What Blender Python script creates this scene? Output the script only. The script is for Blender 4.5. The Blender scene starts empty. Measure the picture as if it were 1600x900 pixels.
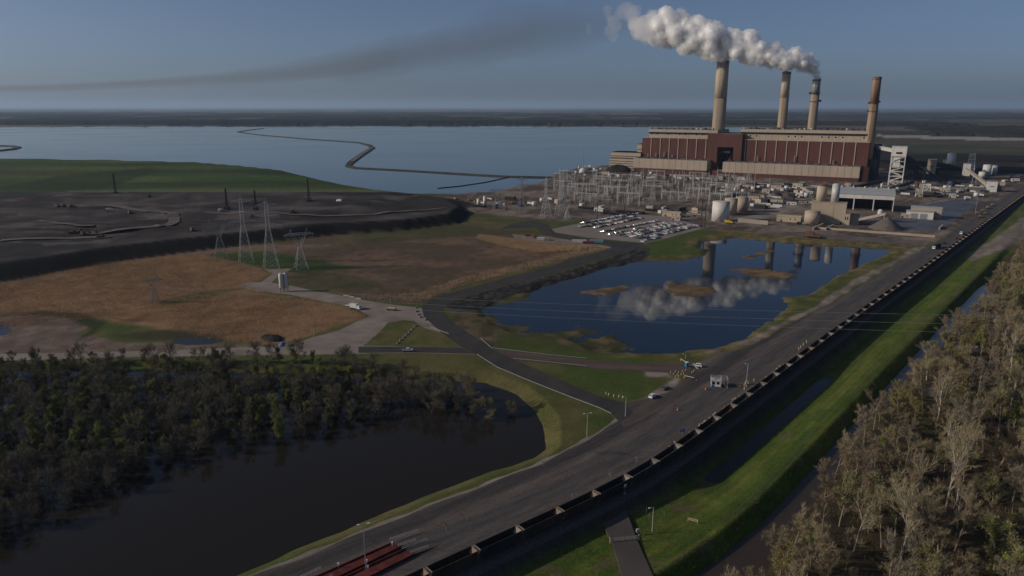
import bpy, math, random
import numpy as np
from mathutils import Vector, Matrix
from mathutils.geometry import tessellate_polygon
R = math.radians
rnd = random.Random(7)
SC = bpy.context.scene
COL = SC.collection
# ------------------------------------------------------------------ camera, world, sun, exposure
F_PX, PITCH, CAM_H = 1100.0, math.atan(283 / 1100.0), 127.0
cam_d = bpy.data.cameras.new('camera'); cam_d.sensor_width = 36; cam_d.lens = F_PX / 1600 * 36
cam_d.clip_start = 1; cam_d.clip_end = 200000
cam = bpy.data.objects.new('camera', cam_d); COL.objects.link(cam)
cam.location = (0, 0, CAM_H); cam.rotation_euler = (math.pi / 2 - PITCH, 0, 0)
SC.camera = cam
SUN_EL, SUN_AZ = R(24), R(184)          # azimuth of the sun measured from +X, counter-clockwise
sdir = Vector((math.cos(SUN_AZ) * math.cos(SUN_EL), math.sin(SUN_AZ) * math.cos(SUN_EL), math.sin(SUN_EL)))
W = bpy.data.worlds.new('World'); SC.world = W; W.use_nodes = True
nt = W.node_tree; bgn = nt.nodes['Background']
sky = nt.nodes.new('ShaderNodeTexSky'); sky.sky_type = 'NISHITA'; sky.sun_disc = False
sky.sun_elevation = SUN_EL; sky.sun_rotation = math.pi / 2 - SUN_AZ
sky.altitude = 0; sky.air_density = 0.6; sky.dust_density = 1.5; sky.ozone_density = 5
hs = nt.nodes.new('ShaderNodeHueSaturation'); hs.inputs['Saturation'].default_value = .87
nt.links.new(sky.outputs[0], hs.inputs['Color']); nt.links.new(hs.outputs[0], bgn.inputs[0]); bgn.inputs[1].default_value = 0.08
sun_d = bpy.data.lights.new('sun', 'SUN'); sun_d.energy = 3.3; sun_d.angle = R(0.55); sun_d.color = (1, .86, .68)
sun = bpy.data.objects.new('sun', sun_d); COL.objects.link(sun)
sun.rotation_euler = sdir.to_track_quat('Z', 'Y').to_euler()
vs = SC.view_settings; vs.view_transform = 'Standard'; vs.look = 'None'; vs.exposure = -0.32; vs.gamma = 1
SC.render.engine = 'CYCLES'
cy = SC.cycles; cy.use_denoising = True; cy.max_bounces = 18; cy.volume_bounces = 16; cy.transparent_max_bounces = 8
cy.diffuse_bounces = 2; cy.glossy_bounces = 2; cy.caustics_reflective = False; cy.caustics_refractive = False
cy.volume_step_rate = 2; cy.use_adaptive_sampling = True; cy.adaptive_threshold = 0.01

# ------------------------------------------------------------------ pixel of the photo -> point on a level plane
CT, ST = math.cos(PITCH), math.sin(PITCH)
def G(px, py, z=0.0):
    x = px - 800; y = py - 450
    fw = F_PX * CT - y * ST; dn = F_PX * ST + y * CT
    k = (CAM_H - z) / dn
    return (x * k, fw * k)
def V(px, py, z=0.0):
    a = G(px, py, z); return Vector((a[0], a[1], z))
def mpp(p):                                     # metres per photo pixel at a point
    return (p[1] * CT + (CAM_H - (p[2] if len(p) > 2 else 0)) * ST) / F_PX
def ray(px, py):
    x = px - 800; y = py - 450
    return Vector((x, F_PX * CT - y * ST, -(F_PX * ST + y * CT)))
def at_depth(px, py, Y):                        # point on the pixel's ray at world Y
    d = ray(px, py); d = d * (Y / d.y); return Vector((d.x, d.y, CAM_H + d.z))

# ------------------------------------------------------------------ materials
MATS = {}
def mat(name, col, rough=.8, var=.25, scale=.3, metal=0.0, spec=.3, bump=0.0, bscale=None, streak=None, col2=None, emit=None):
    if name in MATS: return MATS[name]
    m = bpy.data.materials.new(name); m.use_nodes = True; MATS[name] = m
    n = m.node_tree.nodes; l = m.node_tree.links; b = n['Principled BSDF']
    b.inputs['Roughness'].default_value = rough; b.inputs['Metallic'].default_value = metal
    b.inputs['Specular IOR Level'].default_value = spec
    tc = n.new('ShaderNodeTexCoord'); mp = n.new('ShaderNodeMapping')
    l.new(tc.outputs['Object'], mp.inputs[0])
    if streak: mp.inputs['Scale'].default_value = streak
    no = n.new('ShaderNodeTexNoise'); no.inputs['Scale'].default_value = scale; no.inputs['Detail'].default_value = 6
    no.inputs['Roughness'].default_value = .65
    l.new(mp.outputs[0], no.inputs['Vector'])
    cr = n.new('ShaderNodeValToRGB'); c = Vector(col); c2 = Vector(col2) if col2 else c * (1 + var)
    c1 = c * (1 - var)
    cr.color_ramp.elements[0].position = .3; cr.color_ramp.elements[1].position = .7
    cr.color_ramp.elements[0].color = (*c1, 1); cr.color_ramp.elements[1].color = (*c2, 1)
    l.new(no.outputs[0], cr.inputs[0]); l.new(cr.outputs[0], b.inputs['Base Color'])
    if bump:
        n2 = n.new('ShaderNodeTexNoise'); n2.inputs['Scale'].default_value = bscale or scale * 4; n2.inputs['Detail'].default_value = 5
        l.new(tc.outputs['Object'], n2.inputs['Vector'])
        bp = n.new('ShaderNodeBump'); bp.inputs['Strength'].default_value = 1; bp.inputs['Distance'].default_value = bump
        l.new(n2.outputs[0], bp.inputs['Height']); l.new(bp.outputs[0], b.inputs['Normal'])
    return m
def M(n): return MATS[n]
# surface colours (real-world base colours)
mat('maroon', (.098, .036, .027), .7, .22, .035, streak=(1, 1, .3), bump=.15, bscale=.6)
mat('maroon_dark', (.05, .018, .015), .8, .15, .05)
mat('cream', (.40, .33, .26), .7, .12, .03, streak=(1, 1, .25))
mat('cream_joint', (.17, .12, .10), .8, .1, .1)
mat('roof_grey', (.14, .13, .12), .9, .3, .05)
mat('dark_steel', (.035, .035, .038), .6, .4, .1)
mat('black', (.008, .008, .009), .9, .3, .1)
mat('opening', (.010, .009, .010), .95, .3, .1)
mat('white_paint', (.62, .60, .56), .6, .15, .12, streak=(1, 1, .3))
mat('white_car', (.72, .72, .72), .3, .05, 1, spec=.5)
mat('silver_car', (.33, .35, .37), .35, .05, 1, metal=.3, spec=.5)
mat('black_car', (.012, .013, .016), .25, .1, 1, spec=.5)
mat('red_car', (.20, .015, .015), .3, .1, 1, spec=.5)
mat('blue_car', (.03, .07, .16), .3, .1, 1, spec=.5)
mat('grey_car', (.10, .10, .11), .3, .1, 1, spec=.5)
mat('glass', (.015, .018, .022), .08, .1, 1, spec=.7)
mat('rubber', (.012, .012, .012), .9, .1, 1)
mat('concrete', (.33, .29, .25), .85, .22, .08, bump=.08, bscale=.8)
mat('stack_pale', (.44, .37, .28), .85, .14, .05, streak=(1, 1, .12))
mat('stack_mid', (.30, .24, .18), .85, .2, .05, streak=(1, 1, .12))
mat('stack_brown', (.25, .15, .095), .85, .45, .06, streak=(1, 1, .15), col2=(.40, .26, .17))
mat('rust', (.17, .08, .05), .9, .35, .2)
mat('steel', (.36, .37, .37), .5, .15, .2, metal=.2)
mat('galv', (.50, .50, .49), .5, .12, .2, metal=.1)
mat('galv_dim', (.26, .27, .27), .5, .12, .2, metal=.1)
mat('wood_pole', (.05, .04, .034), .9, .3, .5)
mat('grey_roof', (.34, .36, .37), .6, .12, .05, streak=(.1, 1, 1))
mat('tan_wall', (.42, .35, .26), .8, .15, .06, streak=(1, 1, .3))
mat('wet_lot', (.085, .095, .115), .6, .5, .04, spec=.4)
mat('concrete_lot', (.22, .19, .17), .9, .25, .02)
mat('asphalt_old', (.075, .066, .062), .9, .25, .05, bump=.01, bscale=3)
mat('trailer_teal', (.22, .42, .40), .6, .15, .2)
mat('trailer_red', (.24, .06, .05), .6, .25, .2)
mat('yellow', (.55, .36, .03), .6, .2, .3)
mat('dozer', (.17, .13, .09), .7, .3, .3)
mat('orange', (.42, .12, .05), .6, .15, .5)
mat('sign_blue', (.03, .16, .50), .5, .05, 1)
mat('sign_white', (.75, .75, .75), .5, .05, 1)
mat('toilet_blue', (.02, .22, .42), .5, .1, 1)
mat('cream_post', (.55, .46, .28), .7, .2, .5)
mat('red_deck', (.105, .022, .018), .85, .6, .25, bump=.02)
mat('train_side', (.022, .024, .028), .75, .35, .3, streak=(1, 1, .3))
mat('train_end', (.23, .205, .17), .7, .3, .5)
mat('rail', (.16, .12, .10), .5, .2, .5, metal=.6)
mat('ballast', (.075, .065, .058), .95, .45, 1.2, bump=.06, bscale=4)
mat('coal', (.012, .012, .013), .9, .5, .3, bump=.2, bscale=1.5)
mat('pile', (.12, .105, .09), .95, .2, .15, bump=.15, bscale=1.5)
mat('bark', (.13, .10, .08), .9, .25, 1)
mat('bark_white', (.42, .37, .31), .85, .35, .6, col2=(.55, .49, .42))
mat('bark_grey', (.27, .22, .17), .9, .3, .6)
mat('twig_brown', (.235, .185, .115), .9, .25, .15)
mat('twig_tan', (.33, .272, .168), .9, .25, .15)
mat('twig_grey', (.235, .205, .15), .9, .25, .15)
mat('swamp_twig', (.175, .155, .11), .9, .3, .15)
mat('swamp_leaf', (.125, .14, .045), .8, .4, .2)
mat('swamp_lime', (.23, .26, .06), .8, .35, .2)
mat('leaf_lime', (.20, .235, .045), .8, .35, .2)
mat('leaf_olive', (.125, .14, .045), .8, .35, .2)
mat('leaf_yellow', (.20, .18, .05), .8, .3, .2)
mat('reed', (.46, .29, .155), .95, .3, .05)
mat('brush', (.16, .115, .08), .95, .35, .1)
mat('far_wood', (.035, .034, .030), 1, .45, .006, spec=.0)

def water(name, base, rough, r2, bump, scale, wind=.004, tint=1.33):
    m = bpy.data.materials.new(name); m.use_nodes = True; MATS[name] = m
    n = m.node_tree.nodes; l = m.node_tree.links; b = n['Principled BSDF']
    b.inputs['Base Color'].default_value = (*base, 1); b.inputs['IOR'].default_value = tint
    b.inputs['Specular IOR Level'].default_value = .5
    g = n.new('ShaderNodeNewGeometry')
    mp = n.new('ShaderNodeMapping'); mp.inputs['Scale'].default_value = (.6, 1.0, 1); l.new(g.outputs['Position'], mp.inputs[0])
    no = n.new('ShaderNodeTexNoise'); no.inputs['Scale'].default_value = wind; no.inputs['Detail'].default_value = 4
    l.new(mp.outputs[0], no.inputs['Vector'])
    mr = n.new('ShaderNodeMapRange'); mr.inputs[1].default_value = .42; mr.inputs[2].default_value = .62
    mr.inputs[3].default_value = rough; mr.inputs[4].default_value = r2
    l.new(no.outputs[0], mr.inputs[0]); l.new(mr.outputs[0], b.inputs['Roughness'])
    n2 = n.new('ShaderNodeTexNoise'); n2.inputs['Scale'].default_value = scale; n2.inputs['Detail'].default_value = 3
    l.new(g.outputs['Position'], n2.inputs['Vector'])
    bp = n.new('ShaderNodeBump'); bp.inputs['Strength'].default_value = 1; bp.inputs['Distance'].default_value = bump
    l.new(n2.outputs[0], bp.inputs['Height']); l.new(bp.outputs[0], b.inputs['Normal'])
    return m
water('lake_water', (.06, .10, .105), .03, .10, .003, .35, .0035)
water('pond_water', (.006, .016, .034), .015, .04, .0025, .5, .02)
water('flood_water', (.020, .017, .013), .06, .12, .008, .4, .02, 1.24)
water('mud_water', (.050, .038, .028), .10, .16, .01, .5, .02)

# ------------------------------------------------------------------ mesh collector
class MB:
    def __init__(s): s.v = []; s.f = []
    def add(s, vs, fs):
        o = len(s.v); s.v += [tuple(p) for p in vs]; s.f += [tuple(i + o for i in f) for f in fs]; return s
    def box(s, x0, y0, z0, x1, y1, z1):
        return s.add([(x0, y0, z0), (x1, y0, z0), (x1, y1, z0), (x0, y1, z0), (x0, y0, z1), (x1, y0, z1), (x1, y1, z1), (x0, y1, z1)],
                     [(0, 3, 2, 1), (4, 5, 6, 7), (0, 1, 5, 4), (1, 2, 6, 5), (2, 3, 7, 6), (3, 0, 4, 7)])
    def cbox(s, cx, cy, z0, sx, sy, h): return s.box(cx - sx / 2, cy - sy / 2, z0, cx + sx / 2, cy + sy / 2, z0 + h)
    def bar(s, p, q, w, h=None):
        p = Vector(p); q = Vector(q); h = h or w; d = (q - p)
        if d.length < 1e-6: return s
        d.normalize(); up = Vector((0, 0, 1)) if abs(d.z) < .95 else Vector((1, 0, 0))
        a = d.cross(up).normalized() * (w / 2); b = a.cross(d).normalized() * (h / 2)
        return s.add([p - a - b, p + a - b, p + a + b, p - a + b, q - a - b, q + a - b, q + a + b, q - a + b],
                     [(0, 3, 2, 1), (4, 5, 6, 7), (0, 1, 5, 4), (1, 2, 6, 5), (2, 3, 7, 6), (3, 0, 4, 7)])
    def tube(s, p, q, r1, r2=None, n=8, cap=True):
        p = Vector(p); q = Vector(q); r2 = r1 if r2 is None else r2; d = (q - p).normalized()
        up = Vector((0, 0, 1)) if abs(d.z) < .95 else Vector((1, 0, 0))
        a = d.cross(up).normalized(); b = a.cross(d).normalized(); vs = []
        for c, r in ((p, r1), (q, r2)):
            for i in range(n):
                t = 2 * math.pi * i / n; vs.append(c + a * (math.cos(t) * r) + b * (math.sin(t) * r))
        fs = [(i, i + n, (i + 1) % n + n, (i + 1) % n) for i in range(n)]
        if cap: fs += [tuple(range(n)), tuple(range(2 * n - 1, n - 1, -1))]
        return s.add(vs, fs)
    def lathe(s, prof, n=24, cx=0, cy=0, cap=True):
        vs = []; fs = []
        for r, z in prof:
            for i in range(n):
                t = 2 * math.pi * i / n; vs.append((cx + r * math.cos(t), cy + r * math.sin(t), z))
        for k in range(len(prof) - 1):
            for i in range(n):
                j = (i + 1) % n; fs.append((k * n + i, k * n + j, (k + 1) * n + j, (k + 1) * n + i))
        if cap: fs += [tuple(range(n - 1, -1, -1)), tuple(range((len(prof) - 1) * n, len(prof) * n))]
        return s.add(vs, fs)
    def prism_x(s, prof, x0, x1):                # profile of (y,z), counter-clockwise seen from +x
        n = len(prof); vs = [(x0, y, z) for y, z in prof] + [(x1, y, z) for y, z in prof]
        return s.add(vs, [(i, i + n, (i + 1) % n + n, (i + 1) % n) for i in range(n)] + [tuple(range(n)), tuple(range(2 * n - 1, n - 1, -1))])
    def prism_y(s, prof, y0, y1):
        n = len(prof); vs = [(x, y0, z) for x, z in prof] + [(x, y1, z) for x, z in prof]
        return s.add(vs, [(i, (i + 1) % n, (i + 1) % n + n, i + n) for i in range(n)] + [tuple(range(n - 1, -1, -1)), tuple(range(n, 2 * n))])
    def poly(s, pts): return s.add(pts, [tuple(range(len(pts)))])
    def mesh(s, name, m, smooth=False):
        me = bpy.data.meshes.new(name); me.from_pydata(s.v, [], s.f)
        if m is not None: me.materials.append(m)
        if smooth: me.polygons.foreach_set('use_smooth', [True] * len(me.polygons))
        me.update(); return me
    def build(s, name, m, parent=None, smooth=False, **k):
        o = bpy.data.objects.new(name, s.mesh(name, m, smooth)); COL.objects.link(o)
        if parent is not None: o.parent = parent
        tag(o, **k); return o
def tag(o, label=None, cat=None, group=None, kind=None):
    if label: o['label'] = label
    if cat: o['category'] = cat
    if group: o['group'] = group
    if kind: o['kind'] = kind
    return o
def thing(name, label, cat, loc=(0, 0, 0), rz=0, group=None):
    o = bpy.data.objects.new(name, None); COL.objects.link(o); o.empty_display_size = .5
    o.location = loc; o.rotation_euler = (0, 0, rz); tag(o, label, cat, group); return o
KIDS = {}
def kids(o):
    if o.name not in KIDS: KIDS[o.name] = [(c, list(c.children)) for c in o.children]
    return KIDS[o.name]
def dup(root, loc, rz=0, label=None, group=None, scale=None, swap=None, cat=None):
    r = root.copy(); COL.objects.link(r); r.location = loc; r.rotation_euler = (0, 0, rz)
    if scale: r.scale = scale if hasattr(scale, '__len__') else (scale,) * 3
    if label: r['label'] = label
    if group: r['group'] = group
    if cat: r['category'] = cat
    for ch, gs in kids(root):
        c = ch.copy(); COL.objects.link(c); c.parent = r
        for g in gs:
            d = g.copy(); COL.objects.link(d); d.parent = c
    return r
def place(proto, used, loc, rz=0, **k):          # the first use moves the first one built, later ones copy it
    if id(proto) not in used:
        used[id(proto)] = 1
        kids(proto); proto.location = loc; proto.rotation_euler = (0, 0, rz)
        s = k.get('scale')
        if s: proto.scale = s if hasattr(s, '__len__') else (s,) * 3
        if k.get('label'): proto['label'] = k['label']
        if k.get('group'): proto['group'] = k['group']
        return proto
    return dup(proto, loc, rz, **k)
USED = {}

# ------------------------------------------------------------------ numpy noise and polygon distance
def hash2(i, j, seed):
    h = (i.astype(np.int64) * 374761393 + j.astype(np.int64) * 668265263 + seed * 1442695041) & 0x7fffffff
    h = ((h ^ (h >> 13)) * 1274126177) & 0x7fffffff
    return ((h ^ (h >> 16)) & 0xffff) / 65535.0
def vnoise(x, y, seed=0):
    i = np.floor(x); j = np.floor(y); u = x - i; v = y - j; u = u * u * (3 - 2 * u); v = v * v * (3 - 2 * v)
    a = hash2(i, j, seed); b = hash2(i + 1, j, seed); c = hash2(i, j + 1, seed); d = hash2(i + 1, j + 1, seed)
    return a + (b - a) * u + (c - a) * v + (a - b - c + d) * u * v
def fbm(x, y, seed=0, o=4):
    s = 0; a = .5; t = 0
    for k in range(o):
        s = s + a * vnoise(x, y, seed + k * 17); t += a; a *= .5; x = x * 2.03; y = y * 2.03
    return s / t
def sd_poly(P, X, Y, margin=60):                 # > 0 inside, metres
    P = np.array(P, float); out = np.full(X.shape, -margin * 1.0)
    x0, y0 = P.min(0) - margin; x1, y1 = P.max(0) + margin
    k = np.nonzero((X > x0) & (X < x1) & (Y > y0) & (Y < y1))[0]
    if len(k) == 0: return out
    x = X[k]; y = Y[k]; d2 = np.full(x.shape, 1e18); ins = np.zeros(x.shape, bool)
    for i in range(len(P)):
        ax, ay = P[i]; bx, by = P[(i + 1) % len(P)]; ex = bx - ax; ey = by - ay
        L = ex * ex + ey * ey + 1e-9; t = np.clip(((x - ax) * ex + (y - ay) * ey) / L, 0, 1)
        qx = x - ax - t * ex; qy = y - ay - t * ey; d2 = np.minimum(d2, qx * qx + qy * qy)
        c = (ay > y) != (by > y)
        if ey != 0: ins ^= c & (x < ex * (y - ay) / ey + ax)
    d = np.sqrt(d2); d = np.where(ins, d, -d); out[k] = np.maximum(d, -margin); return out
def sst(a, b, x): t = np.clip((x - a) / (b - a), 0, 1); return t * t * (3 - 2 * t)
def GPX(pts, z=0.0): return [G(a, b, z) for a, b in pts]

# ------------------------------------------------------------------ the railway line: stations s along it, offset t to its right
TRPX = [(671, 889), (747, 854), (815, 824), (879, 794), (936, 768), (988, 744), (1028, 718), (1063, 694), (1093, 671.5), (1121.3, 651), (1147, 632), (1171, 614), (1193, 597.6), (1214, 583), (1251.5, 555), (1283, 530), (1315, 509), (1340, 490), (1364, 472), (1386, 457), (1407, 443.6), (1445, 418), (1500, 375), (1540, 346), (1580, 317), (1600, 303)]
TR = np.array([G(a, b, 4.2) for a, b in TRPX])
d0 = TR[0] - TR[1]; d0 /= np.linalg.norm(d0)
TR = np.vstack([TR[0] + d0 * 170, TR[0] + d0 * 80, TR, TR[-1] + (TR[-1] - TR[-2]) * 4])
for _ in range(3):                               # smooth the traced line a little
    TR[1:-1] = TR[1:-1] * .5 + (TR[:-2] + TR[2:]) * .25
SEG = np.diff(TR, axis=0); SL = np.linalg.norm(SEG, axis=1); SS = np.concatenate([[0], np.cumsum(SL)]); S0 = 170.0
def on_track(s, t=0.0):                          # world point and heading
    i = int(min(max(np.searchsorted(SS, s) - 1, 0), len(SL) - 1)); u = SEG[i] / SL[i]; p = TR[i] + u * (s - SS[i])
    return p[0] + u[1] * t, p[1] - u[0] * t, math.atan2(u[1], u[0])
def track_st(X, Y):
    best = np.full(X.shape, 1e18); S = np.zeros(X.shape); T = np.zeros(X.shape)
    for i in range(len(SL)):
        u = SEG[i] / SL[i]; dx = X - TR[i][0]; dy = Y - TR[i][1]
        a = np.clip(dx * u[0] + dy * u[1], 0 if i else -1e5, SL[i] if i < len(SL) - 1 else 1e6)
        qx = dx - u[0] * a; qy = dy - u[1] * a; d = qx * qx + qy * qy; k = d < best
        best = np.where(k, d, best); S = np.where(k, SS[i] + a, S); T = np.where(k, np.sign(u[1] * dx - u[0] * dy) * np.sqrt(d), T)
    return S - S0, T                             # s = 0 where the track enters the photo

# ------------------------------------------------------------------ outlines traced from the photo, on their own levels
POND = GPX([(747, 485), (778, 476), (828, 467), (832, 456), (850, 447), (900, 435), (945, 420), (990, 411), (1008, 408), (1062, 408), (1107, 397), (1111, 391), (1093, 388), (1098, 377), (1152, 372), (1215, 379), (1305, 384), (1386, 390), (1390, 395), (1350, 413), (1309, 431), (1287, 447), (1264, 462), (1224, 465), (1228, 485), (1197, 505), (1161, 530), (1116, 543), (1053, 552), (990, 552), (931, 548), (913, 539), (873, 525), (810, 521), (778, 507)], -1.5)
ISL = [GPX(p, -1.4) for p in ([(908, 457), (945, 461), (985, 452), (975, 446), (945, 450)], [(1046, 444), (1080, 446), (1110, 449), (1120, 456), (1090, 465), (1055, 461), (1042, 452)], [(1159, 401), (1206, 390), (1204, 394), (1170, 404)], [(1135, 421), (1190, 419), (1240, 428), (1235, 436), (1180, 432)])]
MARSH = GPX([(752, 490), (790, 508), (850, 516), (900, 512), (955, 522), (985, 545), (930, 549), (870, 527), (800, 522)], -1.5)
FLOOD = GPX([(835, 640), (848, 660), (854, 682), (851, 702), (835, 716), (770, 737), (705, 762), (665, 776), (616, 797), (535, 832), (470, 856), (405, 885), (360, 904), (200, 990), (-100, 1150), (-700, 1150), (-900, 640), (-400, 580), (0, 578), (300, 580), (600, 588), (760, 598), (810, 618)], -3)
LAKE = GPX([(-1500, 320), (-100, 268), (0, 262), (300, 268), (520, 291), (640, 303), (700, 303), (780, 299), (800, 293), (850, 284), (868, 272), (900, 263), (950, 258), (985, 256), (1015, 232), (1080, 215), (1200, 210), (1260, 204), (1200, 199), (1010, 196), (700, 194.5), (330, 195), (140, 197), (60, 198.5), (0, 198), (-800, 197), (-3000, 200)], -1)
COALZ = 9.0
COAL = GPX([(-700, 500), (-200, 440), (0, 412), (180, 385), (320, 369), (440, 357), (520, 349), (624, 344), (700, 335), (715, 322), (690, 308), (600, 302), (300, 299), (0, 298), (-900, 298)], COALZ)
MOUND = GPX([(-1200, 300), (0, 300), (300, 300), (600, 304), (690, 303), (640, 296), (580, 291), (520, 284), (430, 268), (300, 257), (150, 253), (0, 251), (-1200, 250)], 15)
FRONT_Y = G(300, 300, COALZ)[1]

# ------------------------------------------------------------------ level of the ground
def cross(S, T):
    D = np.interp(S, [-200, 60, 100, 115, 240, 275, 650, 900, 1100], [-3, -3, -4.0, -6.0, -6.0, -5.0, -4.0, -1.5, 0])
    C = np.interp(S, [-200, 90, 130, 600, 850, 1100], [-2.6, -2.6, -2.3, -2.3, -1.2, 0])
    Rr = np.interp(S, [-200, 500, 640, 760, 1100], [-7.4, -7.4, -5, -2, 0])
    e = np.interp(S, [0, 600, 900], [1, 1, 1.2])
    z = np.zeros(S.shape)
    a = sst(3.6, 9.0, T) ; z = z + a * D
    b = sst(16.5, 31.0, T); z = z + b * (C - D)
    z = z - 1.1 * sst(9.5, 11.5, T) * sst(17.5, 15.0, T) * sst(98, 125, S) * sst(262, 235, S)
    c = sst(33.0, 39.5, T); z = z + c * (Rr - C)
    fl = fbm(S / 14, T / 14, 5, 3) * 2.6 - .45
    w = np.interp(S, [-200, 60, 110, 200, 320, 420, 480, 560], [14, 12, 4, 0, 2, 6, 6, 2])
    z = z + sst(w, w + 6, T - 39.5) * np.clip(fl, 0, 3) * (Rr < -3)
    return np.where(T > 3.6, z, 0)
def height(X, Y, st=None):
    X = np.asarray(X, float); Y = np.asarray(Y, float); Z = np.zeros(X.shape)
    sp = sd_poly(POND, X, Y); hp = np.clip(-(sp + 5 + 7 * (fbm(X / 11, Y / 8, 3, 4) - .5)) * .3, -3, 0)
    mr_ = sd_poly(MARSH, X, Y, 20); hp = np.where(mr_ > -8, np.maximum(hp, np.where(sp > -1, -2.35 + 1.0 * sst(-8, 3, mr_) + 1.8 * (fbm(X / 8, Y / 5, 37, 4) - .5), hp)), hp)
    for I in ISL:
        si = sd_poly(I, X, Y, 20); hp = np.maximum(hp, -1.42 + np.clip(si * .12 + (fbm(X / 7, Y / 4, 31, 3) - .5) * 1.1, -2, .30))
    Z = Z + hp
    Z = Z + np.clip(-(sd_poly(FLOOD, X, Y) + 6.4 + 1.6 * (fbm(X / 12, Y / 12, 4, 2) - .5)) * .45, -5, 0)
    Z = Z + np.clip(-(sd_poly(LAKE, X, Y, 200) + 3) * .3, -4, 0)
    sc = sd_poly(COAL, X, Y, 80); sc = sc + 7 * (fbm(X / 22, Y / 22, 8, 3) - .5)
    hc = np.clip(sc / np.interp(X, [-420, -120], [27, 14]) + 1, 0, 1) * COALZ
    ins = sst(10, 40, sc)
    hc = hc + ins * ((fbm(X / 45, Y / 45, 11, 4) - .5) * 5 + np.clip(fbm(X / 90, Y / 30, 12, 3) - .55, 0, 1) * 14)
    Z = np.where(hc > 0.01, np.maximum(Z, 0) * 0 + hc, Z)
    sm = sd_poly(MOUND, X, Y, 80)
    hm = (COALZ + np.clip((Y - FRONT_Y - 8) * .035, 0, 11) + 1.2 * (fbm(X / 70, Y / 30, 15, 2) - .5)) * sst(-50, 0, sm)
    Z = np.where(sm > -50, np.maximum(hm, np.where(Y < FRONT_Y + 20, hc, -4)), Z)
    S, T = track_st(X, Y) if st is None else st
    Z = Z + np.where(T > 3.6, cross(S, T), 0)
    return Z
def hz(x, y): return float(height(np.array([x]), np.array([y]))[0])
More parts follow.
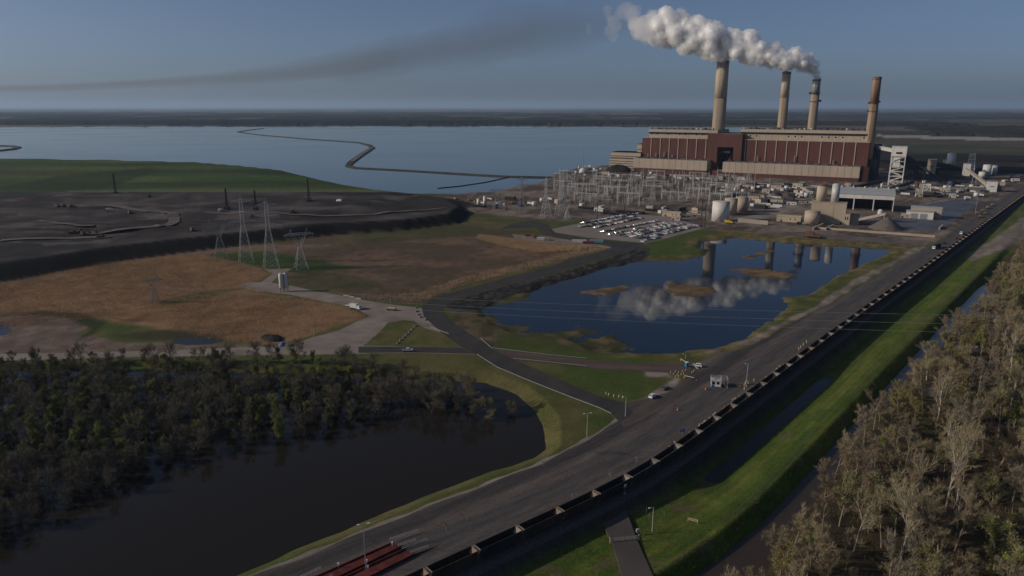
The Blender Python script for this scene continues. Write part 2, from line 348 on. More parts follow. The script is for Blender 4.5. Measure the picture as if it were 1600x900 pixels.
# ------------------------------------------------------------------ ground sheet: one height field out to the horizon
def build_ground():
    xs = np.concatenate([np.arange(-1500, -240, 24), np.arange(-240, 1840, 2.4), np.arange(1840, 3100, 24)])
    ys = np.concatenate([[168.6, 168.9, 169.4], np.arange(170, 185, 1.2), np.arange(185, 960, 2.1), np.arange(960, 1500, 12)])
    xx = xs - 800; yy = ys - 450
    fw = F_PX * CT - yy * ST; dn = F_PX * ST + yy * CT; k = CAM_H / dn
    X = np.outer(k, xx); Y = np.repeat((fw * k)[:, None], len(xs), 1)
    nr, nc = X.shape; x = X.ravel(); y = Y.ravel()
    st = track_st(x, y); S, T = st; Z = height(x, y, st)
    PXX = np.tile(xs, nr); PYY = np.repeat(ys, nc)
    n1 = fbm(x / 40, y / 40, 21, 5); n2 = fbm(x / 7, y / 7, 22, 3); n3 = fbm(x / 300, y / 300, 23, 4); n4 = fbm(x / 3, y / 3, 29, 2)
    def C(r, g, b): return np.array([r, g, b])
    col = np.zeros((len(x), 3))
    def paint(c, w): 
        nonlocal col
        w = np.clip(w, 0, 1)[:, None]; col = col * (1 - w) + (c if getattr(c, 'ndim', 1) == 2 else c[None, :]) * w
    def mix(a, b, t): t = np.clip(t, 0, 1)[:, None]; return a[None] * (1 - t) + b[None] * t
    grass = mix(C(.062, .088, .022), C(.105, .098, .038), (n1 - .42) * 4 + (n2 - .5) * 1.2)
    paint(grass, np.ones(len(x)))
    # far country: ploughed fields, pasture and woods
    cell = vnoise(np.floor(x / 420 + fbm(x / 900, y / 900, 41, 2) * 2), np.floor(y / 700 + n3 * 1.5), 42)
    far = mix(C(.055, .060, .030), C(.13, .105, .08), (cell - .35) * 3)
    paint(far, sst(1500, 1900, y))
    wood = sst(.50, .56, fbm(x / 900, y / 1700, 44, 4)); paint(C(.030, .031, .024), wood * sst(2600, 3300, y) * .85)
    def zone(pts, c, soft=3.0, amp=6.0, z=0.0, seed=1, w=1.0, sc=12):
        sd = sd_poly(GPX(pts, z), x, y, 40) + amp * (fbm(x / sc, y / sc, 60 + seed, 3) - .5)
        paint(c, sst(-soft, soft, sd) * w); return sd
    reed = mix(C(.17, .108, .062), C(.26, .168, .095), (n1 - .35) * 3.0 + (n2 - .5) * 1.6)
    reed2 = mix(C(.10, .073, .05), C(.175, .12, .08), (fbm(x / 60, y / 25, 33, 4) - .38) * 4 + (n2 - .5))
    # levelled reed beds and fallow fields
    zone([(-300, 500), (-300, 452), (0, 440), (160, 408), (300, 392), (440, 378), (560, 366), (540, 400), (440, 410), (340, 404), (200, 440), (0, 480)], reed2, 6, 10, seed=40)
    zone([(-300, 480), (0, 446), (160, 412), (300, 398), (340, 402), (400, 418), (425, 427), (405, 438), (368, 444), (420, 460), (486, 468), (560, 486), (577, 496), (500, 520), (440, 540), (380, 534), (330, 530), (240, 512), (200, 505), (60, 486), (-300, 520)], reed, 4, 8, seed=2)
    zone([(440, 378), (620, 350), (700, 345), (800, 358), (880, 382), (960, 388), (850, 414), (720, 447), (655, 473), (600, 472), (540, 461), (450, 446), (430, 424), (480, 400)], reed2, 6, 14, seed=3)
    zone([(560, 360), (640, 348), (720, 337), (850, 338), (860, 352), (780, 366), (700, 372), (600, 380), (520, 385)], mix(C(.06, .07, .028), C(.115, .095, .045), (n1 - .4) * 4), 8, 30, seed=4, w=.85, sc=30)
    zone([(335, 396), (420, 392), (470, 402), (560, 418), (480, 428), (420, 421), (380, 412), (330, 404)], C(.045, .072, .02), 3, 6, seed=5)
    zone([(440, 436), (480, 424), (560, 430), (600, 445), (540, 455), (460, 445)], C(.055, .065, .025), 5, 14, seed=6, w=.7)
    zone([(250, 470), (330, 454), (380, 450), (330, 466), (260, 478)], C(.045, .07, .02), 4, 8, seed=7, w=.8)
    # bare earth beside the service road on the left
    earth = mix(C(.135, .10, .08), C(.19, .145, .115), (n2 - .4) * 3)
    zone([(-300, 505), (60, 487), (110, 492), (150, 505), (120, 522), (200, 535), (400, 540), (560, 540), (560, 553), (0, 562), (-400, 575)], earth, 3, 6, seed=8)
    zone([(0, 494), (70, 485), (130, 489), (165, 505), (150, 520), (115, 535), (140, 515), (110, 497), (60, 492)], C(.032, .040, .016), 3, 4, seed=9)
    zone([(180, 524), (260, 514), (345, 522), (350, 532), (230, 534)], C(.05, .05, .022), 4, 6, seed=10)
    # levee and track side
    levee_grass = mix(C(.060, .100, .018), C(.105, .125, .026), (fbm(S / 60, T / 3, 71, 4) - .4) * 3.2 + (n2 - .5))  # the levee grass's own greens, streaked along the line
    levee_grass = levee_grass * (1 + .09 * np.sin(T * 1.9 + 2 * fbm(S / 50, T / 6, 72, 2)) * sst(17, 20, T))[:, None]
    levee_grass = levee_grass * (.78 + .44 * fbm(S / 9, T / 2.2, 73, 4))[:, None]
    trk = (np.exp(-((T - 30.2 - 1.2 * np.sin(S / 60)) / .35) ** 2) + np.exp(-((T - 32.1 - 1.2 * np.sin(S / 60)) / .35) ** 2)) * (fbm(S / 20, T, 74, 2) > .42)
    levee_grass = levee_grass * (1 - .6 * np.clip(trk, 0, 1))[:, None] + np.clip(trk, 0, 1)[:, None] * .6 * C(.13, .11, .07)[None]
    bare = sst(.66, .72, fbm(S / 11, T / 5, 75, 3))[:, None]; levee_grass = levee_grass * (1 - bare * .7) + bare * .7 * C(.12, .10, .055)[None]
    paint(levee_grass, sst(9, 12, T) * sst(44, 38, T) * sst(1000, 700, S))
    floor = mix(C(.045, .036, .024), C(.075, .062, .034), (n1 - .4) * 3)
    paint(floor, sst(38, 42, T) * sst(1100, 900, S))
    # east gravel ground beside the far end of the line
    zone([(1508, 396), (1560, 366), (1600, 338), (1700, 300), (1800, 330), (1600, 372), (1560, 392), (1520, 402)], mix(C(.17, .145, .125), C(.26, .225, .19), (n2 - .4) * 2), 2, 5, z=-1, seed=12)
    # coal yard: black spoil with paler haul roads and dried puddles
    sc = sd_poly(COAL, x, y, 80)
    coal = mix(C(.028, .025, .025), C(.090, .075, .070), (fbm(x / 70, y / 35, 51, 5) - .36) * 3.5)
    paint(coal, sst(-12, -2, sc))
    fl = sst(.60, .66, fbm(x / 55, y / 16, 52, 3)) * sst(10, 25, sc); paint(C(.12, .105, .095), fl * .7)
    dark = sst(.5, .62, fbm(x / 50, y / 90, 53, 4)) * sst(0, 30, sc); paint(C(.018, .016, .017), dark * .55)
    wd = np.interp(x, [-420, -120], [31, 17]); paint(C(.009, .009, .010), sst(6, 0, sc) * sst(-1.0, -.86, sc / wd) * .95)   # the tipped face of loose coal
    sm = sd_poly(MOUND, x, y, 80)
    mg = mix(C(.036, .066, .018), C(.066, .092, .026), (fbm(x / 160, y / 60, 55, 3) - .38) * 4)
    mg = mg * (.72 + .5 * sst(.2, .8, .5 + .5 * np.sin(y / 26 + 3 * fbm(x / 400, y / 200, 56, 2))))[:, None]
    paint(mg, sst(-16, -8, sm) * sst(FRONT_Y + 2, FRONT_Y + 10, y)); paint(C(.16, .15, .125), sst(-40, -30, sm) * sst(FRONT_Y - 9, FRONT_Y - 4, y) * sst(FRONT_Y + 10, FRONT_Y + 5, y) * .8)
    zone([(-60, 302), (0, 290), (90, 277), (235, 267), (250, 270), (170, 290), (60, 298)], C(.022, .040, .014), 4, 8, z=13, seed=41, w=.8)
    # plant yard: trodden gravel, dirt and ash
    yard = mix(C(.085, .070, .060), C(.225, .18, .15), (n1 - .38) * 3 + (n2 - .5) * 1.4)
    zone([(640, 318), (700, 303), (800, 293), (860, 270), (950, 255), (1010, 246), (1200, 230), (1380, 240), (1450, 262), (1620, 262), (1600, 300), (1480, 372), (1440, 384), (1300, 376), (1180, 366), (1100, 357), (1010, 334), (930, 344), (870, 347), (790, 336), (720, 330)], yard, 6, 18, seed=14, sc=25)
    zone([(1350, 236), (1600, 236), (1600, 262), (1500, 292), (1420, 282), (1380, 262)], C(.030, .027, .028), 8, 25, seed=15, sc=30)
    zone([(1380, 214), (1600, 222), (1640, 246), (1500, 246), (1390, 236)], mix(C(.045, .062, .03), C(.10, .075, .055), (fbm(x / 500, y / 120, 45, 3) - .4) * 5), 10, 20, seed=16, sc=40)
    zone([(1370, 210), (1440, 212), (1620, 216), (1620, 221), (1480, 218), (1370, 214)], C(.30, .29, .28), 6, 10, seed=17, sc=60)
    zone([(640, 318), (690, 308), (740, 318), (720, 336), (640, 345), (560, 352)], C(.035, .031, .03), 5, 12, seed=18)
    # banks of the pond
    sp = sd_poly(POND, x, y)
    bank = mix(C(.075, .085, .026), C(.155, .125, .055), (n2 - .4) * 3 + (n1 - .5) * 2)
    paint(bank, sst(-16, -9, sp + 8 * (n2 - .5)) * .9)
    paint(C(.13, .11, .09), sst(-2.5, -.5, sp) * .6)
    zone([(1130, 357), (1300, 370), (1420, 382), (1440, 378), (1400, 398), (1320, 385), (1200, 374), (1140, 370), (1060, 380)], mix(C(.10, .085, .035), C(.20, .15, .07), (n2 - .4) * 3), 3, 6, seed=19, w=.8)
    zone([(690, 476), (712, 505), (745, 533), (775, 545), (800, 540), (790, 520), (760, 500), (735, 480)], mix(C(.07, .06, .03), C(.13, .10, .065), (n2 - .4) * 3), 2, 5, seed=20)
    zone([(778, 512), (830, 520), (905, 545), (990, 556), (930, 553), (840, 545), (775, 545)], C(.06, .075, .022), 2, 4, seed=21)
    paint(mix(C(.055, .058, .026), C(.115, .09, .048), (n2 - .4) * 3), sst(-12, -4, sd_poly(MARSH, x, y, 20)))
    for I in ISL: paint(mix(C(.11, .075, .045), C(.20, .135, .075), (n2 - .4) * 3), sst(-6, -1, sd_poly(I, x, y, 20)))
    # stone on the pond side of the embankment road
    zone([(693, 478), (727, 464), (793, 446), (850, 433), (920, 413), (990, 390), (1015, 388), (1012, 402), (960, 420), (880, 442), (800, 462), (745, 484), (715, 488)], mix(C(.022, .021, .021), C(.070, .065, .060), (n4 - .45) * 3), 1.5, 2, seed=22)
    # shoulders: gravel along the road
    shoulder = mix(C(.17, .14, .12), C(.27, .23, .195), (n2 - .4) * 3)
    zone([(1070, 556), (1179, 537), (1237, 503), (1300, 471), (1363, 431), (1440, 390), (1447, 384), (1426, 388), (1395, 408), (1327, 440), (1273, 480), (1215, 505), (1170, 530), (1120, 549)], shoulder, 1.5, 5, seed=23)
    zone([(398, 902), (470, 878), (600, 823), (730, 774), (860, 727), (932, 683), (962, 670), (966, 656), (958, 648), (966, 643), (975, 655), (960, 676), (900, 708), (860, 735), (730, 783), (600, 832), (440, 900)], shoulder, .8, 1.5, seed=24)
    zone([(1003, 578), (1040, 580), (1050, 590), (1010, 588)], shoulder, 1, 3, seed=25); zone([(985, 628), (1010, 620), (1040, 600), (1065, 585), (1060, 600), (1030, 630), (1000, 638)], shoulder, 1, 2, seed=26)
    paint(C(.05, .045, .038), sst(-5.5, -4.5, T) * sst(9, 6, T) * sst(-500, -400, S))
    # distance darkening is left to the air; slight pigment mottling only
    col *= (1 + .35 * (n2 - .5) + .25 * (n4 - .5))[:, None]
    m = bpy.data.materials.new('ground'); m.use_nodes = True
    n = m.node_tree.nodes; l = m.node_tree.links; b = n['Principled BSDF']
    b.inputs['Roughness'].default_value = .95; b.inputs['Specular IOR Level'].default_value = .12
    at = n.new('ShaderNodeAttribute'); at.attribute_name = 'soil'
    g = n.new('ShaderNodeNewGeometry')
    no = n.new('ShaderNodeTexNoise'); no.inputs['Scale'].default_value = .9; no.inputs['Detail'].default_value = 7; no.inputs['Roughness'].default_value = .75
    l.new(g.outputs['Position'], no.inputs['Vector'])
    mr = n.new('ShaderNodeMapRange'); mr.inputs[1].default_value = .3; mr.inputs[2].default_value = .7; mr.inputs[3].default_value = .6; mr.inputs[4].default_value = 1.4
    l.new(no.outputs[0], mr.inputs[0])
    mx = n.new('ShaderNodeVectorMath'); mx.operation = 'SCALE'; l.new(at.outputs['Color'], mx.inputs[0]); l.new(mr.outputs[0], mx.inputs['Scale'])
    l.new(mx.outputs[0], b.inputs['Base Color'])
    bp = n.new('ShaderNodeBump'); bp.inputs['Distance'].default_value = .18; l.new(no.outputs[0], bp.inputs['Height']); l.new(bp.outputs[0], b.inputs['Normal'])
    me = bpy.data.meshes.new('ground'); nv = len(x); me.vertices.add(nv)
    me.vertices.foreach_set('co', np.stack([x, y, Z], 1).astype(np.float32).ravel())
    idx = np.arange(nv).reshape(nr, nc)
    q = np.stack([idx[1:, :-1], idx[1:, 1:], idx[:-1, 1:], idx[:-1, :-1]], -1).reshape(-1, 4)
    nf = len(q); me.loops.add(nf * 4); me.loops.foreach_set('vertex_index', q.ravel().astype(np.int32))
    me.polygons.add(nf); me.polygons.foreach_set('loop_start', np.arange(0, nf * 4, 4, dtype=np.int32))
    me.polygons.foreach_set('use_smooth', np.ones(nf, bool))
    me.update(calc_edges=True); me.validate()
    ca = me.color_attributes.new('soil', 'FLOAT_COLOR', 'POINT')
    ca.data.foreach_set('color', np.concatenate([col, np.ones((nv, 1))], 1).astype(np.float32).ravel())
    me.materials.append(m)
    o = bpy.data.objects.new('ground', me); COL.objects.link(o); o['kind'] = 'structure'
build_ground()

def sheet(name, pts, m, z, kind='structure', zp=None):
    zp = z if zp is None else zp
    v = [V(a, b, zp) for a, b in pts]; v = [Vector((p.x, p.y, z)) for p in v]
    me = bpy.data.meshes.new(name); me.from_pydata([tuple(p) for p in v], [], [tuple(t) for t in tessellate_polygon([v])])
    me.materials.append(m); me.update()
    if me.polygons and me.polygons[0].normal.z < 0: me.flip_normals()
    o = bpy.data.objects.new(name, me); COL.objects.link(o); o['kind'] = kind; return o
def grown(P, d):                                  # a traced outline pushed outwards on its own level
    P = np.array(P); c = P.mean(0); n = len(P); out = []
    A = sum(P[i][0] * P[(i + 1) % n][1] - P[(i + 1) % n][0] * P[i][1] for i in range(n)); sg = 1 if A > 0 else -1
    for i in range(n):
        a = P[i] - P[i - 1]; b = P[(i + 1) % n] - P[i]; a = a / (np.linalg.norm(a) + 1e-9); b = b / (np.linalg.norm(b) + 1e-9)
        t = a + b; t = t / (np.linalg.norm(t) + 1e-9); out.append(P[i] + np.array([t[1], -t[0]]) * sg * d)
    return out
def wsheet(name, P, m, z):
    v = [Vector((p[0], p[1], z)) for p in P]; me = bpy.data.meshes.new(name)
    me.from_pydata([tuple(p) for p in v], [], [tuple(t) for t in tessellate_polygon([v])]); me.materials.append(m); me.update()
    if me.polygons[0].normal.z < 0: me.flip_normals()
    o = bpy.data.objects.new(name, me); COL.objects.link(o); o['kind'] = 'structure'; return o
wsheet('pond_water', grown(POND, 2.5), M('pond_water'), -1.5)
wsheet('flood_water', grown(FLOOD, 3), M('flood_water'), -3.0)
wsheet('lake_water', grown(LAKE, 8), M('lake_water'), -1.0)
# ditch and wood water follow the line
def ribbon(name, pts_lr, m, kind='structure'):
    mb = MB()
    for i in range(len(pts_lr) - 1):
        a, b = pts_lr[i]; c, d = pts_lr[i + 1]; mb.add([a, b, d, c], [(0, 1, 2, 3)])
    o = mb.build(name, m); o['kind'] = kind; return o
def along(s0, s1, t0, t1, z, step=8):
    out = []; s = s0
    while s <= s1 + .1:
        l = on_track(s + S0, t0(s) if callable(t0) else t0); r = on_track(s + S0, t1(s) if callable(t1) else t1)
        out.append(((l[0], l[1], z), (r[0], r[1], z))); s += step
    return out
ribbon('ditch_water', along(100, 262, 6.5, 21, -6.4), M('flood_water'))
ribbon('wood_water', along(-170, 560, 36.5, 66, -6.9), M('mud_water'))
# puddles on the left flats
for i, p in enumerate([[(-60, 510), (0, 503), (12, 510), (18, 517), (8, 523), (-20, 528), (-80, 530)], [(272, 531), (300, 527), (330, 528), (352, 531), (330, 538), (290, 539), (268, 536)], [(150, 384), (185, 376), (230, 380), (225, 384), (180, 386)]]):
    zz = .04 if i < 2 else COALZ + .9
    if i < 2: sheet('puddle_water' if i == 0 else 'puddle_water', p, M('flood_water'), zz)

# ------------------------------------------------------------------ roads (sheets a few centimetres above the ground, each on its own level)
def asphalt(name, base, dark, scale=(.06, .06, 1), rot=0.0, red=.0):
    m = bpy.data.materials.new(name); m.use_nodes = True; MATS[name] = m
    n = m.node_tree.nodes; l = m.node_tree.links; b = n['Principled BSDF']; b.inputs['Roughness'].default_value = .9; b.inputs['Specular IOR Level'].default_value = .25
    g = n.new('ShaderNodeNewGeometry'); mp = n.new('ShaderNodeMapping'); mp.inputs['Rotation'].default_value = (0, 0, rot); mp.inputs['Scale'].default_value = scale
    # rotate first, then stretch along the lane so wear runs with the traffic
    mp0 = n.new('ShaderNodeMapping'); mp0.inputs['Rotation'].default_value = (0, 0, rot); mp.inputs['Rotation'].default_value = (0, 0, 0)
    l.new(g.outputs['Position'], mp0.inputs[0]); l.new(mp0.outputs[0], mp.inputs[0])
    no = n.new('ShaderNodeTexNoise'); no.inputs['Scale'].default_value = 1; no.inputs['Detail'].default_value = 6; no.inputs['Roughness'].default_value = .6
    l.new(mp.outputs[0], no.inputs['Vector'])
    n2 = n.new('ShaderNodeTexNoise'); n2.inputs['Scale'].default_value = .9; n2.inputs['Detail'].default_value = 8; n2.inputs['Roughness'].default_value = .8; l.new(g.outputs['Position'], n2.inputs['Vector'])
    ad = n.new('ShaderNodeMath'); ad.operation = 'MULTIPLY_ADD'; ad.inputs[1].default_value = .35; l.new(n2.outputs[0], ad.inputs[0]); l.new(no.outputs[0], ad.inputs[2])
    cr = n.new('ShaderNodeValToRGB'); e = cr.color_ramp.elements; e[0].position = .52; e[1].position = .82
    e[0].color = (*dark, 1); e[1].color = (*base, 1); l.new(ad.outputs[0], cr.inputs[0]); l.new(cr.outputs[0], b.inputs['Base Color'])
    return m
_h = on_track(S0 + 120)[2]
asphalt('main_asphalt', (.105, .082, .074), (.040, .037, .036), (.018, .16, 1), -_h)
asphalt('dark_asphalt', (.055, .05, .048), (.035, .034, .034), (.05, .1, 1), -1.2)
asphalt('dirt_road', (.21, .165, .135), (.13, .10, .085), (.05, .05, 1))
asphalt('pale_gravel', (.28, .24, .205), (.17, .145, .125), (.05, .07, 1))
asphalt('red_asphalt', (.115, .082, .072), (.070, .052, .047), (.03, .2, 1), .1)
asphalt('haul_dirt', (.16, .135, .12), (.085, .072, .066), (.05, .05, 1))
# right edge of the main road runs 4.6 m left of the rails
redge = [on_track(S0 + s, -4.9)[:2] for s in range(-150, 1500, 15)]
ledge = GPX([(380, 906), (402, 898), (470, 872), (535, 844), (600, 818), (665, 793), (730, 769), (795, 745), (860, 721), (905, 695), (940, 676), (968, 655), (985, 640), (1012, 632), (1040, 622), (1062, 604), (1078, 588), (1082, 572), (1080, 567), (1080, 562), (1120, 552), (1160, 545), (1179, 539), (1237, 505), (1300, 474), (1363, 434), (1440, 391), (1472, 373), (1500, 352), (1530, 332), (1565, 309), (1600, 286), (1640, 262)])
l0 = on_track(S0 - 150, -33)[:2]; l1 = on_track(S0 - 60, -38)[:2]
# laid as a ribbon along the line so that wheel wear can follow the lanes
TLX = [-150, -40, -24, 4, 35, 71, 94, 109, 125, 136, 146, 158, 174, 189, 202, 229, 240, 256, 308, 372, 467, 613, 691, 798, 927, 1120, 1400]
TLY = [-34, -33, -32.4, -33, -32.5, -31.5, -32.4, -32.4, -33.8, -35.5, -33, -31, -32, -34, -40, -39, -33, -28.7, -28, -24.5, -24.5, -21.5, -18.6, -20.8, -21.4, -22.3, -23]
def road_mat():
    m = bpy.data.materials.new('lane_asphalt'); m.use_nodes = True; MATS['lane_asphalt'] = m
    n = m.node_tree.nodes; l = m.node_tree.links; b = n['Principled BSDF']; b.inputs['Roughness'].default_value = .88; b.inputs['Specular IOR Level'].default_value = .3
    uv = n.new('ShaderNodeUVMap'); uv.uv_map = 'lane'; g = n.new('ShaderNodeNewGeometry')
    def noise(sx, sy, sc, det=5, rough=.6, src=None):
        mp = n.new('ShaderNodeMapping'); mp.inputs['Scale'].default_value = (sx, sy, 1); l.new((src or uv.outputs[0]), mp.inputs[0]); q = n.new('ShaderNodeTexNoise'); q.inputs['Scale'].default_value = sc; q.inputs['Detail'].default_value = det; q.inputs['Roughness'].default_value = rough; l.new(mp.outputs[0], q.inputs['Vector']); return q
    def math_(op, a, b_=None, c=None):
        q = n.new('ShaderNodeMath'); q.operation = op
        for i, v in enumerate((a, b_, c)):
            if v is None: continue
            if isinstance(v, (int, float)): q.inputs[i].default_value = v
            else: l.new(v, q.inputs[i])
        return q.outputs[0]
    sep = n.new('ShaderNodeSeparateXYZ'); l.new(uv.outputs[0], sep.inputs[0]); w = noise(.016, .05, 1, 3)
    t = math_('ADD', sep.outputs[1], math_('MULTIPLY', math_('SUBTRACT', w.outputs[0], .5), 7.0))
    # across the road, metres left of the rails: verge, worn dark lane, pinkish centre strip, grey lanes, trackside dust
    cr = n.new('ShaderNodeValToRGB'); mr = n.new('ShaderNodeMapRange'); mr.inputs[1].default_value = -36; mr.inputs[2].default_value = -4; l.new(t, mr.inputs[0]); l.new(mr.outputs[0], cr.inputs[0])
    stops = [(0, (.13, .105, .092)), (.09, (.085, .072, .066)), (.17, (.045, .042, .042)), (.30, (.050, .046, .045)), (.38, (.100, .082, .075)), (.47, (.108, .088, .080)), (.54, (.074, .069, .067)), (.70, (.068, .064, .063)), (.80, (.088, .079, .074)), (.92, (.090, .078, .071)), (1, (.14, .115, .098))]
    e = cr.color_ramp.elements; e[0].position = 0; e[0].color = (*stops[0][1], 1); e[1].position = 1; e[1].color = (*stops[-1][1], 1)
    for p, c in stops[1:-1]: k = e.new(p); k.color = (*c, 1)
    wear = noise(.05, .45, 1, 6, .65); fine = noise(1, 1, .8, 8, .8, g.outputs['Position'])
    f = math_('ADD', math_('MULTIPLY', wear.outputs[0], 1.0), math_('MULTIPLY', fine.outputs[0], .9)); f = math_('SUBTRACT', math_('MULTIPLY', f, 1.75), .68)
    sc = n.new('ShaderNodeVectorMath'); sc.operation = 'SCALE'; l.new(cr.outputs[0], sc.inputs[0]); l.new(f, sc.inputs['Scale']); 
    # tar repairs and cracks
    vo = n.new('ShaderNodeTexVoronoi'); vo.feature = 'DISTANCE_TO_EDGE'; vo.inputs['Scale'].default_value = .09; l.new(g.outputs['Position'], vo.inputs['Vector'])
    cm = n.new('ShaderNodeMapRange'); cm.inputs[1].default_value = 0; cm.inputs[2].default_value = .012; cm.inputs[3].default_value = .62; cm.inputs[4].default_value = 1; l.new(vo.outputs[0], cm.inputs[0])
    s2 = n.new('ShaderNodeVectorMath'); s2.operation = 'SCALE'; l.new(sc.outputs[0], s2.inputs[0]); l.new(cm.outputs[0], s2.inputs['Scale']); l.new(s2.outputs[0], b.inputs['Base Color'])
    bp = n.new('ShaderNodeBump'); bp.inputs['Distance'].default_value = .03; l.new(fine.outputs[0], bp.inputs['Height']); l.new(bp.outputs[0], b.inputs['Normal'])
    return m
road_mat()
vv = []; ff = []; uvs = []; NT = 10; ss_ = list(range(-150, 1400, 5))
for s in ss_:
    tl = float(np.interp(s, TLX, TLY)) + .5 * math.sin(s * .21) * (1 if abs(s - 200) > 40 else .2)
    for k in range(NT + 1): t_ = tl + (-4.9 - tl) * k / NT; x_, y_, _ = on_track(S0 + s, t_); vv.append((x_, y_, .05)); uvs.append((s, t_))
for i in range(len(ss_) - 1):
    for k in range(NT): a_ = i * (NT + 1) + k; ff.append((a_, a_ + 1, a_ + NT + 2, a_ + NT + 1))
me = bpy.data.meshes.new('main_road'); me.from_pydata(vv, [], ff); me.update(); ul = me.uv_layers.new(name='lane')
for lp in me.loops: ul.data[lp.index].uv = uvs[lp.vertex_index]
if me.polygons[0].normal.z < 0: me.flip_normals()
me.materials.append(M('lane_asphalt')); o = bpy.data.objects.new('main_road', me); COL.objects.link(o); o['kind'] = 'structure'
sl = [(*on_track(S0 + s, float(np.interp(s, TLX, TLY)) - 1.3 - .7 * math.sin(s * .37) * math.sin(s * .11))[:2], float(s)) for s in range(-60, 128, 4)]
L = [((a_[0], a_[1], .035), (*on_track(S0 + a_[2], float(np.interp(a_[2], TLX, TLY)) + .8)[:2], .035)) for a_ in sl]
ribbon('road_shoulder', L, M('pale_gravel'))
sheet('road_mouth', [(955, 645), (985, 628), (1012, 622), (1046, 612), (1062, 600), (1075, 588), (1083, 566), (1095, 575), (1080, 600), (1050, 630), (1005, 655), (975, 668), (966, 658)], M('main_asphalt'), .075)
sheet('embankment_road', [(966, 386), (900, 404), (860, 416), (793, 433), (727, 451), (690, 462), (668, 471), (659, 480), (662, 494), (690, 520), (723, 543), (743, 554), (777, 575), (827, 596), (890, 620), (937, 636), (956, 646), (968, 660), (990, 645), (977, 630), (937, 619), (893, 601), (843, 579), (803, 562), (772, 547), (750, 532), (713, 507), (693, 489), (694, 478), (727, 463), (793, 445), (850, 432), (915, 412), (975, 394), (1000, 388), (990, 384)], M('dark_asphalt'), .09)
sheet('pond_road', [(770, 545), (800, 549), (917, 562), (1000, 568), (1067, 567), (1085, 566), (1086, 580), (1062, 584), (1037, 582), (1007, 580), (943, 577), (893, 571), (803, 562)], M('red_asphalt'), .07)
sheet('lot_road', [(830, 344), (858, 352), (866, 364), (915, 372), (969, 378), (1000, 380), (1012, 386), (990, 390), (966, 388), (925, 380), (870, 372), (848, 366), (838, 356), (780, 358), (800, 350)], M('dark_asphalt'), .06)
sheet('service_road', [(-400, 572), (0, 553), (200, 549), (397, 542), (470, 541), (560, 540), (640, 541), (722, 543), (743, 554), (640, 551), (560, 553), (400, 555), (200, 558), (0, 564), (-400, 586)], M('pale_gravel'), .03)
sheet('service_asphalt', [(560, 541.5), (640, 541.5), (722, 543.2), (741, 553), (640, 550.5), (560, 551.5)], M('dark_asphalt'), .06)
sheet('gravel_yard', [(369, 446), (390, 441), (408, 441), (426, 428), (412, 421), (458, 419), (434, 432), (424, 442), (459, 447), (498, 456), (540, 463), (585, 472), (639, 479), (659, 481), (663, 494), (690, 520), (662, 512), (648, 502), (630, 500), (606, 504), (596, 516), (575, 535), (566, 541), (450, 541), (488, 527), (530, 516), (562, 500), (577, 494), (560, 484), (528, 475), (486, 467), (450, 460), (420, 457), (390, 453)], M('pale_gravel'), .045)
sheet('car_park_ground', [(862, 358), (905, 349), (938, 342), (993, 335), (1040, 338), (1093, 352), (1098, 357), (1050, 370), (1010, 380), (967, 376), (915, 371), (868, 363)], M('concrete_lot'), .05)
sheet('trailer_yard', [(800, 366), (845, 368), (900, 374), (962, 381), (952, 388), (900, 383), (840, 378), (805, 372)], M('pale_gravel'), .04)
sheet('wet_yard', [(1386, 343), (1430, 335), (1452, 318), (1500, 311), (1535, 313), (1510, 330), (1490, 347), (1460, 360), (1400, 358), (1378, 352)], M('wet_lot'), .04)
sheet('yard_road', [(1185, 360), (1260, 363), (1330, 369), (1400, 374), (1445, 378), (1440, 384), (1390, 380), (1300, 374), (1230, 368), (1180, 364)], M('haul_dirt'), .05)
sheet('yard_road', [(1140, 342), (1200, 332), (1230, 318), (1260, 312), (1262, 316), (1240, 326), (1215, 338), (1150, 350)], M('pale_gravel'), .05)
# haul roads on the coal yard
def drape(name, pts, w, m, z0, lift=.6, n=8):
    P = [Vector(G(a, b, z0)) for a, b in pts]; Q = []
    for i in range(len(P) - 1):
        for k in range(n):
            t = k / n; a = P[max(i - 1, 0)]; b = P[i]; c = P[i + 1]; d = P[min(i + 2, len(P) - 1)]
            Q.append(.5 * ((2 * b) + (-a + c) * t + (2 * a - 5 * b + 4 * c - d) * t * t + (-a + 3 * b - 3 * c + d) * t ** 3))
    L = []
    ll = []; rr = []
    for i in range(len(Q)):
        u = (Q[min(i + 1, len(Q) - 1)] - Q[max(i - 1, 0)]).normalized(); nn = Vector((-u.y, u.x)) * (w / 2)
        ll.append(Q[i] + nn); rr.append(Q[i] - nn)
    A = np.array([(p.x, p.y) for p in ll + rr]); Z = height(A[:, 0], A[:, 1])
    k = len(Q)
    for i in range(k):
        zz = max(Z[i], Z[i + k]) + lift
        L.append(((ll[i].x, ll[i].y, zz), (rr[i].x, rr[i].y, zz)))
    return ribbon(name, L, m)
drape('haul_road', [(60, 343), (110, 352), (150, 353)], 7, M('haul_dirt'), COALZ + 2)
drape('haul_road', [(0, 372), (90, 368), (180, 366)], 9, M('haul_dirt'), COALZ + 2)
drape('haul_road', [(150, 320), (210, 327), (262, 333), (272, 343), (255, 352), (190, 358), (120, 362)], 11, M('haul_dirt'), COALZ + 2)
drape('haul_road', [(270, 331), (340, 332), (420, 334), (520, 336), (620, 330), (700, 322)], 8, M('haul_dirt'), COALZ + 2)
drape('farm_track', [(325, 401), (370, 411), (412, 422)], 2.5, M('dirt_road'), 0, .05)
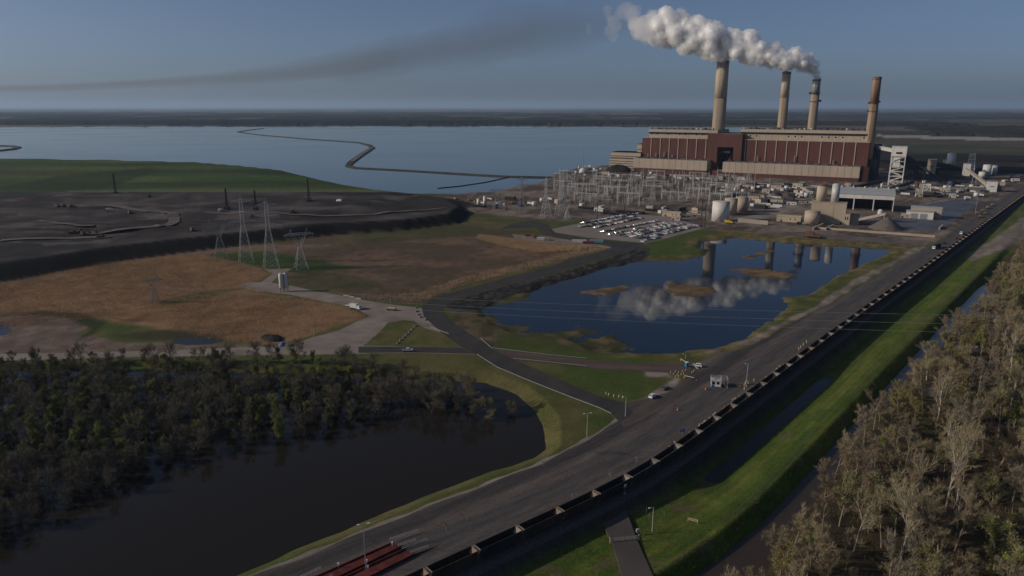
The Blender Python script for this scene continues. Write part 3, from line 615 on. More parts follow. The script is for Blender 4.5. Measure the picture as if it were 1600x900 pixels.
# access road crossing the ditch at the bottom, on a low causeway
L = []
for (a, b) in [((938, 806), (978, 797)), ((941, 818), (985, 815)), ((957, 848), (994, 840)), ((965, 876), (1006, 868)), ((974, 905), (1022, 903)), ((985, 960), (1045, 955)), ((1000, 1030), (1075, 1020))]:
    L.append((tuple(V(*a, -2.2)), tuple(V(*b, -2.2))))
mb = MB()
for i in range(len(L) - 1):
    (a, b), (c, d) = L[i], L[i + 1]
    mb.add([a, b, d, c, (a[0], a[1], -6), (b[0], b[1], -6), (d[0], d[1], -6), (c[0], c[1], -6)], [(0, 1, 2, 3)[::-1], (0, 3, 7, 4), (1, 5, 6, 2), (0, 4, 5, 1), (3, 2, 6, 7)])
o = mb.build('access_road', M('asphalt_old')); o['kind'] = 'structure'
# ballast bed and rails
bed = along(-165, 1460, -3.6, 3.6, .30, 6)
mb = MB()
for i in range(len(bed) - 1):
    (a, b), (c, d) = bed[i], bed[i + 1]
    sa = on_track(S0 - 165 + i * 6, -4.8); sc_ = on_track(S0 - 165 + i * 6 + 6, -4.8); sb = on_track(S0 - 165 + i * 6, 5.2); sd_ = on_track(S0 - 165 + i * 6 + 6, 5.2)
    mb.add([a, b, d, c], [(0, 1, 2, 3)]); mb.add([(sa[0], sa[1], -.1), a, c, (sc_[0], sc_[1], -.1)], [(0, 1, 2, 3)]); mb.add([b, (sb[0], sb[1], -.6), (sd_[0], sd_[1], -.6), d], [(0, 1, 2, 3)])
o = mb.build('ballast_bed', M('ballast')); o['kind'] = 'structure'
mb = MB()
for t in (-.72, .72):
    a = along(-165, 1460, t - .05, t + .05, .48, 6)
    for i in range(len(a) - 1):
        p = (Vector(a[i][0]) + Vector(a[i][1])) / 2; q = (Vector(a[i + 1][0]) + Vector(a[i + 1][1])) / 2; mb.bar(p - Vector((0, 0, .08)), q - Vector((0, 0, .08)), .1, .16)
o = mb.build('railway_track', M('rail')); o['kind'] = 'structure'
# breakwaters in the lake
def dike(pts, w, h, wl):
    P = [Vector(G(a, b, 0)) for a, b in pts]; mb = MB(); pr = None
    for i in range(len(P)):
        u = (P[min(i + 1, len(P) - 1)] - P[max(i - 1, 0)]).normalized(); nn = Vector((-u.y, u.x)); ww = w[i] if hasattr(w, '__len__') else w
        r = [(*(P[i] + nn * (ww / 2 + 2 * h)), -2.2), (*(P[i] + nn * ww / 2), h), (*(P[i] - nn * ww / 2), h), (*(P[i] - nn * (ww / 2 + 2 * h)), -2.2)]
        if pr: mb.add(pr + r, [(0, 1, 5, 4), (1, 2, 6, 5), (2, 3, 7, 6)])
        pr = r
    return mb
mat('dike', (.04, .036, .032), .95, .35, .02)
mat('dike_top', (.16, .135, .12), .95, .25, .02)
o = dike([(412, 200.5), (390, 203), (372, 206), (385, 208), (410, 211), (480, 217), (560, 222.5), (578, 227), (582, 231), (566, 241), (548, 254), (544, 259), (556, 262), (640, 266.5), (720, 271.5), (790, 275.5), (862, 277)], [5, 6, 8, 6, 5, 5, 6, 13, 17, 17, 15, 12, 6, 4, 4, 4, 6], 1.2, -1).build('breakwater_land', M('dike')); o['kind'] = 'structure'
o = dike([(581, 231), (566, 241), (550, 253)], [9, 9, 9], 2.0, -1).build('breakwater_path', M('dike_top')); o['kind'] = 'structure'
o = dike([(-120, 238), (-40, 237), (0, 235), (22, 232.5), (29, 230), (18, 228), (0, 227.5), (-80, 227)], 14, 1.6, -1).build('breakwater_land', M('dike')); o['kind'] = 'structure'
o = dike([(684, 293.5), (720, 290), (760, 284), (796, 276)], 1.2, .1, -1).build('floating_boom', M('dike')); tag(o, 'thin dark floating boom curving across the cooling lake inlet', 'boom')
# ------------------------------------------------------------------ the power station
A0 = Vector(G(988, 268)); B0 = Vector(G(1343, 285)); FE = (B0 - A0).normalized(); FN = Vector((-FE.y, FE.x)); FL = (B0 - A0).length
FRZ = math.atan2(FE.y, FE.x)
def hitp(px, py, b):                              # pixel on the plane parallel to the facade, b metres behind it -> (u, z)
    d = ray(px, py); o = Vector((A0.x + FN.x * b, A0.y + FN.y * b)); n = FN
    k = (o.x * n.x + o.y * n.y) / (d.x * n.x + d.y * n.y)
    x, y, z = d.x * k, d.y * k, CAM_H + d.z * k
    return (x - o.x) * FE.x + (y - o.y) * FE.y, z
def U(px, py, b): return hitp(px, py, b)[0]
def ZZ(px, py, b): return hitp(px, py, b)[1]
ps = thing('power_station', 'huge maroon and cream power station with a long flat roof beside the lake', 'power station', (A0.x, A0.y, 0), FRZ)
BB = 34.0
uL, uR = U(1003, 240, BB), U(1357, 240, BB)       # boiler house ends
zt = (ZZ(1003, 215, BB) + ZZ(1357, 222.5, BB)) / 2 # top of the maroon wall
ub0, ub1 = U(1104, 240, BB - 6), U(1158, 240, BB - 6); zb = ZZ(1130, 209.5, BB - 6)
uo0, uo1 = U(1120, 245, BB - 6), U(1145, 245, BB - 6); zo = ZZ(1132, 230, BB - 6)
DEP = 105.0
w = MB()
w.box(uL, BB, 0, ub0, BB + DEP, zt); w.box(ub1, BB, 0, uR, BB + DEP, zt)
# central bay with the tall opening left out of it
w.box(ub0, BB - 6, 0, uo0, BB + DEP, zb); w.box(uo1, BB - 6, 0, ub1, BB + DEP, zb); w.box(uo0, BB - 6, zo, uo1, BB + DEP, zb); w.box(uo0, BB + 26, 0, uo1, BB + DEP, zo)
w.build('wall', M('maroon'), ps)
o = MB().box(uo0 + .3, BB + 24, 0, uo1 - .3, BB + 25.8, zo - .4).build('opening', M('opening'), ps)
mb = MB()
for k in range(3): mb.bar((uo0 + 4 + k * 8, BB + 4, zo * .45), (uo0 + 10 + k * 8, BB + 20, zo * .9), 2.2)
mb.box(uo0 + .5, BB + 2, zo * .78, uo1 - 8, BB + 6, zo * .86)
mb.build('duct', M('dark_steel'), ps)
def ups(lst, y, b): return [U(x, y, b) for x in lst]
pil = [860 + q / 2.6467 for q in (415, 453, 490, 527, 564, 602, 641)] + [860 + q / 2.6467 for q in (804, 848, 889, 931, 975, 1019, 1064, 1115, 1162, 1210, 1259)]
mb = MB()
for u in ups(pil, 240, BB): mb.box(u - .7, BB - 1.0, 22, u + .7, BB + .3, zt - .3)
mb.box(uL - .2, BB - .5, zt - .2, ub0 - .1, BB + .5, zt + 1.2); mb.box(ub1 + .1, BB - .5, zt - .2, uR + .2, BB + .5, zt + 1.2)
mb.build('cladding_trim', M('cream'), ps)
mb = MB(); mb.box(uL + .4, BB + .5, zt, ub0 - .4, BB + DEP - .4, zt + .4); mb.box(ub1 + .4, BB + .5, zt, uR - .4, BB + DEP - .4, zt + .4); mb.box(ub0 - .2, BB - 6.2, zb, ub1 + .2, BB + DEP - 1, zb + .5)
mb.build('roof', M('roof_grey'), ps)
# set-back upper storeys, cream, with a projecting pale eave and a black strip for the shadow below it
B2 = BB + 16
for (a, b_, ya, yb) in ((1015, 1121, 202, 203), (1158.5, 1357, 201.5, 204.5)):
    u0, u1 = U(a, 205, B2), U(b_, 205, B2); zr = (ZZ(a, ya, B2) + ZZ(b_, yb, B2)) / 2
    up = MB().box(u0, B2, zt - 1, u1, BB + DEP - 6, zr - 1.5).build('upper_storey', M('cream'), ps)
    e = MB().box(u0 - 1.5, B2 - 2.6, zr - 5.6, u1 + 1.5, BB + DEP - 4, zr - .1).build('parapet', M('cream'), ps)
    MB().box(u0 - 1.0, B2 - 2.0, zr - 8.2, u1 + 1.0, BB + DEP - 5, zr - 5.7).build('eave_shade', M('black'), e)  # shadow under the eave, built as a black strip
    MB().box(u0 - .8, B2 - 1.9, zr - .05, u1 + .8, BB + DEP - 4.6, zr + .3).build('roof', M('roof_grey'), e)
    j = MB(); n = int((u1 - u0) / 11.5)
    for k in range(1, n): MB().box(u0 + (u1 - u0) * k / n - .12, B2 - .12, zt + 1, u0 + (u1 - u0) * k / n + .12, B2 + .05, zr - 8.3).build('panel_joint', M('cream_joint'), up)
    for k in range(n):
        if rnd.random() < .45:
            uu = u0 + (u1 - u0) * (k + .5) / n; MB().box(uu - 1.3, B2 - .25, zt + 6, uu + 1.3, B2 + .2, zt + 8.4).build('window', M('black'), up)
    for k in range(int((u1 - u0) / 9)):
        uu = u0 + 5 + k * 9 + rnd.uniform(-2, 2); h = rnd.uniform(1.2, 3.4); ww = rnd.uniform(3, 7); yy = B2 + rnd.uniform(1, 12)
        MB().lathe([(ww * .36, zr + .3), (ww * .36, zr + .3 + h * .6), (ww * .5, zr + .3 + h * .7), (ww * .4, zr + .4 + h)], 10, uu, yy).build('roof_vent', M('dark_steel' if rnd.random() < .7 else 'galv'), ps)
# turbine halls in front: maroon base, tall cream band
for (a, b_, y0, y1, yb0, yb1) in ((990, 1104, 247.5, 251, 261, 268), (1130, 1343.5, 253, 261, 269, 279)):
    u0, u1 = U(a, 255, 0), U(b_, 262, 0); z1 = (ZZ(a, y0, 0) + ZZ(b_, y1, 0)) / 2; z0 = (ZZ(a, yb0, 0) + ZZ(b_, yb1, 0)) / 2
    h = MB().box(u0, 0, 0, u1, BB, z0).build('hall_base', M('maroon'), ps)
    c = MB().box(u0 - .6, -.6, z0 + .02, u1 + .6, BB - .05, z1).build('hall_wall', M('cream'), ps)
    j = MB(); n = int((u1 - u0) / 11.5)
    for k in range(1, n): MB().box(u0 + (u1 - u0) * k / n - .2, -.75, z0 + .3, u0 + (u1 - u0) * k / n + .2, -.45, z1 - .3).build('panel_joint', M('cream_joint'), c)
    j.box(u0 - .7, -1.0, z0 - .5, u1 + .7, -.62, z0 + .5)
    j.build('flashing', M('cream_joint'), c)
    MB().box(u0, -.1, z1, u1, BB - .6, z1 + .35).build('roof', M('roof_grey'), c)
    for k in range(n):
        if rnd.random() < .35:
            uu = u0 + (u1 - u0) * (k + .5) / n; MB().box(uu - 2, -.3, .1, uu + 2, .2, 4.6).build('door', M('cream_joint' if k % 2 else 'opening'), h)
    for k in range(int((u1 - u0) / 16)):
        uu = u0 + 8 + k * 16; hh = rnd.uniform(1.5, 3); MB().cbox(uu, rnd.uniform(8, 26), z1 + .35, rnd.uniform(3, 7), 4, hh).build('roof_vent', M('dark_steel'), ps)
# link between the two halls
u0, u1 = U(1104, 262, 0), U(1130, 262, 0)
MB().box(u0 + .1, 6, 0, u1 - .1, BB - 7, 9).build('link_block', M('maroon'), ps)
# rooftop plant: pipe runs, fan boxes and hand rails
for k in range(26):
    u = rnd.uniform(uL + 8, uR - 8)
    if ub0 - 4 < u < ub1 + 4: continue
    zz = 82 if u > ub1 else 81; y_ = rnd.uniform(B2 + 6, BB + 60); MB().cbox(u, y_, zz - 4, rnd.uniform(2, 9), rnd.uniform(2, 5), rnd.uniform(5.2, 8.2)).build('fan_house', M(rnd.choice(['dark_steel', 'roof_grey', 'galv_dim', 'rust'])), ps)
for k in range(7):
    u = uL + 14 + k * 17 if k < 4 else ub1 + 30 + (k - 4) * 66; MB().bar((u, BB - 3.2, zt * .36), (u, BB - 3.2, zt * (.52 + .04 * (k % 3))), 1.2).build('vent_pipe', M('galv_dim'), ps)
for k in range(14):
    u = rnd.uniform(uL + 5, uR - 14)
    if ub0 - 4 < u < ub1 + 4: continue
    MB().box(u, BB - .35, zt * rnd.choice([.45, .62, .8]), u + rnd.uniform(2, 4), BB + .1, zt * .8 + rnd.uniform(.5, 2.4)) if False else MB().box(u, BB - .35, zt * .44, u + rnd.uniform(2, 4.5), BB + .1, zt * .44 + rnd.uniform(1.5, 3.5)).build('louvre', M('dark_steel'), ps)
# left annexes
def ub(px0, px1, py_top, py_bot, b, d): return U(px0, py_top, b), U(px1, py_top, b), ZZ((px0 + px1) / 2, py_top, b)
for (p0, p1, yt, b, d, m) in ((955, 1001, 238.5, 30, 40, 'cream'), (952, 992, 248, 12, 17, 'cream'), (996, 1003, 225.5, 50, 30, 'cream')):
    a, c, z = ub(p0, p1, yt, 0, b, d); an = MB().box(a, b, 0, c, b + d, z).build('annex', M(m), ps)
    for q in range(1, 5): MB().box(a + .4, b - .3, z * q / 5 - .9, c - .4, b + .1, z * q / 5 + .4).build('window_band', M('dark_steel'), an); MB().box(a - .5, b - .6, z, c + .5, b + d + .5, z + .9).build('roof', M('cream'), an)
# right-hand end: flue ducts and a stair tower in the shade
for k in range(5):
    yy = BB + 10 + k * 18; MB().box(uR + .1, yy, 0, uR + 14 - (k % 2) * 5, yy + 11, zt * (.55 + .09 * k)).build('duct', M('dark_steel'), ps)
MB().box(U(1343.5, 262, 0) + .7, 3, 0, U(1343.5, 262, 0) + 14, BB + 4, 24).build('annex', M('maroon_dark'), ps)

# ------------------------------------------------------------------ stacks
mat('stack_rusty', (.22, .15, .105), .85, .4, .06, streak=(1, 1, .15), col2=(.42, .32, .22))
def at_fac(u, b, z=0): return Vector((A0.x + FE.x * u + FN.x * b, A0.y + FE.y * u + FN.y * b, z))
def stack(px, ytop, wtop, wbot, ysplit, b, label, mats, bands, open_top=True):
    u, H = hitp(px, ytop, b); p = at_fac(u, b); zc = p.y * CT + (CAM_H - H) * ST; rt = wtop / 2 * zc / F_PX; rb = wbot / 2 * zc / F_PX
    zs = ZZ(px, ysplit, b); t = thing('chimney_stack', label, 'chimney', tuple(p)); n = 40
    rr = lambda z: rb * 1.12 + (rt - rb * 1.12) * min(1, z / H)
    MB().lathe([(rr(0), 0), (rr(zs * .5), zs * .5), (rr(zs), zs)], n).build('lower_shaft', M(mats[0]), t, True)
    MB().lathe([(rr(zs) + .02, zs), (rr((zs + H) / 2), (zs + H) / 2), (rr(H), H - 1.2)], n).build('upper_shaft', M(mats[1]), t, True)
    MB().lathe([(rr(H) + .35, H - 1.8), (rr(H) + .35, H), (rr(H) - .8, H), (rr(H) - .8, H - 4)], n, cap=False).build('rim', M(mats[2]), t, True)
    MB().lathe([(rr(H) - .85, H - 3.2), (.1, H - 3.2)], n, cap=False).build('flue_mouth', M('black'), t)
    for z, g in bands:
        zz = ZZ(px, z, b); r = rr(zz); pf = MB(); pf.lathe([(r, zz), (r + g, zz), (r + g, zz + .4), (r, zz + .4)], n, cap=False)
        for k in range(20):
            a = 2 * math.pi * k / 20; pf.bar(((r + g) * math.cos(a), (r + g) * math.sin(a), zz), ((r + g) * math.cos(a), (r + g) * math.sin(a), zz + 1.4), .12)
        pf.lathe([(r + g, zz + 1.3), (r + g + .1, zz + 1.3), (r + g + .1, zz + 1.45), (r + g, zz + 1.45)], n, cap=False)
        pf.build('platform', M('rust' if 'rust' in mats[0] else 'dark_steel'), t)
    la = MB(); a = -2.2
    for k in range(int(H / 1.6)):
        z = k * 1.6; r = rr(z) + .25; la.bar((r * math.cos(a) - .3, r * math.sin(a), z), (r * math.cos(a) + .3, r * math.sin(a), z), .08)
    for s in (-.3, .3): la.bar((rr(0) * math.cos(a) + s, rr(0) * math.sin(a) - .3, 0), (rr(H) * math.cos(a) + s, rr(H) * math.sin(a) - .3, H), .1)
    la.build('ladder', M('dark_steel'), t)
    return t, p, H, rt
t1, p1, H1, r1 = stack(1130, 94.5, 18.5, 18.8, 154, 75, 'broadest and tallest pale concrete chimney, behind the left roof', ('stack_mid', 'stack_pale', 'stack_pale'), [(98, .7)])
for s in (-1, 1): MB().tube((s * 5.0, -.5, H1 - 4), (s * 5.0, -.5, H1 + 4.5), 3.2, 3.2, 20).build('flue', M('stack_pale'), t1, True)
t2, p2, H2, r2 = stack(1229.5, 112, 12.6, 13.2, 153, 95, 'slender tan concrete chimney whose lower half is darker', ('stack_mid', 'stack_pale', 'stack_pale'), [(115, .7)])
MB().tube((-1.5, -1, H2 - 4), (-1.5, -1, H2 + 1.2), 3.6, 3.6, 20).build('flue', M('stack_pale'), t2, True)
t3, p3, H3, r3 = stack(1276.5, 123, 11.8, 13.2, 147, 95, 'concrete chimney with two dark platforms and white steam pouring out', ('stack_mid', 'galv_dim', 'stack_pale'), [(126, .9), (146.5, 2.4), (159, 1.4)])
for z, a in ((147, 2.6), (159, -.2)):
    zz = ZZ(1277, z, 95); MB().cbox(math.cos(a) * (r3 + 2), math.sin(a) * (r3 + 2), zz, 4, 4, 3.5).build('instrument_cabin', M('dark_steel'), t3)
t4, p4, H4, r4 = stack(1371, 120, 12.2, 14, 161, 55, 'rust-brown streaked chimney with weathered platforms at the end of the plant', ('stack_rusty', 'stack_brown', 'rust'), [(124, .9), (161, 2.0), (174, 1.2)])
for z, a in ((160, .1), (162, 3.0), (175, 2.9)):
    zz = ZZ(1371, z, 55); MB().cbox(math.cos(a) * (r4 + 1.8), math.sin(a) * (r4 + 1.8), zz, 3.4, 3.4, 3).build('instrument_cabin', M('rust'), t4)

# ------------------------------------------------------------------ steam plume and thin dark smoke (real volumes)
def volume_mat(name, col, dens, aniso=0.0, absorb=None):
    m = bpy.data.materials.new(name); m.use_nodes = True; MATS[name] = m; n = m.node_tree.nodes; l = m.node_tree.links
    n.remove(n['Principled BSDF']); v = n.new('ShaderNodeVolumePrincipled'); v.inputs['Color'].default_value = (*col, 1); v.inputs['Density'].default_value = dens
    v.inputs['Anisotropy'].default_value = aniso
    if absorb: v.inputs['Absorption Color'].default_value = (*absorb, 1)
    l.new(v.outputs[0], n['Material Output'].inputs['Volume']); return m
def lumps(points, per, seed, spread=.55, size=(.35, .75), sub=3):
    """billows: many overlapping noisy balls about a path of (centre, radius)"""
    r = random.Random(seed); out = []
    for i in range(len(points) - 1):
        (a, ra), (b, rb) = points[i], points[i + 1]; L = (b - a).length; n = max(2, int(per * L / ((ra + rb) / 2)))
        for k in range(n):
            t = (k + r.random()) / n; c = a.lerp(b, t); rad = ra + (rb - ra) * t
            d = Vector((r.gauss(0, 1), r.gauss(0, 1), r.gauss(0, 1))).normalized() * rad * spread * r.random() ** .5
            out.append((c + d, rad * r.uniform(*size)))
    return out
def blob_mesh(name, balls, m, voxel, disp, dscale, seed, cuts=0.0, parent=None):
    bm_v = []; import bmesh
    bm = bmesh.new(); bmesh.ops.create_icosphere(bm, subdivisions=2, radius=1)
    bv = [v.co.copy() for v in bm.verts]; bf = [tuple(v.index for v in f.verts) for f in bm.faces]; bm.free()
    mb = MB()
    for c, r in balls: mb.add([c + v * r for v in bv], bf)
    me = mb.mesh(name, m); o = bpy.data.objects.new(name, me); COL.objects.link(o)
    rm = o.modifiers.new('r', 'REMESH'); rm.mode = 'VOXEL'; rm.voxel_size = voxel; rm.use_smooth_shade = True
    for k, (st, sc) in enumerate(((disp, dscale), (disp * .42, dscale * .4))):
        tx = bpy.data.textures.new('billow', 'CLOUDS' if k else 'CLOUDS'); tx.noise_scale = sc; tx.noise_depth = 2; tx.cloud_type = 'GRAYSCALE'; tx.noise_type = 'SOFT_NOISE'
        d = o.modifiers.new('d%d' % k, 'DISPLACE'); d.texture = tx; d.strength = st; d.mid_level = .5; d.texture_coords = 'GLOBAL'
    dg = bpy.context.evaluated_depsgraph_get(); me2 = bpy.data.meshes.new_from_object(o.evaluated_get(dg)); o.modifiers.clear(); o.data = me2
    if not me2.materials: me2.materials.append(m)
    if parent: o.parent = parent
    return o
top3 = Vector((p3.x, p3.y, H3))
def pl(px, py, Y, rpx): c = at_depth(px, py, Y); return (c, rpx * mpp((c.x, c.y, c.z)))
Y3 = p3.y
dense = [(top3 + Vector((0, 0, -1)), r3 * .8), pl(1275.5, 113, Y3, 6), pl(1270, 105, Y3, 9.5), pl(1256, 98, Y3, 14), pl(1236, 94, Y3 + 5, 17), pl(1208, 88, Y3 + 15, 20), pl(1180, 80, Y3 + 25, 23), pl(1150, 72, Y3 + 40, 25), pl(1110, 62, Y3 + 55, 28), pl(1078, 54, Y3 + 75, 28), pl(1050, 46, Y3 + 90, 27), pl(1028, 42, Y3 + 100, 25)]
mid = [pl(1060, 50, Y3 + 85, 31), pl(1030, 42, Y3 + 100, 32), pl(1006, 38, Y3 + 112, 30), pl(992, 38, Y3 + 120, 24)]
thin = [pl(1012, 38, Y3 + 110, 34), pl(990, 36, Y3 + 125, 34), pl(968, 38, Y3 + 140, 26), pl(950, 36, Y3 + 150, 20)]
volume_mat('steam_mid', (.985, .985, .99), .035, .0)
volume_mat('steam_soft', (.997, .997, .997), .10, .0)
volume_mat('steam_thin', (.95, .94, .95), .012, .0)
m = bpy.data.materials.new('steam_dense'); m.use_nodes = True; MATS['steam_dense'] = m
_b = m.node_tree.nodes['Principled BSDF']; _b.inputs['Base Color'].default_value = (.97, .97, .975, 1); _b.inputs['Roughness'].default_value = 1; _b.inputs['Specular IOR Level'].default_value = 0; _b.inputs['Subsurface Weight'].default_value = 1; _b.inputs['Subsurface Radius'].default_value = (7, 7, 7.4); _b.inputs['Subsurface Scale'].default_value = 1
st = bpy.data.objects.new('steam_plume', None); COL.objects.link(st); st.location = (0, 0, 0)
tag(st, 'billowing white steam plume drifting from the third chimney', 'steam', kind='stuff')
db = lumps(dense, 14, 1, .80, (.24, .50)) + [(c, r * .62) for c, r in dense]
blob_mesh('dense_steam', [(c, max(1.5, r * .92 - 1.2)) for c, r in db], M('steam_dense'), 1.5, 5, 7, 1, parent=st)
blob_mesh('soft_steam', [(c, r * 1.08 + min(3.0, r * .4)) for c, r in db], M('steam_soft'), 1.7, 10, 6.5, 1, parent=st)
rg = [(c, r) for c, r in lumps([(c, r * 1.12) for c, r in dense[3:]], 9, 21, 1.0, (.10, .24))]
blob_mesh('ragged_steam', rg, M('steam_mid'), 1.9, 8, 6, 5, parent=st)
blob_mesh('thinning_steam', lumps(mid, 10, 2, .82, (.25, .5)) + [(c, r * .5) for c, r in mid], M('steam_mid'), 2.2, 10, 12, 2, parent=st)
blob_mesh('ragged_steam', lumps(thin, 7, 3, .95, (.22, .5)), M('steam_thin'), 2.6, 12, 16, 3, parent=st)
wisps = [pl(948, 16, Y3 + 170, 9), pl(950, 24, Y3 + 170, 6)]
blob_mesh('ragged_steam', lumps(wisps, 9, 4, .7, (.4, .8)) + lumps([pl(919, 40, Y3 + 180, 6), pl(920, 50, Y3 + 180, 5)], 9, 5, .7, (.4, .8)), M('steam_thin'), 2.4, 9, 14, 3, parent=st)
# the smoke trail
path = [(1010, 38, 1560, 3), (985, 37, 1600, 12), (955, 38, 1650, 22), (905, 44, 1750, 31), (840, 50, 1950, 36), (770, 62, 2200, 32), (700, 76, 2450, 28), (620, 90, 2800, 24), (540, 103, 3300, 20), (450, 114, 3800, 13), (350, 123, 4400, 9), (230, 130, 5200, 6.5), (90, 136, 6400, 5), (-60, 140, 7800, 4.5), (-260, 144, 9500, 4)]
def tube_path(pts, n=28, seed=0, name='smoke'):
    mb = MB(); r = random.Random(seed); vs = []; fine = []
    for i in range(len(pts) - 1):
        for k in range(6): t = k / 6; fine.append([pts[i][j] * (1 - t) + pts[i + 1][j] * t for j in range(4)])
    fine.append(list(pts[-1]))
    for i, (px, py, Y, rp) in enumerate(fine):
        c = at_depth(px, py, Y); rad = rp * mpp((c.x, c.y, c.z)) * (1 + .10 * math.sin(i * .45 + seed) + .05 * math.sin(i * 1.1 + seed * 2)); e = .02 if i in (0, len(fine) - 1) else 1
        c.z += rad * .10 * math.sin(i * .5 + seed)
        for q in range(n):
            a = 2 * math.pi * q / n; w = 1 + .06 * math.sin(3 * a + i * .3); vs.append((c.x + rad * e * w * .25 * math.cos(a), c.y + rad * e * w * 1.0 * math.cos(a), c.z + rad * e * w * math.sin(a)))
    fs = [(i * n + q, i * n + (q + 1) % n, (i + 1) * n + (q + 1) % n, (i + 1) * n + q) for i in range(len(fine) - 1) for q in range(n)]
    fs += [tuple(range(n - 1, -1, -1)), tuple(range((len(fine) - 1) * n, len(fine) * n))]
    return mb.add(vs, fs)
sm = bpy.data.objects.new('smoke_trail', None); COL.objects.link(sm)
tag(sm, 'thin dark smoke trail stretching from the steam across the sky above the lake', 'smoke', kind='stuff')
for k, sc in enumerate((1.55, 1.25, .95, .65, .35)):
    m = volume_mat('smoke_%d' % k, (.30, .27, .26), .00075, .3)
    sh = [(a, b - (1 - sc) * 2 + (k - 2) * d * .06, c, d * sc * .82) for a, b, c, d in path]
    o = tube_path(sh, seed=k * 2.1).build('smoke', m, sm, True)
    import bmesh
    bm = bmesh.new(); bm.from_mesh(o.data); bmesh.ops.recalc_face_normals(bm, faces=bm.faces); bm.to_mesh(o.data); bm.free()
# ------------------------------------------------------------------ the air
hb = MB().box(-130000, -4000, -14, 130000, 118000, 620)
hm = volume_mat('haze', (.56, .75, 1.0), 2.9e-5, .2)
ho = hb.build('haze', hm); ho['kind'] = 'stuff'
# ------------------------------------------------------------------ generic yard builders
def P0(px, py, z=0.0): return V(px, py, z)
def lattice_mast(mb, p, h, w0, w1, n, r=.09, leg=.16):
    """four-legged tapering lattice column standing at p"""
    def c(z, i): 
        w = (w0 + (w1 - w0) * z / h) / 2; sx, sy = ((-1, -1), (1, -1), (1, 1), (-1, 1))[i % 4]; return Vector((p[0] + sx * w, p[1] + sy * w, p[2] + z))
    zs = [0]; 
    for k in range(n): zs.append(zs[-1] + (1 - .45 * k / n))
    zs = [z / zs[-1] * h for z in zs]
    for i in range(4): mb.bar(c(0, i), c(h, i), leg)
    for k in range(n):
        for i in range(4):
            mb.bar(c(zs[k], i), c(zs[k + 1], i + 1), r); mb.bar(c(zs[k], i + 1), c(zs[k + 1], i), r); mb.bar(c(zs[k + 1], i), c(zs[k + 1], i + 1), r)
    return mb
def pylon_a(H, name, label, m='galv'):
    """double-circuit tower: square tapering body and three pairs of arms"""
    t = thing('electricity_pylon', label, 'pylon'); b = MB(); lattice_mast(b, (0, 0, 0), H * .55, H * .20, H * .055, 6, .10, .24); lattice_mast(b, (0, 0, H * .55), H * .40, H * .055, H * .035, 7, .08, .18)
    b.bar((0, 0, H * .95), (0, 0, H), .2); b.build('tower_body', M(m), t)
    for k, (z, L) in enumerate(((.60, .19), (.745, .165), (.89, .135))):
        for s in (-1, 1):
            a = MB(); q = Vector((s * H * L, 0, H * (z + .012)))
            for y in (-.02, .02): a.bar((s * H * .02, y * H, H * z), q, .26); a.bar((s * H * .02, y * H, H * (z + .04)), q, .11)
            for f in (.3, .6): a.bar(Vector((s * H * .02, 0, H * z)).lerp(q, f), Vector((s * H * .02, 0, H * (z + .04))).lerp(q, f), .1)
            arm = a.build('cross_arm', M(m), t); MB().tube(q, q - Vector((0, 0, H * .045)), .16, .16, 6).build('insulator', M('galv_dim'), arm)
    return t
def pylon_b(H, label, m='galv'):
    """single-circuit tower: waisted body, raised forks and one wide bridge"""
    t = thing('electricity_pylon', label, 'pylon'); b = MB(); lattice_mast(b, (0, 0, 0), H * .55, H * .30, H * .07, 5, .10, .24)
    for s in (-1, 1):
        for y in (-.03, .03): b.bar((s * H * .03, y * H, H * .55), (s * H * .17, y * H, H * .84), .2); b.bar((s * H * .01, y * H, H * .60), (s * H * .11, y * H, H * .84), .14)
        b.bar((s * H * .16, 0, H * .88), (s * H * .19, 0, H), .18); b.bar((s * H * .22, 0, H * .88), (s * H * .19, 0, H), .12)
    b.build('tower_body', M(m), t); a = MB()
    for y in (-.03, .03):
        a.bar((-H * .36, y * H, H * .85), (H * .36, y * H, H * .85), .2); a.bar((-H * .26, y * H, H * .89), (H * .26, y * H, H * .89), .16)
        for s in (-1, 1): a.bar((s * H * .26, y * H, H * .89), (s * H * .36, y * H, H * .85), .14)
    for k in range(-6, 6): a.bar((k * H * .043, 0, H * (.85 if k % 2 else .89)), ((k + 1) * H * .043, 0, H * (.89 if k % 2 else .85)), .12)
    br = a.build('cross_arm', M(m), t)
    for x in (-.33, 0, .33): MB().tube((x * H, 0, H * .85), (x * H, 0, H * .79), .16, .16, 6).build('insulator', M('galv_dim'), br)
    return t
def hfrom(px, py_base, py_top, z=0.0):            # height of an upright thing from its base and top rows
    p = G(px, py_base, z); d = ray(px, py_top); k = p[1] / d.y; return CAM_H + d.z * k - z
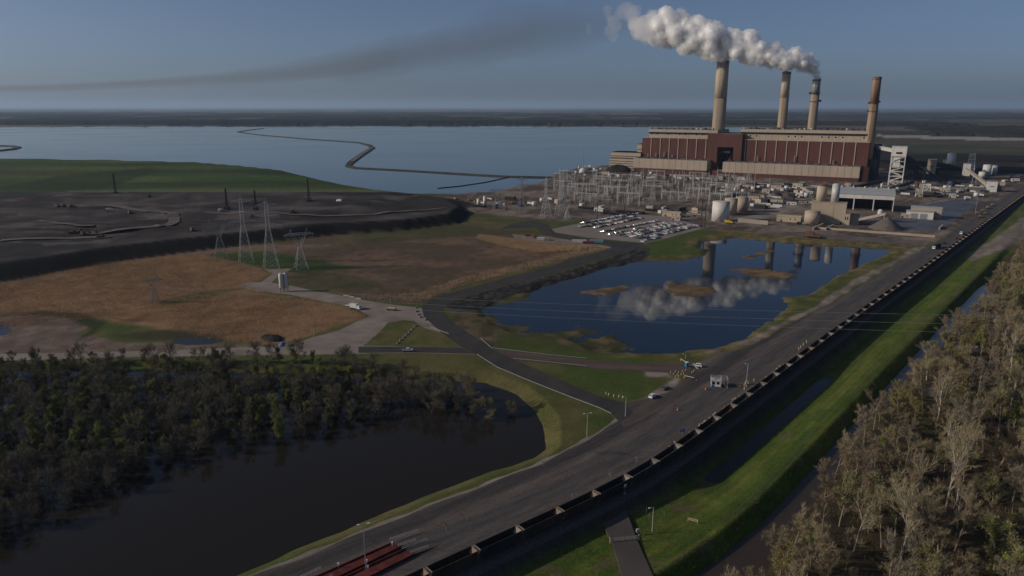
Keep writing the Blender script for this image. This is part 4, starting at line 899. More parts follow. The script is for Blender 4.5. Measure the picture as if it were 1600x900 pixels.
for px, yb, yt, kind, lab, m in (
    (385, 410, 304, 'a', 'tall grey lattice pylon with three pairs of arms on the grass strip', 'galv'),
    (424, 419, 309, 'a', 'tallest pale lattice pylon, second from the gravel track', 'galv'),
    (471, 420, 357, 'b', 'short wide-headed pylon above the twin white cylinders', 'galv'),
    (346, 405, 341, 'b', 'dim waisted pylon standing against the black coal bank', 'galv_dim'),
    (243, 473, 432, 'b', 'low wide-armed pylon alone in the brown reed bed', 'galv_dim'),
    (875, 335, 272, 'a', 'slender pylon beside the switchyard fence', 'galv'),
    (853, 338, 275, 'a', 'pale pylon near the lakeside end of the switchyard', 'galv'),
    (815, 334, 274, 'a', 'slim pylon by the yellow machines at the lakeside', 'galv_dim'),
    (886, 342, 316, 'b', 'squat pylon on the grass just above the car park', 'galv'),
    (776, 328, 292, 'b', 'faint small pylon by the batching silos at the lakeside', 'galv_dim')):
    H = hfrom(px, yb, yt); t = pylon_a(H, '', lab, m) if kind == 'a' else pylon_b(H, lab, m); q = G(px, yb); t.location = (q[0], q[1], hz(*q)); t.rotation_euler = (0, 0, .5 + rnd.uniform(-.1, .1))
# wires
def wire(a, b, sag, r=.045, n=14, label='', group='overhead power lines'):
    mb = MB(); pr = None
    for i in range(n + 1):
        t = i / n; p = a.lerp(b, t); p.z -= 4 * sag * t * (1 - t)
        if pr is not None: mb.bar(pr, p, r * 2)
        pr = p
    o = mb.build('power_line', M('galv_dim')); tag(o, label, 'cable', group); return o
for k, (ya, yb) in enumerate(((488, 493), (499, 509), (512, 524))):
    wire(at_depth(240, 440 + k * 8, 440), at_depth(1900, yb + 4, 330 - k * 4), 5, .05, 24, 'long thin power line crossing above the pond and the railway')
b_ = at_depth(1900, 500, 330); t = pylon_a(b_.z + 8, '', 'tall pylon in the wood carrying the lines over the pond', 'galv_dim'); t.location = (b_.x, b_.y, -3)
# wooden poles in the car park
wp = thing('utility_pole', 'dark wooden pole', 'utility pole'); MB().tube((0, 0, 0), (0, 0, 1), .42 , .34, 8).build('pole', M('wood_pole'), wp)
MB().bar((-.9, 0, .93), (.9, 0, .93), .2, .012).build('cross_arm', M('wood_pole'), wp)
for px, yb, yt, lab in ((933, 346, 302, 'dark wooden pole at the far corner of the car park'), (952, 345, 312, 'dark wooden pole, second along the back of the car park'), (975, 344, 318, 'shortest dark wooden pole behind the parked cars'), (1095, 357, 311, 'dark wooden pole at the car park corner nearest the pond'), (1101, 356, 318, 'thinner dark pole beside the corner pole of the car park'), (181, 303, 271, None), (355, 326, 293, None), (400, 327, 296, None), (483, 316, 279, None)):
    if lab:
        H = hfrom(px, yb, yt); place(wp, USED, tuple(P0(px, yb)), 0, label=lab, group='wooden poles around the car park', scale=(1, 1, H))
    else:
        q = G(px, yb, COALZ + 1); z = hz(*q); H = hfrom(px, yb, yt, z); t = thing('drill_mast', {181: 'thick black drilling mast below the green mound', 355: 'black drilling mast, shorter one left of its twin', 400: 'black drilling mast behind the first tall pylon', 483: 'thin black mast near the small white van'}[px], 'mast', (q[0], q[1], z))
        MB().cbox(0, 0, 0, 5, 5, 3.2).build('base', M('dark_steel'), t); lattice_mast(MB(), (0, 0, 3), H - 3, 2.4, 1.0, 9, .14, .3).build('mast', M('dark_steel'), t)

# ------------------------------------------------------------------ switchyard
SW = 'steel gantries of the switchyard'
def gantry(w, h, bays):
    t = thing('switchyard_gantry', 'grey steel gantry with lattice beam in the switchyard', 'gantry')
    for k in range(bays + 1):
        c = MB(); x = (k - bays / 2) * w
        for s in (-1, 1): c.bar((x, s * h * .10, 0), (x, s * .4, h), .34); 
        for f in (.25, .5, .75): c.bar((x, -h * .1 * (1 - f) - .4 * f, h * f), (x, h * .1 * (1 - f) + .4 * f, h * f), .22)
        c.bar((x, 0, h), (x, 0, h * 1.32), .2); c.build('column', M('galv_dim' if bays == 1 else 'galv'), t)
    b = MB()
    for k in range(bays):
        x0 = (k - bays / 2) * w
        for z in (h - 1.1, h): b.bar((x0, -.4, z), (x0 + w, -.4, z), .2); b.bar((x0, .4, z), (x0 + w, .4, z), .2)
        for q in range(8): b.bar((x0 + w * q / 8, -.4, h if q % 2 else h - 1.1), (x0 + w * (q + 1) / 8, -.4, h - 1.1 if q % 2 else h), .13)
    bm = b.build('beam', M('galv'), t)
    for k in range(bays * 3):
        x = (k + .5) / 3 * w - bays / 2 * w; MB().tube((x, 0, h - 1.1), (x, 0, h - 3.4), .17, .17, 6).build('insulator', M('galv_dim'), bm)
    return t
g1, g2, g3 = gantry(15, 17, 2), gantry(18, 23, 1), gantry(12, 12, 3)
spots = []
for r_, (y0, y1) in enumerate(((276, 284), (285, 296), (296, 308), (306, 320))):
    n = (9, 10, 10, 8)[r_]
    for k in range(n): spots.append((865 + (k + .5) * (1180 - 865 - r_ * 12) / n + rnd.uniform(-7, 7), rnd.uniform(y0, y1) + 3))
for i, (px, py) in enumerate(spots):
    g = (g1, g2, g3, g1)[i % 4]; place(g, USED, tuple(P0(px, py)), FRZ + rnd.uniform(-.04, .04) + (math.pi / 2 if i % 5 == 3 else 0), group=SW)
def busbar():
    t = thing('busbar_support', 'pale insulator stand holding busbars in the switchyard', 'insulator stand')
    f = MB()
    for x in (-3, 0, 3): f.bar((x, 0, 0), (x, 0, 3.4), .34)
    f.bar((-3.4, 0, 3.4), (3.4, 0, 3.4), .3); f.build('stand', M('galv_dim'), t)
    for x in (-3, 0, 3): MB().lathe([(.25, 3.5), (.34, 3.9), (.22, 4.4), (.34, 4.9), (.22, 5.4), (.3, 6.2)], 8, x, 0).build('insulator', M('steel'), t)
    MB().bar((-4, 0, 6.4), (4, 0, 6.4), .18).build('busbar', M('galv'), t); return t
def transformer():
    t = thing('power_transformer', 'grey oil-filled transformer with cooling fins', 'transformer')
    MB().cbox(0, 0, .4, 6, 3.6, 4.2).build('tank', M('steel'), t)
    r = MB()
    for k in range(7): r.cbox(-2.6 + k * .87, 0, .7, .25, 5.6, 3.4)
    r.build('radiator_fin', M('galv_dim'), t)
    for x in (-1.8, 0, 1.8): MB().lathe([(.3, 4.6), (.42, 5.1), (.28, 5.6), (.36, 6.2), (.16, 7.2)], 8, x, 0).build('bushing', M('cream'), t)
    MB().tube((-3, 1, 5.6), (3, 1, 5.6), .55, .55, 10).build('conservator', M('steel'), t); return t
bb, tr_ = busbar(), transformer()
for i in range(210):
    px = rnd.uniform(868, 1175); py = 278 + rnd.random() * (46 - (px - 868) / 25); place(bb, USED, tuple(P0(px, py)), FRZ + (math.pi / 2 if i % 3 == 0 else 0), group='insulator stands in the switchyard')
for i in range(16): place(tr_, USED, tuple(P0(890 + i * 18 + rnd.uniform(-6, 6), 276 + (i % 3) * 9 + rnd.uniform(-2, 2))), FRZ, group='transformers in the switchyard')
# gooseneck lamp masts
lm = thing('lighting_mast', 'slender pale lighting mast rising above the switchyard', 'lighting mast'); MB().tube((0, 0, 0), (0, 0, 30), .34, .2, 8).build('pole', M('galv'), lm); MB().tube((0, 0, 30), (0, 0, 34), .1, .03, 6).build('lightning_rod', M('galv'), lm)
for k in range(3): MB().cbox(math.cos(k * 2.1) * .8, math.sin(k * 2.1) * .8, 29.2, .6, .6, .5).build('lamp_head', M('galv_dim'), lm)
for px, py in ((880, 300), (912, 292), (948, 304), (985, 297), (1022, 312), (1060, 300), (1090, 318), (1118, 304), (1150, 316), (1178, 300), (1200, 312), (930, 284), (1005, 290), (1138, 292)):
    place(lm, USED, tuple(P0(px, py)), rnd.random() * 3, group='lighting masts over the switchyard')

# ------------------------------------------------------------------ yard clutter: cabins, sheds, tanks, containers, pipe racks, lorries
def shed(L, w, h, m, roof, name='yard_shed', lab='', cat='shed', door=True, pitch=.12, win=2):
    t = thing(name, lab, cat)
    MB().prism_x([(-w / 2, 0), (w / 2, 0), (w / 2, h), (0, h + w * pitch), (-w / 2, h)], -L / 2, L / 2).build('wall', M(m), t)
    r = MB()
    for s in (-1, 1): r.add([(-L / 2 - .3, s * (w / 2 + .3), h - .02), (L / 2 + .3, s * (w / 2 + .3), h - .02), (L / 2 + .3, 0, h + w * pitch + .07), (-L / 2 - .3, 0, h + w * pitch + .07), (-L / 2 - .3, s * (w / 2 + .3), h + .14), (L / 2 + .3, s * (w / 2 + .3), h + .14), (L / 2 + .3, 0, h + w * pitch + .23), (-L / 2 - .3, 0, h + w * pitch + .23)], [(0, 1, 2, 3), (7, 6, 5, 4), (0, 4, 5, 1), (3, 2, 6, 7), (1, 5, 6, 2), (0, 3, 7, 4)])
    r.build('roof', M(roof), t)
    if door: MB().box(-L * .3 - 1, -w / 2 - .06, .02, -L * .3 + 1, -w / 2 + .1, min(2.4, h * .8)).build('door', M('dark_steel'), t)
    for k in range(win): MB().box(L * (.05 + .2 * k), -w / 2 - .05, h * .45, L * (.05 + .2 * k) + 1.1, -w / 2 + .1, h * .75).build('window', M('glass'), t)
    return t
def container(L, m, lab=''):
    t = thing('shipping_container', lab, 'container'); b = MB(); b.cbox(0, 0, .1, L, 2.5, 2.6)
    for k in range(int(L / .8)): x = -L / 2 + .4 + k * .8; b.cbox(x, -1.27, .25, .3, .08, 2.3); b.cbox(x, 1.27, .25, .3, .08, 2.3)
    b.build('body', M(m), t); MB().cbox(L / 2 + .04, 0, .25, .08, 2.3, 2.3).build('door', M('galv_dim'), t); return t
def vtank(r, h, m, lab='', name='storage_tank', n=28, dome=True):
    t = thing(name, lab, 'tank'); MB().lathe([(r, 0), (r, h)], n).build('shell', M(m), t, True)
    MB().lathe([(r + .12, h), (r + .12, h + .25), (r * .5, h + (.16 * r if dome else .4)), (.15, h + (.2 * r if dome else .45))], n).build('roof', M(m), t, True)
    s = MB()
    for k in range(22): a0 = -2.4 + k * .07; s.bar((math.cos(a0) * (r + .5), math.sin(a0) * (r + .5), h * k / 22), (math.cos(a0 + .07) * (r + .5), math.sin(a0 + .07) * (r + .5), h * (k + 1) / 22), .5, .12)
    s.build('stair', M('dark_steel'), t)
    rl = MB()
    for k in range(18): a = k * math.pi / 9; b = a + math.pi / 9; rl.bar((math.cos(a) * r, math.sin(a) * r, h + 1.3), (math.cos(b) * r, math.sin(b) * r, h + 1.3), .09); rl.bar((math.cos(a) * r, math.sin(a) * r, h + .2), (math.cos(a) * r, math.sin(a) * r, h + 1.3), .08)
    rl.build('railing', M('galv_dim'), t); return t
def pipe_rack(L):
    t = thing('pipe_rack', 'steel rack carrying pipes across the plant yard', 'pipe rack'); f = MB()
    for k in range(int(L / 6) + 1):
        x = -L / 2 + k * 6
        for s in (-1.5, 1.5): f.bar((x, s, 0), (x, s, 5.2), .28)
        f.bar((x, -1.7, 4.3), (x, 1.7, 4.3), .25); f.bar((x, -1.7, 5.2), (x, 1.7, 5.2), .25)
    f.build('frame', M('galv_dim'), t)
    for k in range(4): MB().tube((-L / 2 - .5, -1.2 + k * .8, 4.65 + (k % 2) * .9), (L / 2 + .5, -1.2 + k * .8, 4.65 + (k % 2) * .9), .26, .26, 6).build('pipe', M(('galv', 'rust', 'steel', 'cream')[k]), t)
    return t
def truck(m_cab, m_box, kind='box', lab=''):
    t = thing('lorry', lab, 'lorry'); L = 8 if kind != 'semi' else 16
    cab = MB().prism_y([(L / 2 - 2.3, .7), (L / 2, .7), (L / 2, 1.8), (L / 2 - .5, 2.9), (L / 2 - 2.3, 2.9)], -1.2, 1.2).build('cab', M(m_cab), t)
    MB().add([(L / 2 + .02, -1.05, 1.85), (L / 2 + .02, 1.05, 1.85), (L / 2 - .44, 1.05, 2.75), (L / 2 - .44, -1.05, 2.75)], [(0, 1, 2, 3)]).build('windscreen', M('glass'), cab)
    if kind == 'box' or kind == 'semi': MB().box(-L / 2, -1.25, 1.0, L / 2 - 2.6, 1.25, 3.6).build('box_body', M(m_box), t)
    elif kind == 'dump': MB().prism_y([(-L / 2, 1.4), (L / 2 - 2.6, 1.1), (L / 2 - 2.5, 2.9), (-L / 2 - .2, 2.7)], -1.25, 1.25).build('tipper', M(m_box), t)
    else: MB().tube((-L / 2, 0, 2.1), (L / 2 - 2.6, 0, 2.1), 1.15, 1.15, 14).build('barrel', M(m_box), t)
    MB().box(-L / 2, -.45, .6, L / 2 - .3, .45, .98).build('chassis', M('dark_steel'), t)
    for x in ([L / 2 - 1.2, -L / 2 + 1.2, -L / 2 + 2.4] + ([L / 2 - 3.6] if kind == 'semi' else [])):
        for s in (-1, 1): MB().tube((x, s * 1.2, .5), (x, s * .85, .5), .5, .5, 12).build('wheel', M('rubber'), t)
    return t
clut = [shed(12, 5, 3.2, 'white_paint', 'white_paint', 'site_cabin', 'white site cabin among the plant yard clutter', 'cabin'),
        shed(9, 7, 5, 'cream', 'grey_roof', 'yard_shed', 'pale shed with grey roof in the plant yard'),
        shed(16, 9, 6, 'tan_wall', 'roof_grey', 'yard_shed', 'long tan shed in front of the turbine hall'),
        container(12, 'white_paint', 'white shipping container in the plant yard'), container(6, 'rust', 'small rusty container in the plant yard'),
        container(12, 'blue_car', 'dark blue container in the plant yard'),
        vtank(3.4, 5.5, 'white_paint', 'squat white tank in the plant yard'), vtank(2.2, 8, 'galv', 'narrow grey tank in the plant yard'),
        pipe_rack(24), truck('white_car', 'white_paint', 'box', 'white box lorry parked in the plant yard'), truck('white_car', 'galv', 'tank', 'tanker lorry parked in the plant yard'), truck('yellow', 'dozer', 'dump', 'dusty tipper lorry in the plant yard')]
clut += [shed(14, 8, 5, 'dark_steel', 'roof_grey', 'yard_shed', 'dark steel shed in the plant yard'), container(10, 'dark_steel', 'dark grey container in the plant yard'), shed(20, 6, 2.2, 'black', 'dark_steel', 'pipe_store', 'low dark store of pipes in the plant yard', 'store', win=0)]
wts = [7, 4, 3, 6, 4, 3, 4, 3, 8, 5, 3, 3, 7, 6, 6]
def scatter(poly, n, choose, rz=None, seed=0, size=7.0):
    r = random.Random(seed); P = [G(*q) for q in poly]; xs = [p[0] for p in P]; ys = [p[1] for p in P]; A = np.array(P); done = []; tries = 0
    while len(done) < n and tries < n * 60:
        tries += 1; x = r.uniform(min(xs), max(xs)); y = r.uniform(min(ys), max(ys))
        if sd_poly(A, np.array([x]), np.array([y]), 30)[0] < 3: continue
        if any((x - a) ** 2 + (y - b) ** 2 < size ** 2 for a, b in done): continue
        done.append((x, y)); c = choose(r); place(c, USED, (x, y, max(0, hz(x, y))), (FRZ if rz is None else rz) + r.choice([0, 0, math.pi / 2, .2, -.15, 1.2]), group=c['label'] + ' group')
ch = lambda r: r.choices(clut, wts)[0]
scatter([(870, 278), (905, 262), (985, 262), (990, 272), (1130, 276), (1200, 286), (1180, 292), (1100, 284), (1000, 280), (930, 276)], 70, ch, seed=1, size=7)
scatter([(1100, 290), (1200, 288), (1350, 292), (1340, 298), (1300, 296), (1280, 318), (1240, 322), (1190, 330), (1160, 318)], 120, ch, seed=2, size=7.5)
scatter([(1360, 292), (1440, 286), (1530, 290), (1570, 300), (1520, 308), (1450, 310), (1420, 306)], 60, ch, seed=3, size=8)
scatter([(735, 322), (760, 312), (870, 312), (940, 324), (960, 332), (900, 330), (850, 326), (800, 328), (750, 330)], 26, ch, seed=4, size=10)
scatter([(1040, 325), (1100, 330), (1110, 345), (1060, 338), (1000, 328)], 8, ch, seed=5, size=12)
scatter([(1440, 300), (1560, 286), (1600, 268), (1600, 284), (1560, 302), (1500, 318)], 26, ch, seed=6, size=9)

# ------------------------------------------------------------------ landmark yard buildings
def put(t, px, py, rz=0.0, z=0.0): q = G(px, py, z); t.location = (q[0], q[1], z); t.rotation_euler = (0, 0, rz); return t
put(vtank(9.6, 22, 'white_paint', 'big white cylindrical tank nearest the car park', n=40, dome=False), 1125, 345)
put(vtank(7.6, 19, 'stack_pale', 'tan weathered tank just behind the big white tank', n=36), 1141, 335)
put(vtank(7.8, 18, 'cream', 'pale tank partly hidden behind the two front tanks', n=36), 1158, 331)
put(container(7, 'white_paint', 'small white container at the foot of the big white tank'), 1129, 346.5, FRZ)
b = put(truck('yellow', 'yellow', 'box', 'yellow bus-like lorry beside the white tank'), 1139, 349, FRZ)
put(shed(22, 9, 5, 'tan_wall', 'tan_wall', 'yard_shed', 'flat tan hut between the car park and the white tank', 'hut'), 1050, 338, FRZ)
put(shed(10, 6, 4, 'cream', 'cream', 'yard_shed', 'little cream hut in front of the flat tan hut', 'hut'), 1057, 344, FRZ)
put(shed(26, 11, 6, 'tan_wall', 'tan_wall', 'yard_shed', 'tan block hut by the lane left of the concrete works', 'hut'), 1233, 346, FRZ)
for px_, py_, lab_ in ((965, 335.5, 'long low black pipe stack behind the car park poles'), (985, 332.5, 'second long low black pipe stack nearer the switchyard'), (1030, 330, 'low black pipe stack beyond the flat tan hut')):
    put(shed(34, 9, 2.0, 'black', 'dark_steel', 'pipe_store', lab_, 'store', win=0, door=False, pitch=.08), px_, py_, FRZ + .05)
w = MB().cbox(0, 0, 0, 34, 1.2, 4.5).build('retaining_wall', M('concrete')); tag(w, 'low curved concrete wall beside the white tank', 'wall'); w.location = P0(1176, 349); w.rotation_euler = (0, 0, FRZ - .1)
# concrete works with its silos
cw = thing('batching_plant', 'tan windowless concrete works block with three silos', 'industrial building'); q = G(1292, 349); cw.location = (*q, 0); cw.rotation_euler = (0, 0, FRZ + .05)
H = hfrom(1300, 349, 317)
MB().cbox(0, 8, 0, 36, 16, H).build('wall', M('tan_wall'), cw); MB().cbox(0, 8, H, 36.6, 16.6, .6).build('roof', M('cream'), cw)
MB().box(5, -.1, 0, 5.3, 0, H - .5).build('wall_joint', M('cream_joint'), cw)
MB().cbox(25, 6, 0, 14, 12, H * .5).build('annex', M('dark_steel'), cw)
for x, r_, y_, m_, mm in ((-9, 5.6, 292, 'stack_pale', 1), (5, 4.2, 290, 'galv', 0)):
    hh = hfrom(1290, 349, y_); s_ = MB().lathe([(r_, H + .6), (r_, hh)], 24, x, 8).build('silo', M(m_), cw, True); MB().lathe([(r_ + .15, hh), (r_ * .7, hh + 1.6), (.2, hh + 2)], 24, x, 8).build('silo_top', M('rust' if mm else 'galv'), s_)
put(vtank(8.2, 14, 'cream', 'cream drum tank at the front corner of the concrete works'), 1268, 350)
put(shed(11, 9, 12, 'cream', 'cream', 'control_tower', 'small square cream tower right of the concrete works', 'tower', pitch=.02), 1319, 350, FRZ)
put(truck('galv_dim', 'dark_steel', 'tank', 'grey mixer lorry at the foot of the cream drum tank'), 1251, 351, FRZ)
# maintenance hall: open front
hall = thing('maintenance_hall', 'long pale metal hall with an open dark front and white posts', 'industrial hall'); a = Vector(G(1303, 326)); b = Vector(G(1395, 331)); d = (b - a); HL = d.length
hall.location = (a.x, a.y, 0); hall.rotation_euler = (0, 0, math.atan2(d.y, d.x)); DD = 46; hh = hfrom(1395, 331, 306); he = hfrom(1395, 331, 313)
pr = [(0, hh), (DD / 2, hh + 6.5), (DD, hh)]
rm_ = MB()
rm_.add([(-.8, -.8, hh), (HL + .8, -.8, hh), (HL + .8, DD / 2, hh + 6.8), (-.8, DD / 2, hh + 6.8), (HL + .8, DD + .8, hh), (-.8, DD + .8, hh), (-.8, -.8, hh - .3), (HL + .8, -.8, hh - .3), (HL + .8, DD / 2, hh + 6.4), (-.8, DD / 2, hh + 6.4), (HL + .8, DD + .8, hh - .3), (-.8, DD + .8, hh - .3)], [(0, 1, 2, 3), (3, 2, 4, 5), (6, 9, 8, 7), (9, 11, 10, 8), (0, 6, 7, 1), (5, 4, 10, 11), (1, 7, 8, 2), (2, 8, 10, 4), (0, 3, 9, 6), (3, 5, 11, 9)])
rm_.build('roof', M('grey_roof'), hall)
MB().box(0, -.2, he, HL, .2, hh - .32).build('front_panel', M('white_paint'), hall)
e = MB(); e.prism_x([(0, 0), (DD, 0), (DD, hh - .4), (DD / 2, hh + 6.2), (0, hh - .4)], HL - .4, HL); e.build('end_wall', M('white_paint'), hall)
e = MB(); e.prism_x([(0, 0), (DD, 0), (DD, hh - .4), (DD / 2, hh + 6.2), (0, hh - .4)], 0, .4); e.build('end_wall', M('white_paint'), hall)
MB().box(.5, DD - .4, 0, HL - .5, DD, hh - .4).build('back_wall', M('dark_steel'), hall)
for k in range(4): x = HL * k / 3; MB().box(x - (.9 if k else -.45), -.5, 0, x + (.4 if k == 3 else .9) - .5, .6, he).build('post', M('white_paint'), hall)
for k in range(5): MB().lathe([(1, hh + 4), (1, hh + 7.6), (1.4, hh + 7.7), (.3, hh + 8.4)], 10, HL * (.1 + .2 * k), DD * .45).build('roof_vent', M('galv'), hall)
# workshop with two doors
wk = thing('workshop', 'low white workshop with two grey roller doors beside the wet yard', 'workshop'); q = G(1436, 342); wk.location = (*q, 0); wk.rotation_euler = (0, 0, FRZ); h1 = hfrom(1436, 342, 331)
MB().box(-14, 0, 0, 14, 12, h1).build('wall', M('white_paint'), wk); MB().box(-14.4, -.4, h1, 14.4, 12, h1 + .4).build('roof', M('grey_roof'), wk)
MB().box(-10, 12.05, 0, 22, 26, h1 + 3.6).build('rear_block', M('cream'), wk); MB().box(-10.4, 11.8, h1 + 3.6, 22.4, 26.4, h1 + 4.1).build('roof', M('grey_roof'), wk)
for x in (-9, 0.5): MB().box(x, -.1, .1, x + 7.5, .1, h1 * .74).build('roller_door', M('galv_dim'), wk)
put(shed(9, 6, 4.2, 'cream', 'cream', 'yard_shed', 'tiny cream hut against the white workshop', 'hut'), 1414, 340, FRZ)
# stone heap and its stacking conveyor
q = G(1385, 357); hp = hfrom(1385, 357, 339); mb = MB(); n = 40; rr_ = 17.5; prof = []
for k in range(14):
    f = k / 13; z = hp * f ** 1.0; r0 = rr_ * (1 - f) ** .92 + .3; prof.append((r0, z))
r = random.Random(3)
for k, (r0, z) in enumerate(prof):
    for i in range(n): a = i * 2 * math.pi / n; w = 1 + .05 * math.sin(a * 3 + 1) + .035 * r.uniform(-1, 1); mb.v.append((q[0] + r0 * w * math.cos(a), q[1] + r0 * w * math.sin(a), z - .2))
for k in range(13):
    for i in range(n): j = (i + 1) % n; mb.f.append((k * n + i, k * n + j, (k + 1) * n + j, (k + 1) * n + i))
mb.f.append(tuple(range(13 * n, 14 * n)))
o = mb.build('stone_heap', M('pile'), None, True); tag(o, 'grey-brown cone of crushed stone on the wet yard', 'heap')
def conveyor(pa, pb, w, lab, m='white_paint', closed=True, legs=2, name='conveyor'):
    t = thing(name, lab, 'conveyor', (pa.x, pa.y, 0)); d = pb - pa; g = MB(); q = d.copy()
    a = Vector((0, 0, pa.z)); b = Vector((d.x, d.y, pb.z))
    if closed: g.bar(a, b, w, w * .9)
    else:
        g.bar(a, b, w, w * .25)
    g.build('gallery', M(m), t); tr = MB(); side = Vector((-d.y, d.x, 0)).normalized() * w * .55; L = int((b - a).length / (w * 1.2)) + 1
    for s in (-1, 1):
        for zz in (-w * .5, w * .5): tr.bar(a + side * s + Vector((0, 0, zz)), b + side * s + Vector((0, 0, zz)), w * .09)
        for k in range(L):
            f0, f1 = k / L, (k + 1) / L; z0, z1 = ((-w * .5, w * .5) if k % 2 else (w * .5, -w * .5)); tr.bar(a.lerp(b, f0) + side * s + Vector((0, 0, z0)), a.lerp(b, f1) + side * s + Vector((0, 0, z1)), w * .07)
    tr.build('truss', M('dark_steel' if m == 'dark_steel' else 'galv'), t)
    for k in range(legs):
        f = (k + 1) / (legs + (0 if legs == 1 else .6)); p = a.lerp(b, min(f, .97)); lg = MB()
        if p.z > 3:
            for s in (-1, 1): lg.bar(p + side * s * 1.0 - Vector((0, 0, w * .5)), Vector((p.x, p.y, 0)) + side * s * 2.2, w * .16)
            lg.bar(Vector((p.x, p.y, p.z * .45)) + side * 1.6, Vector((p.x, p.y, p.z * .45)) - side * 1.6, w * .1); lg.build('trestle', M('galv' if m != 'dark_steel' else 'dark_steel'), t)
    return t
def PT(px, py, ybase): return Vector((*G(px, ybase), hfrom(px, ybase, py)))
conveyor(PT(1340, 343, 352), PT(1381, 334, 356), 2.4, 'tan stacking conveyor rising over the stone heap', 'tan_wall', True, 1)
o = MB().lathe([(1.5, 0), (3, 1.5), (3, 5), (1.2, 7)], 14).build('water_tank', M('white_paint')); tag(o, 'small white round tank above the stacking conveyor', 'tank'); o.location = P0(1375, 336) 
# coal transfer tower of white lattice, conveyors and shaded coal plant
tt = thing('transfer_tower', 'tall white lattice transfer tower with a boxy head house', 'tower'); q = G(1398, 291); tt.location = (*q, 0); tt.rotation_euler = (0, 0, FRZ); Ht = hfrom(1398, 291, 229); Hb = hfrom(1398, 291, 244)
MB().box(-11, -9, Hb, 11, 9, Ht).build('head_house', M('white_paint'), tt); MB().box(-11.4, -9.4, Ht, 11.4, 9.4, Ht + .8).build('roof', M('galv'), tt); MB().box(-4, -9.2, Hb + 4, 5, -8.9, Hb + 7).build('window', M('black'), tt)
fr = MB()
for sx in (-10, 10):
    for sy in (-8, 8): fr.bar((sx, sy, 0), (sx, sy, Hb), 1.3)
for k in range(6):
    z0, z1 = Hb * k / 6, Hb * (k + 1) / 6
    for sy in (-8, 8): fr.bar((-10, sy, z1), (10, sy, z1), .8); fr.bar((-10 if k % 2 else 10, sy, z0), (10 if k % 2 else -10, sy, z1), .9)
    for sx in (-10, 10): fr.bar((sx, -8, z1), (sx, 8, z1), .8); fr.bar((sx, -8 if k % 2 else 8, z0), (sx, 8 if k % 2 else -8, z1), .8)
fr.build('frame', M('white_paint'), tt); MB().box(-8.5, -7, Hb * .62, 3, 7, Hb - .1).build('chute', M('white_paint'), tt)
conveyor(Vector((*(G(1394, 290)), Ht - 8)), at_depth(1362, 228, G(1360, 280)[1] + 40), 5, 'white enclosed conveyor from the lattice tower into the plant', 'white_paint', True, 0)
conveyor(PT(1404, 237, 291), PT(1437, 280, 291), 5, 'dark inclined conveyor running down from the lattice tower', 'dark_steel', True, 3)
conveyor(PT(1408, 240, 287), PT(1470, 284, 290), 4, 'second dark conveyor sloping towards the coal yard', 'dark_steel', True, 3)
conveyor(PT(1310, 297, 300), PT(1375, 284, 296), 4, 'long dark conveyor behind the maintenance hall', 'dark_steel', True, 2)
conveyor(PT(1385, 297, 300), PT(1425, 284, 294), 4, 'short dark conveyor by the foot of the lattice tower', 'dark_steel', True, 2)
def block(px, yb, yt, wpx, dep, m, lab, name='coal_house', win=True):
    p = G(px, yb); H = hfrom(px, yb, yt); w = wpx * mpp((*p, 0)); t = thing(name, lab, 'industrial building', (*p, 0), FRZ)
    MB().box(-w / 2, 0, 0, w / 2, dep, H).build('wall', M(m), t); MB().box(-w / 2 - .4, -.4, H, w / 2 + .4, dep + .4, H + .7).build('roof', M('galv_dim'), t)
    if win: MB().box(-w * .2, -.2, H * .5, w * .2, .1, H * .56).build('window', M('black'), t)
    return t
block(1454, 272, 250, 12, 22, 'cream', 'tall pale coal house standing in the shade beyond the lattice tower')
block(1455, 271, 262, 20, 8, 'dark_steel', 'low dark shed at the foot of the tall pale coal house')
block(1549, 300, 284, 13, 16, 'white_paint', 'small white drive house where the white conveyor lands')
conveyor(PT(1506, 264, 288), PT(1546, 292, 299), 3.4, 'pale double conveyor sloping down to the white drive house', 'cream', True, 2)
for px, yb, yt, w_, m_, lab in ((1484, 264, 240, 6.0, 'white_paint', 'tall white silo with ladder at the coal yard'), (1477, 263, 250, 4.5, 'cream', 'short cream silo left of the tall white silo'), (1541, 274, 258, 6, 'white_paint', 'white silo on the right of the coal yard'), (1534, 278, 269, 5, 'white_paint', 'low white tank in front of the right-hand silo pair'), (1551, 273, 259, 5.5, 'galv', 'grey silo joined to the white one by the coal yard')):
    p = G(px, yb); H = hfrom(px, yb, yt); put(vtank(w_ * mpp((*p, 0)), H, m_, lab, 'silo', 24), px, yb)
tw = thing('crusher_tower', 'white lattice crusher tower with stacked platforms above the coal yard', 'tower', (*G(1515, 272), 0), FRZ); H = hfrom(1515, 272, 240)
lattice_mast(MB(), (0, 0, 0), H, 13, 9, 6, .5, .9).build('frame', M('white_paint'), tw)
for k in range(4): MB().cbox(0, 0, H * (.25 + .22 * k), 15 - k * 2, 15 - k * 2, 1.2).build('platform', M('galv'), tw)
MB().cbox(0, 0, H * .38, 9, 9, H * .25).build('hopper', M('galv_dim'), tw); block(1509, 275, 256, 10, 14, 'white_paint', 'boxy white crusher house below the platforms', 'crusher_house')
tw = thing('loading_frame', 'white open loading frame near the wet yard', 'frame', (*G(1447, 304), 0), FRZ); H = hfrom(1447, 304, 288); lattice_mast(MB(), (0, 0, 0), H, 10, 9, 3, .5, .9).build('frame', M('white_paint'), tw); MB().cbox(-6, 0, 0, 6, 8, H * .8).build('bin', M('concrete'), tw)
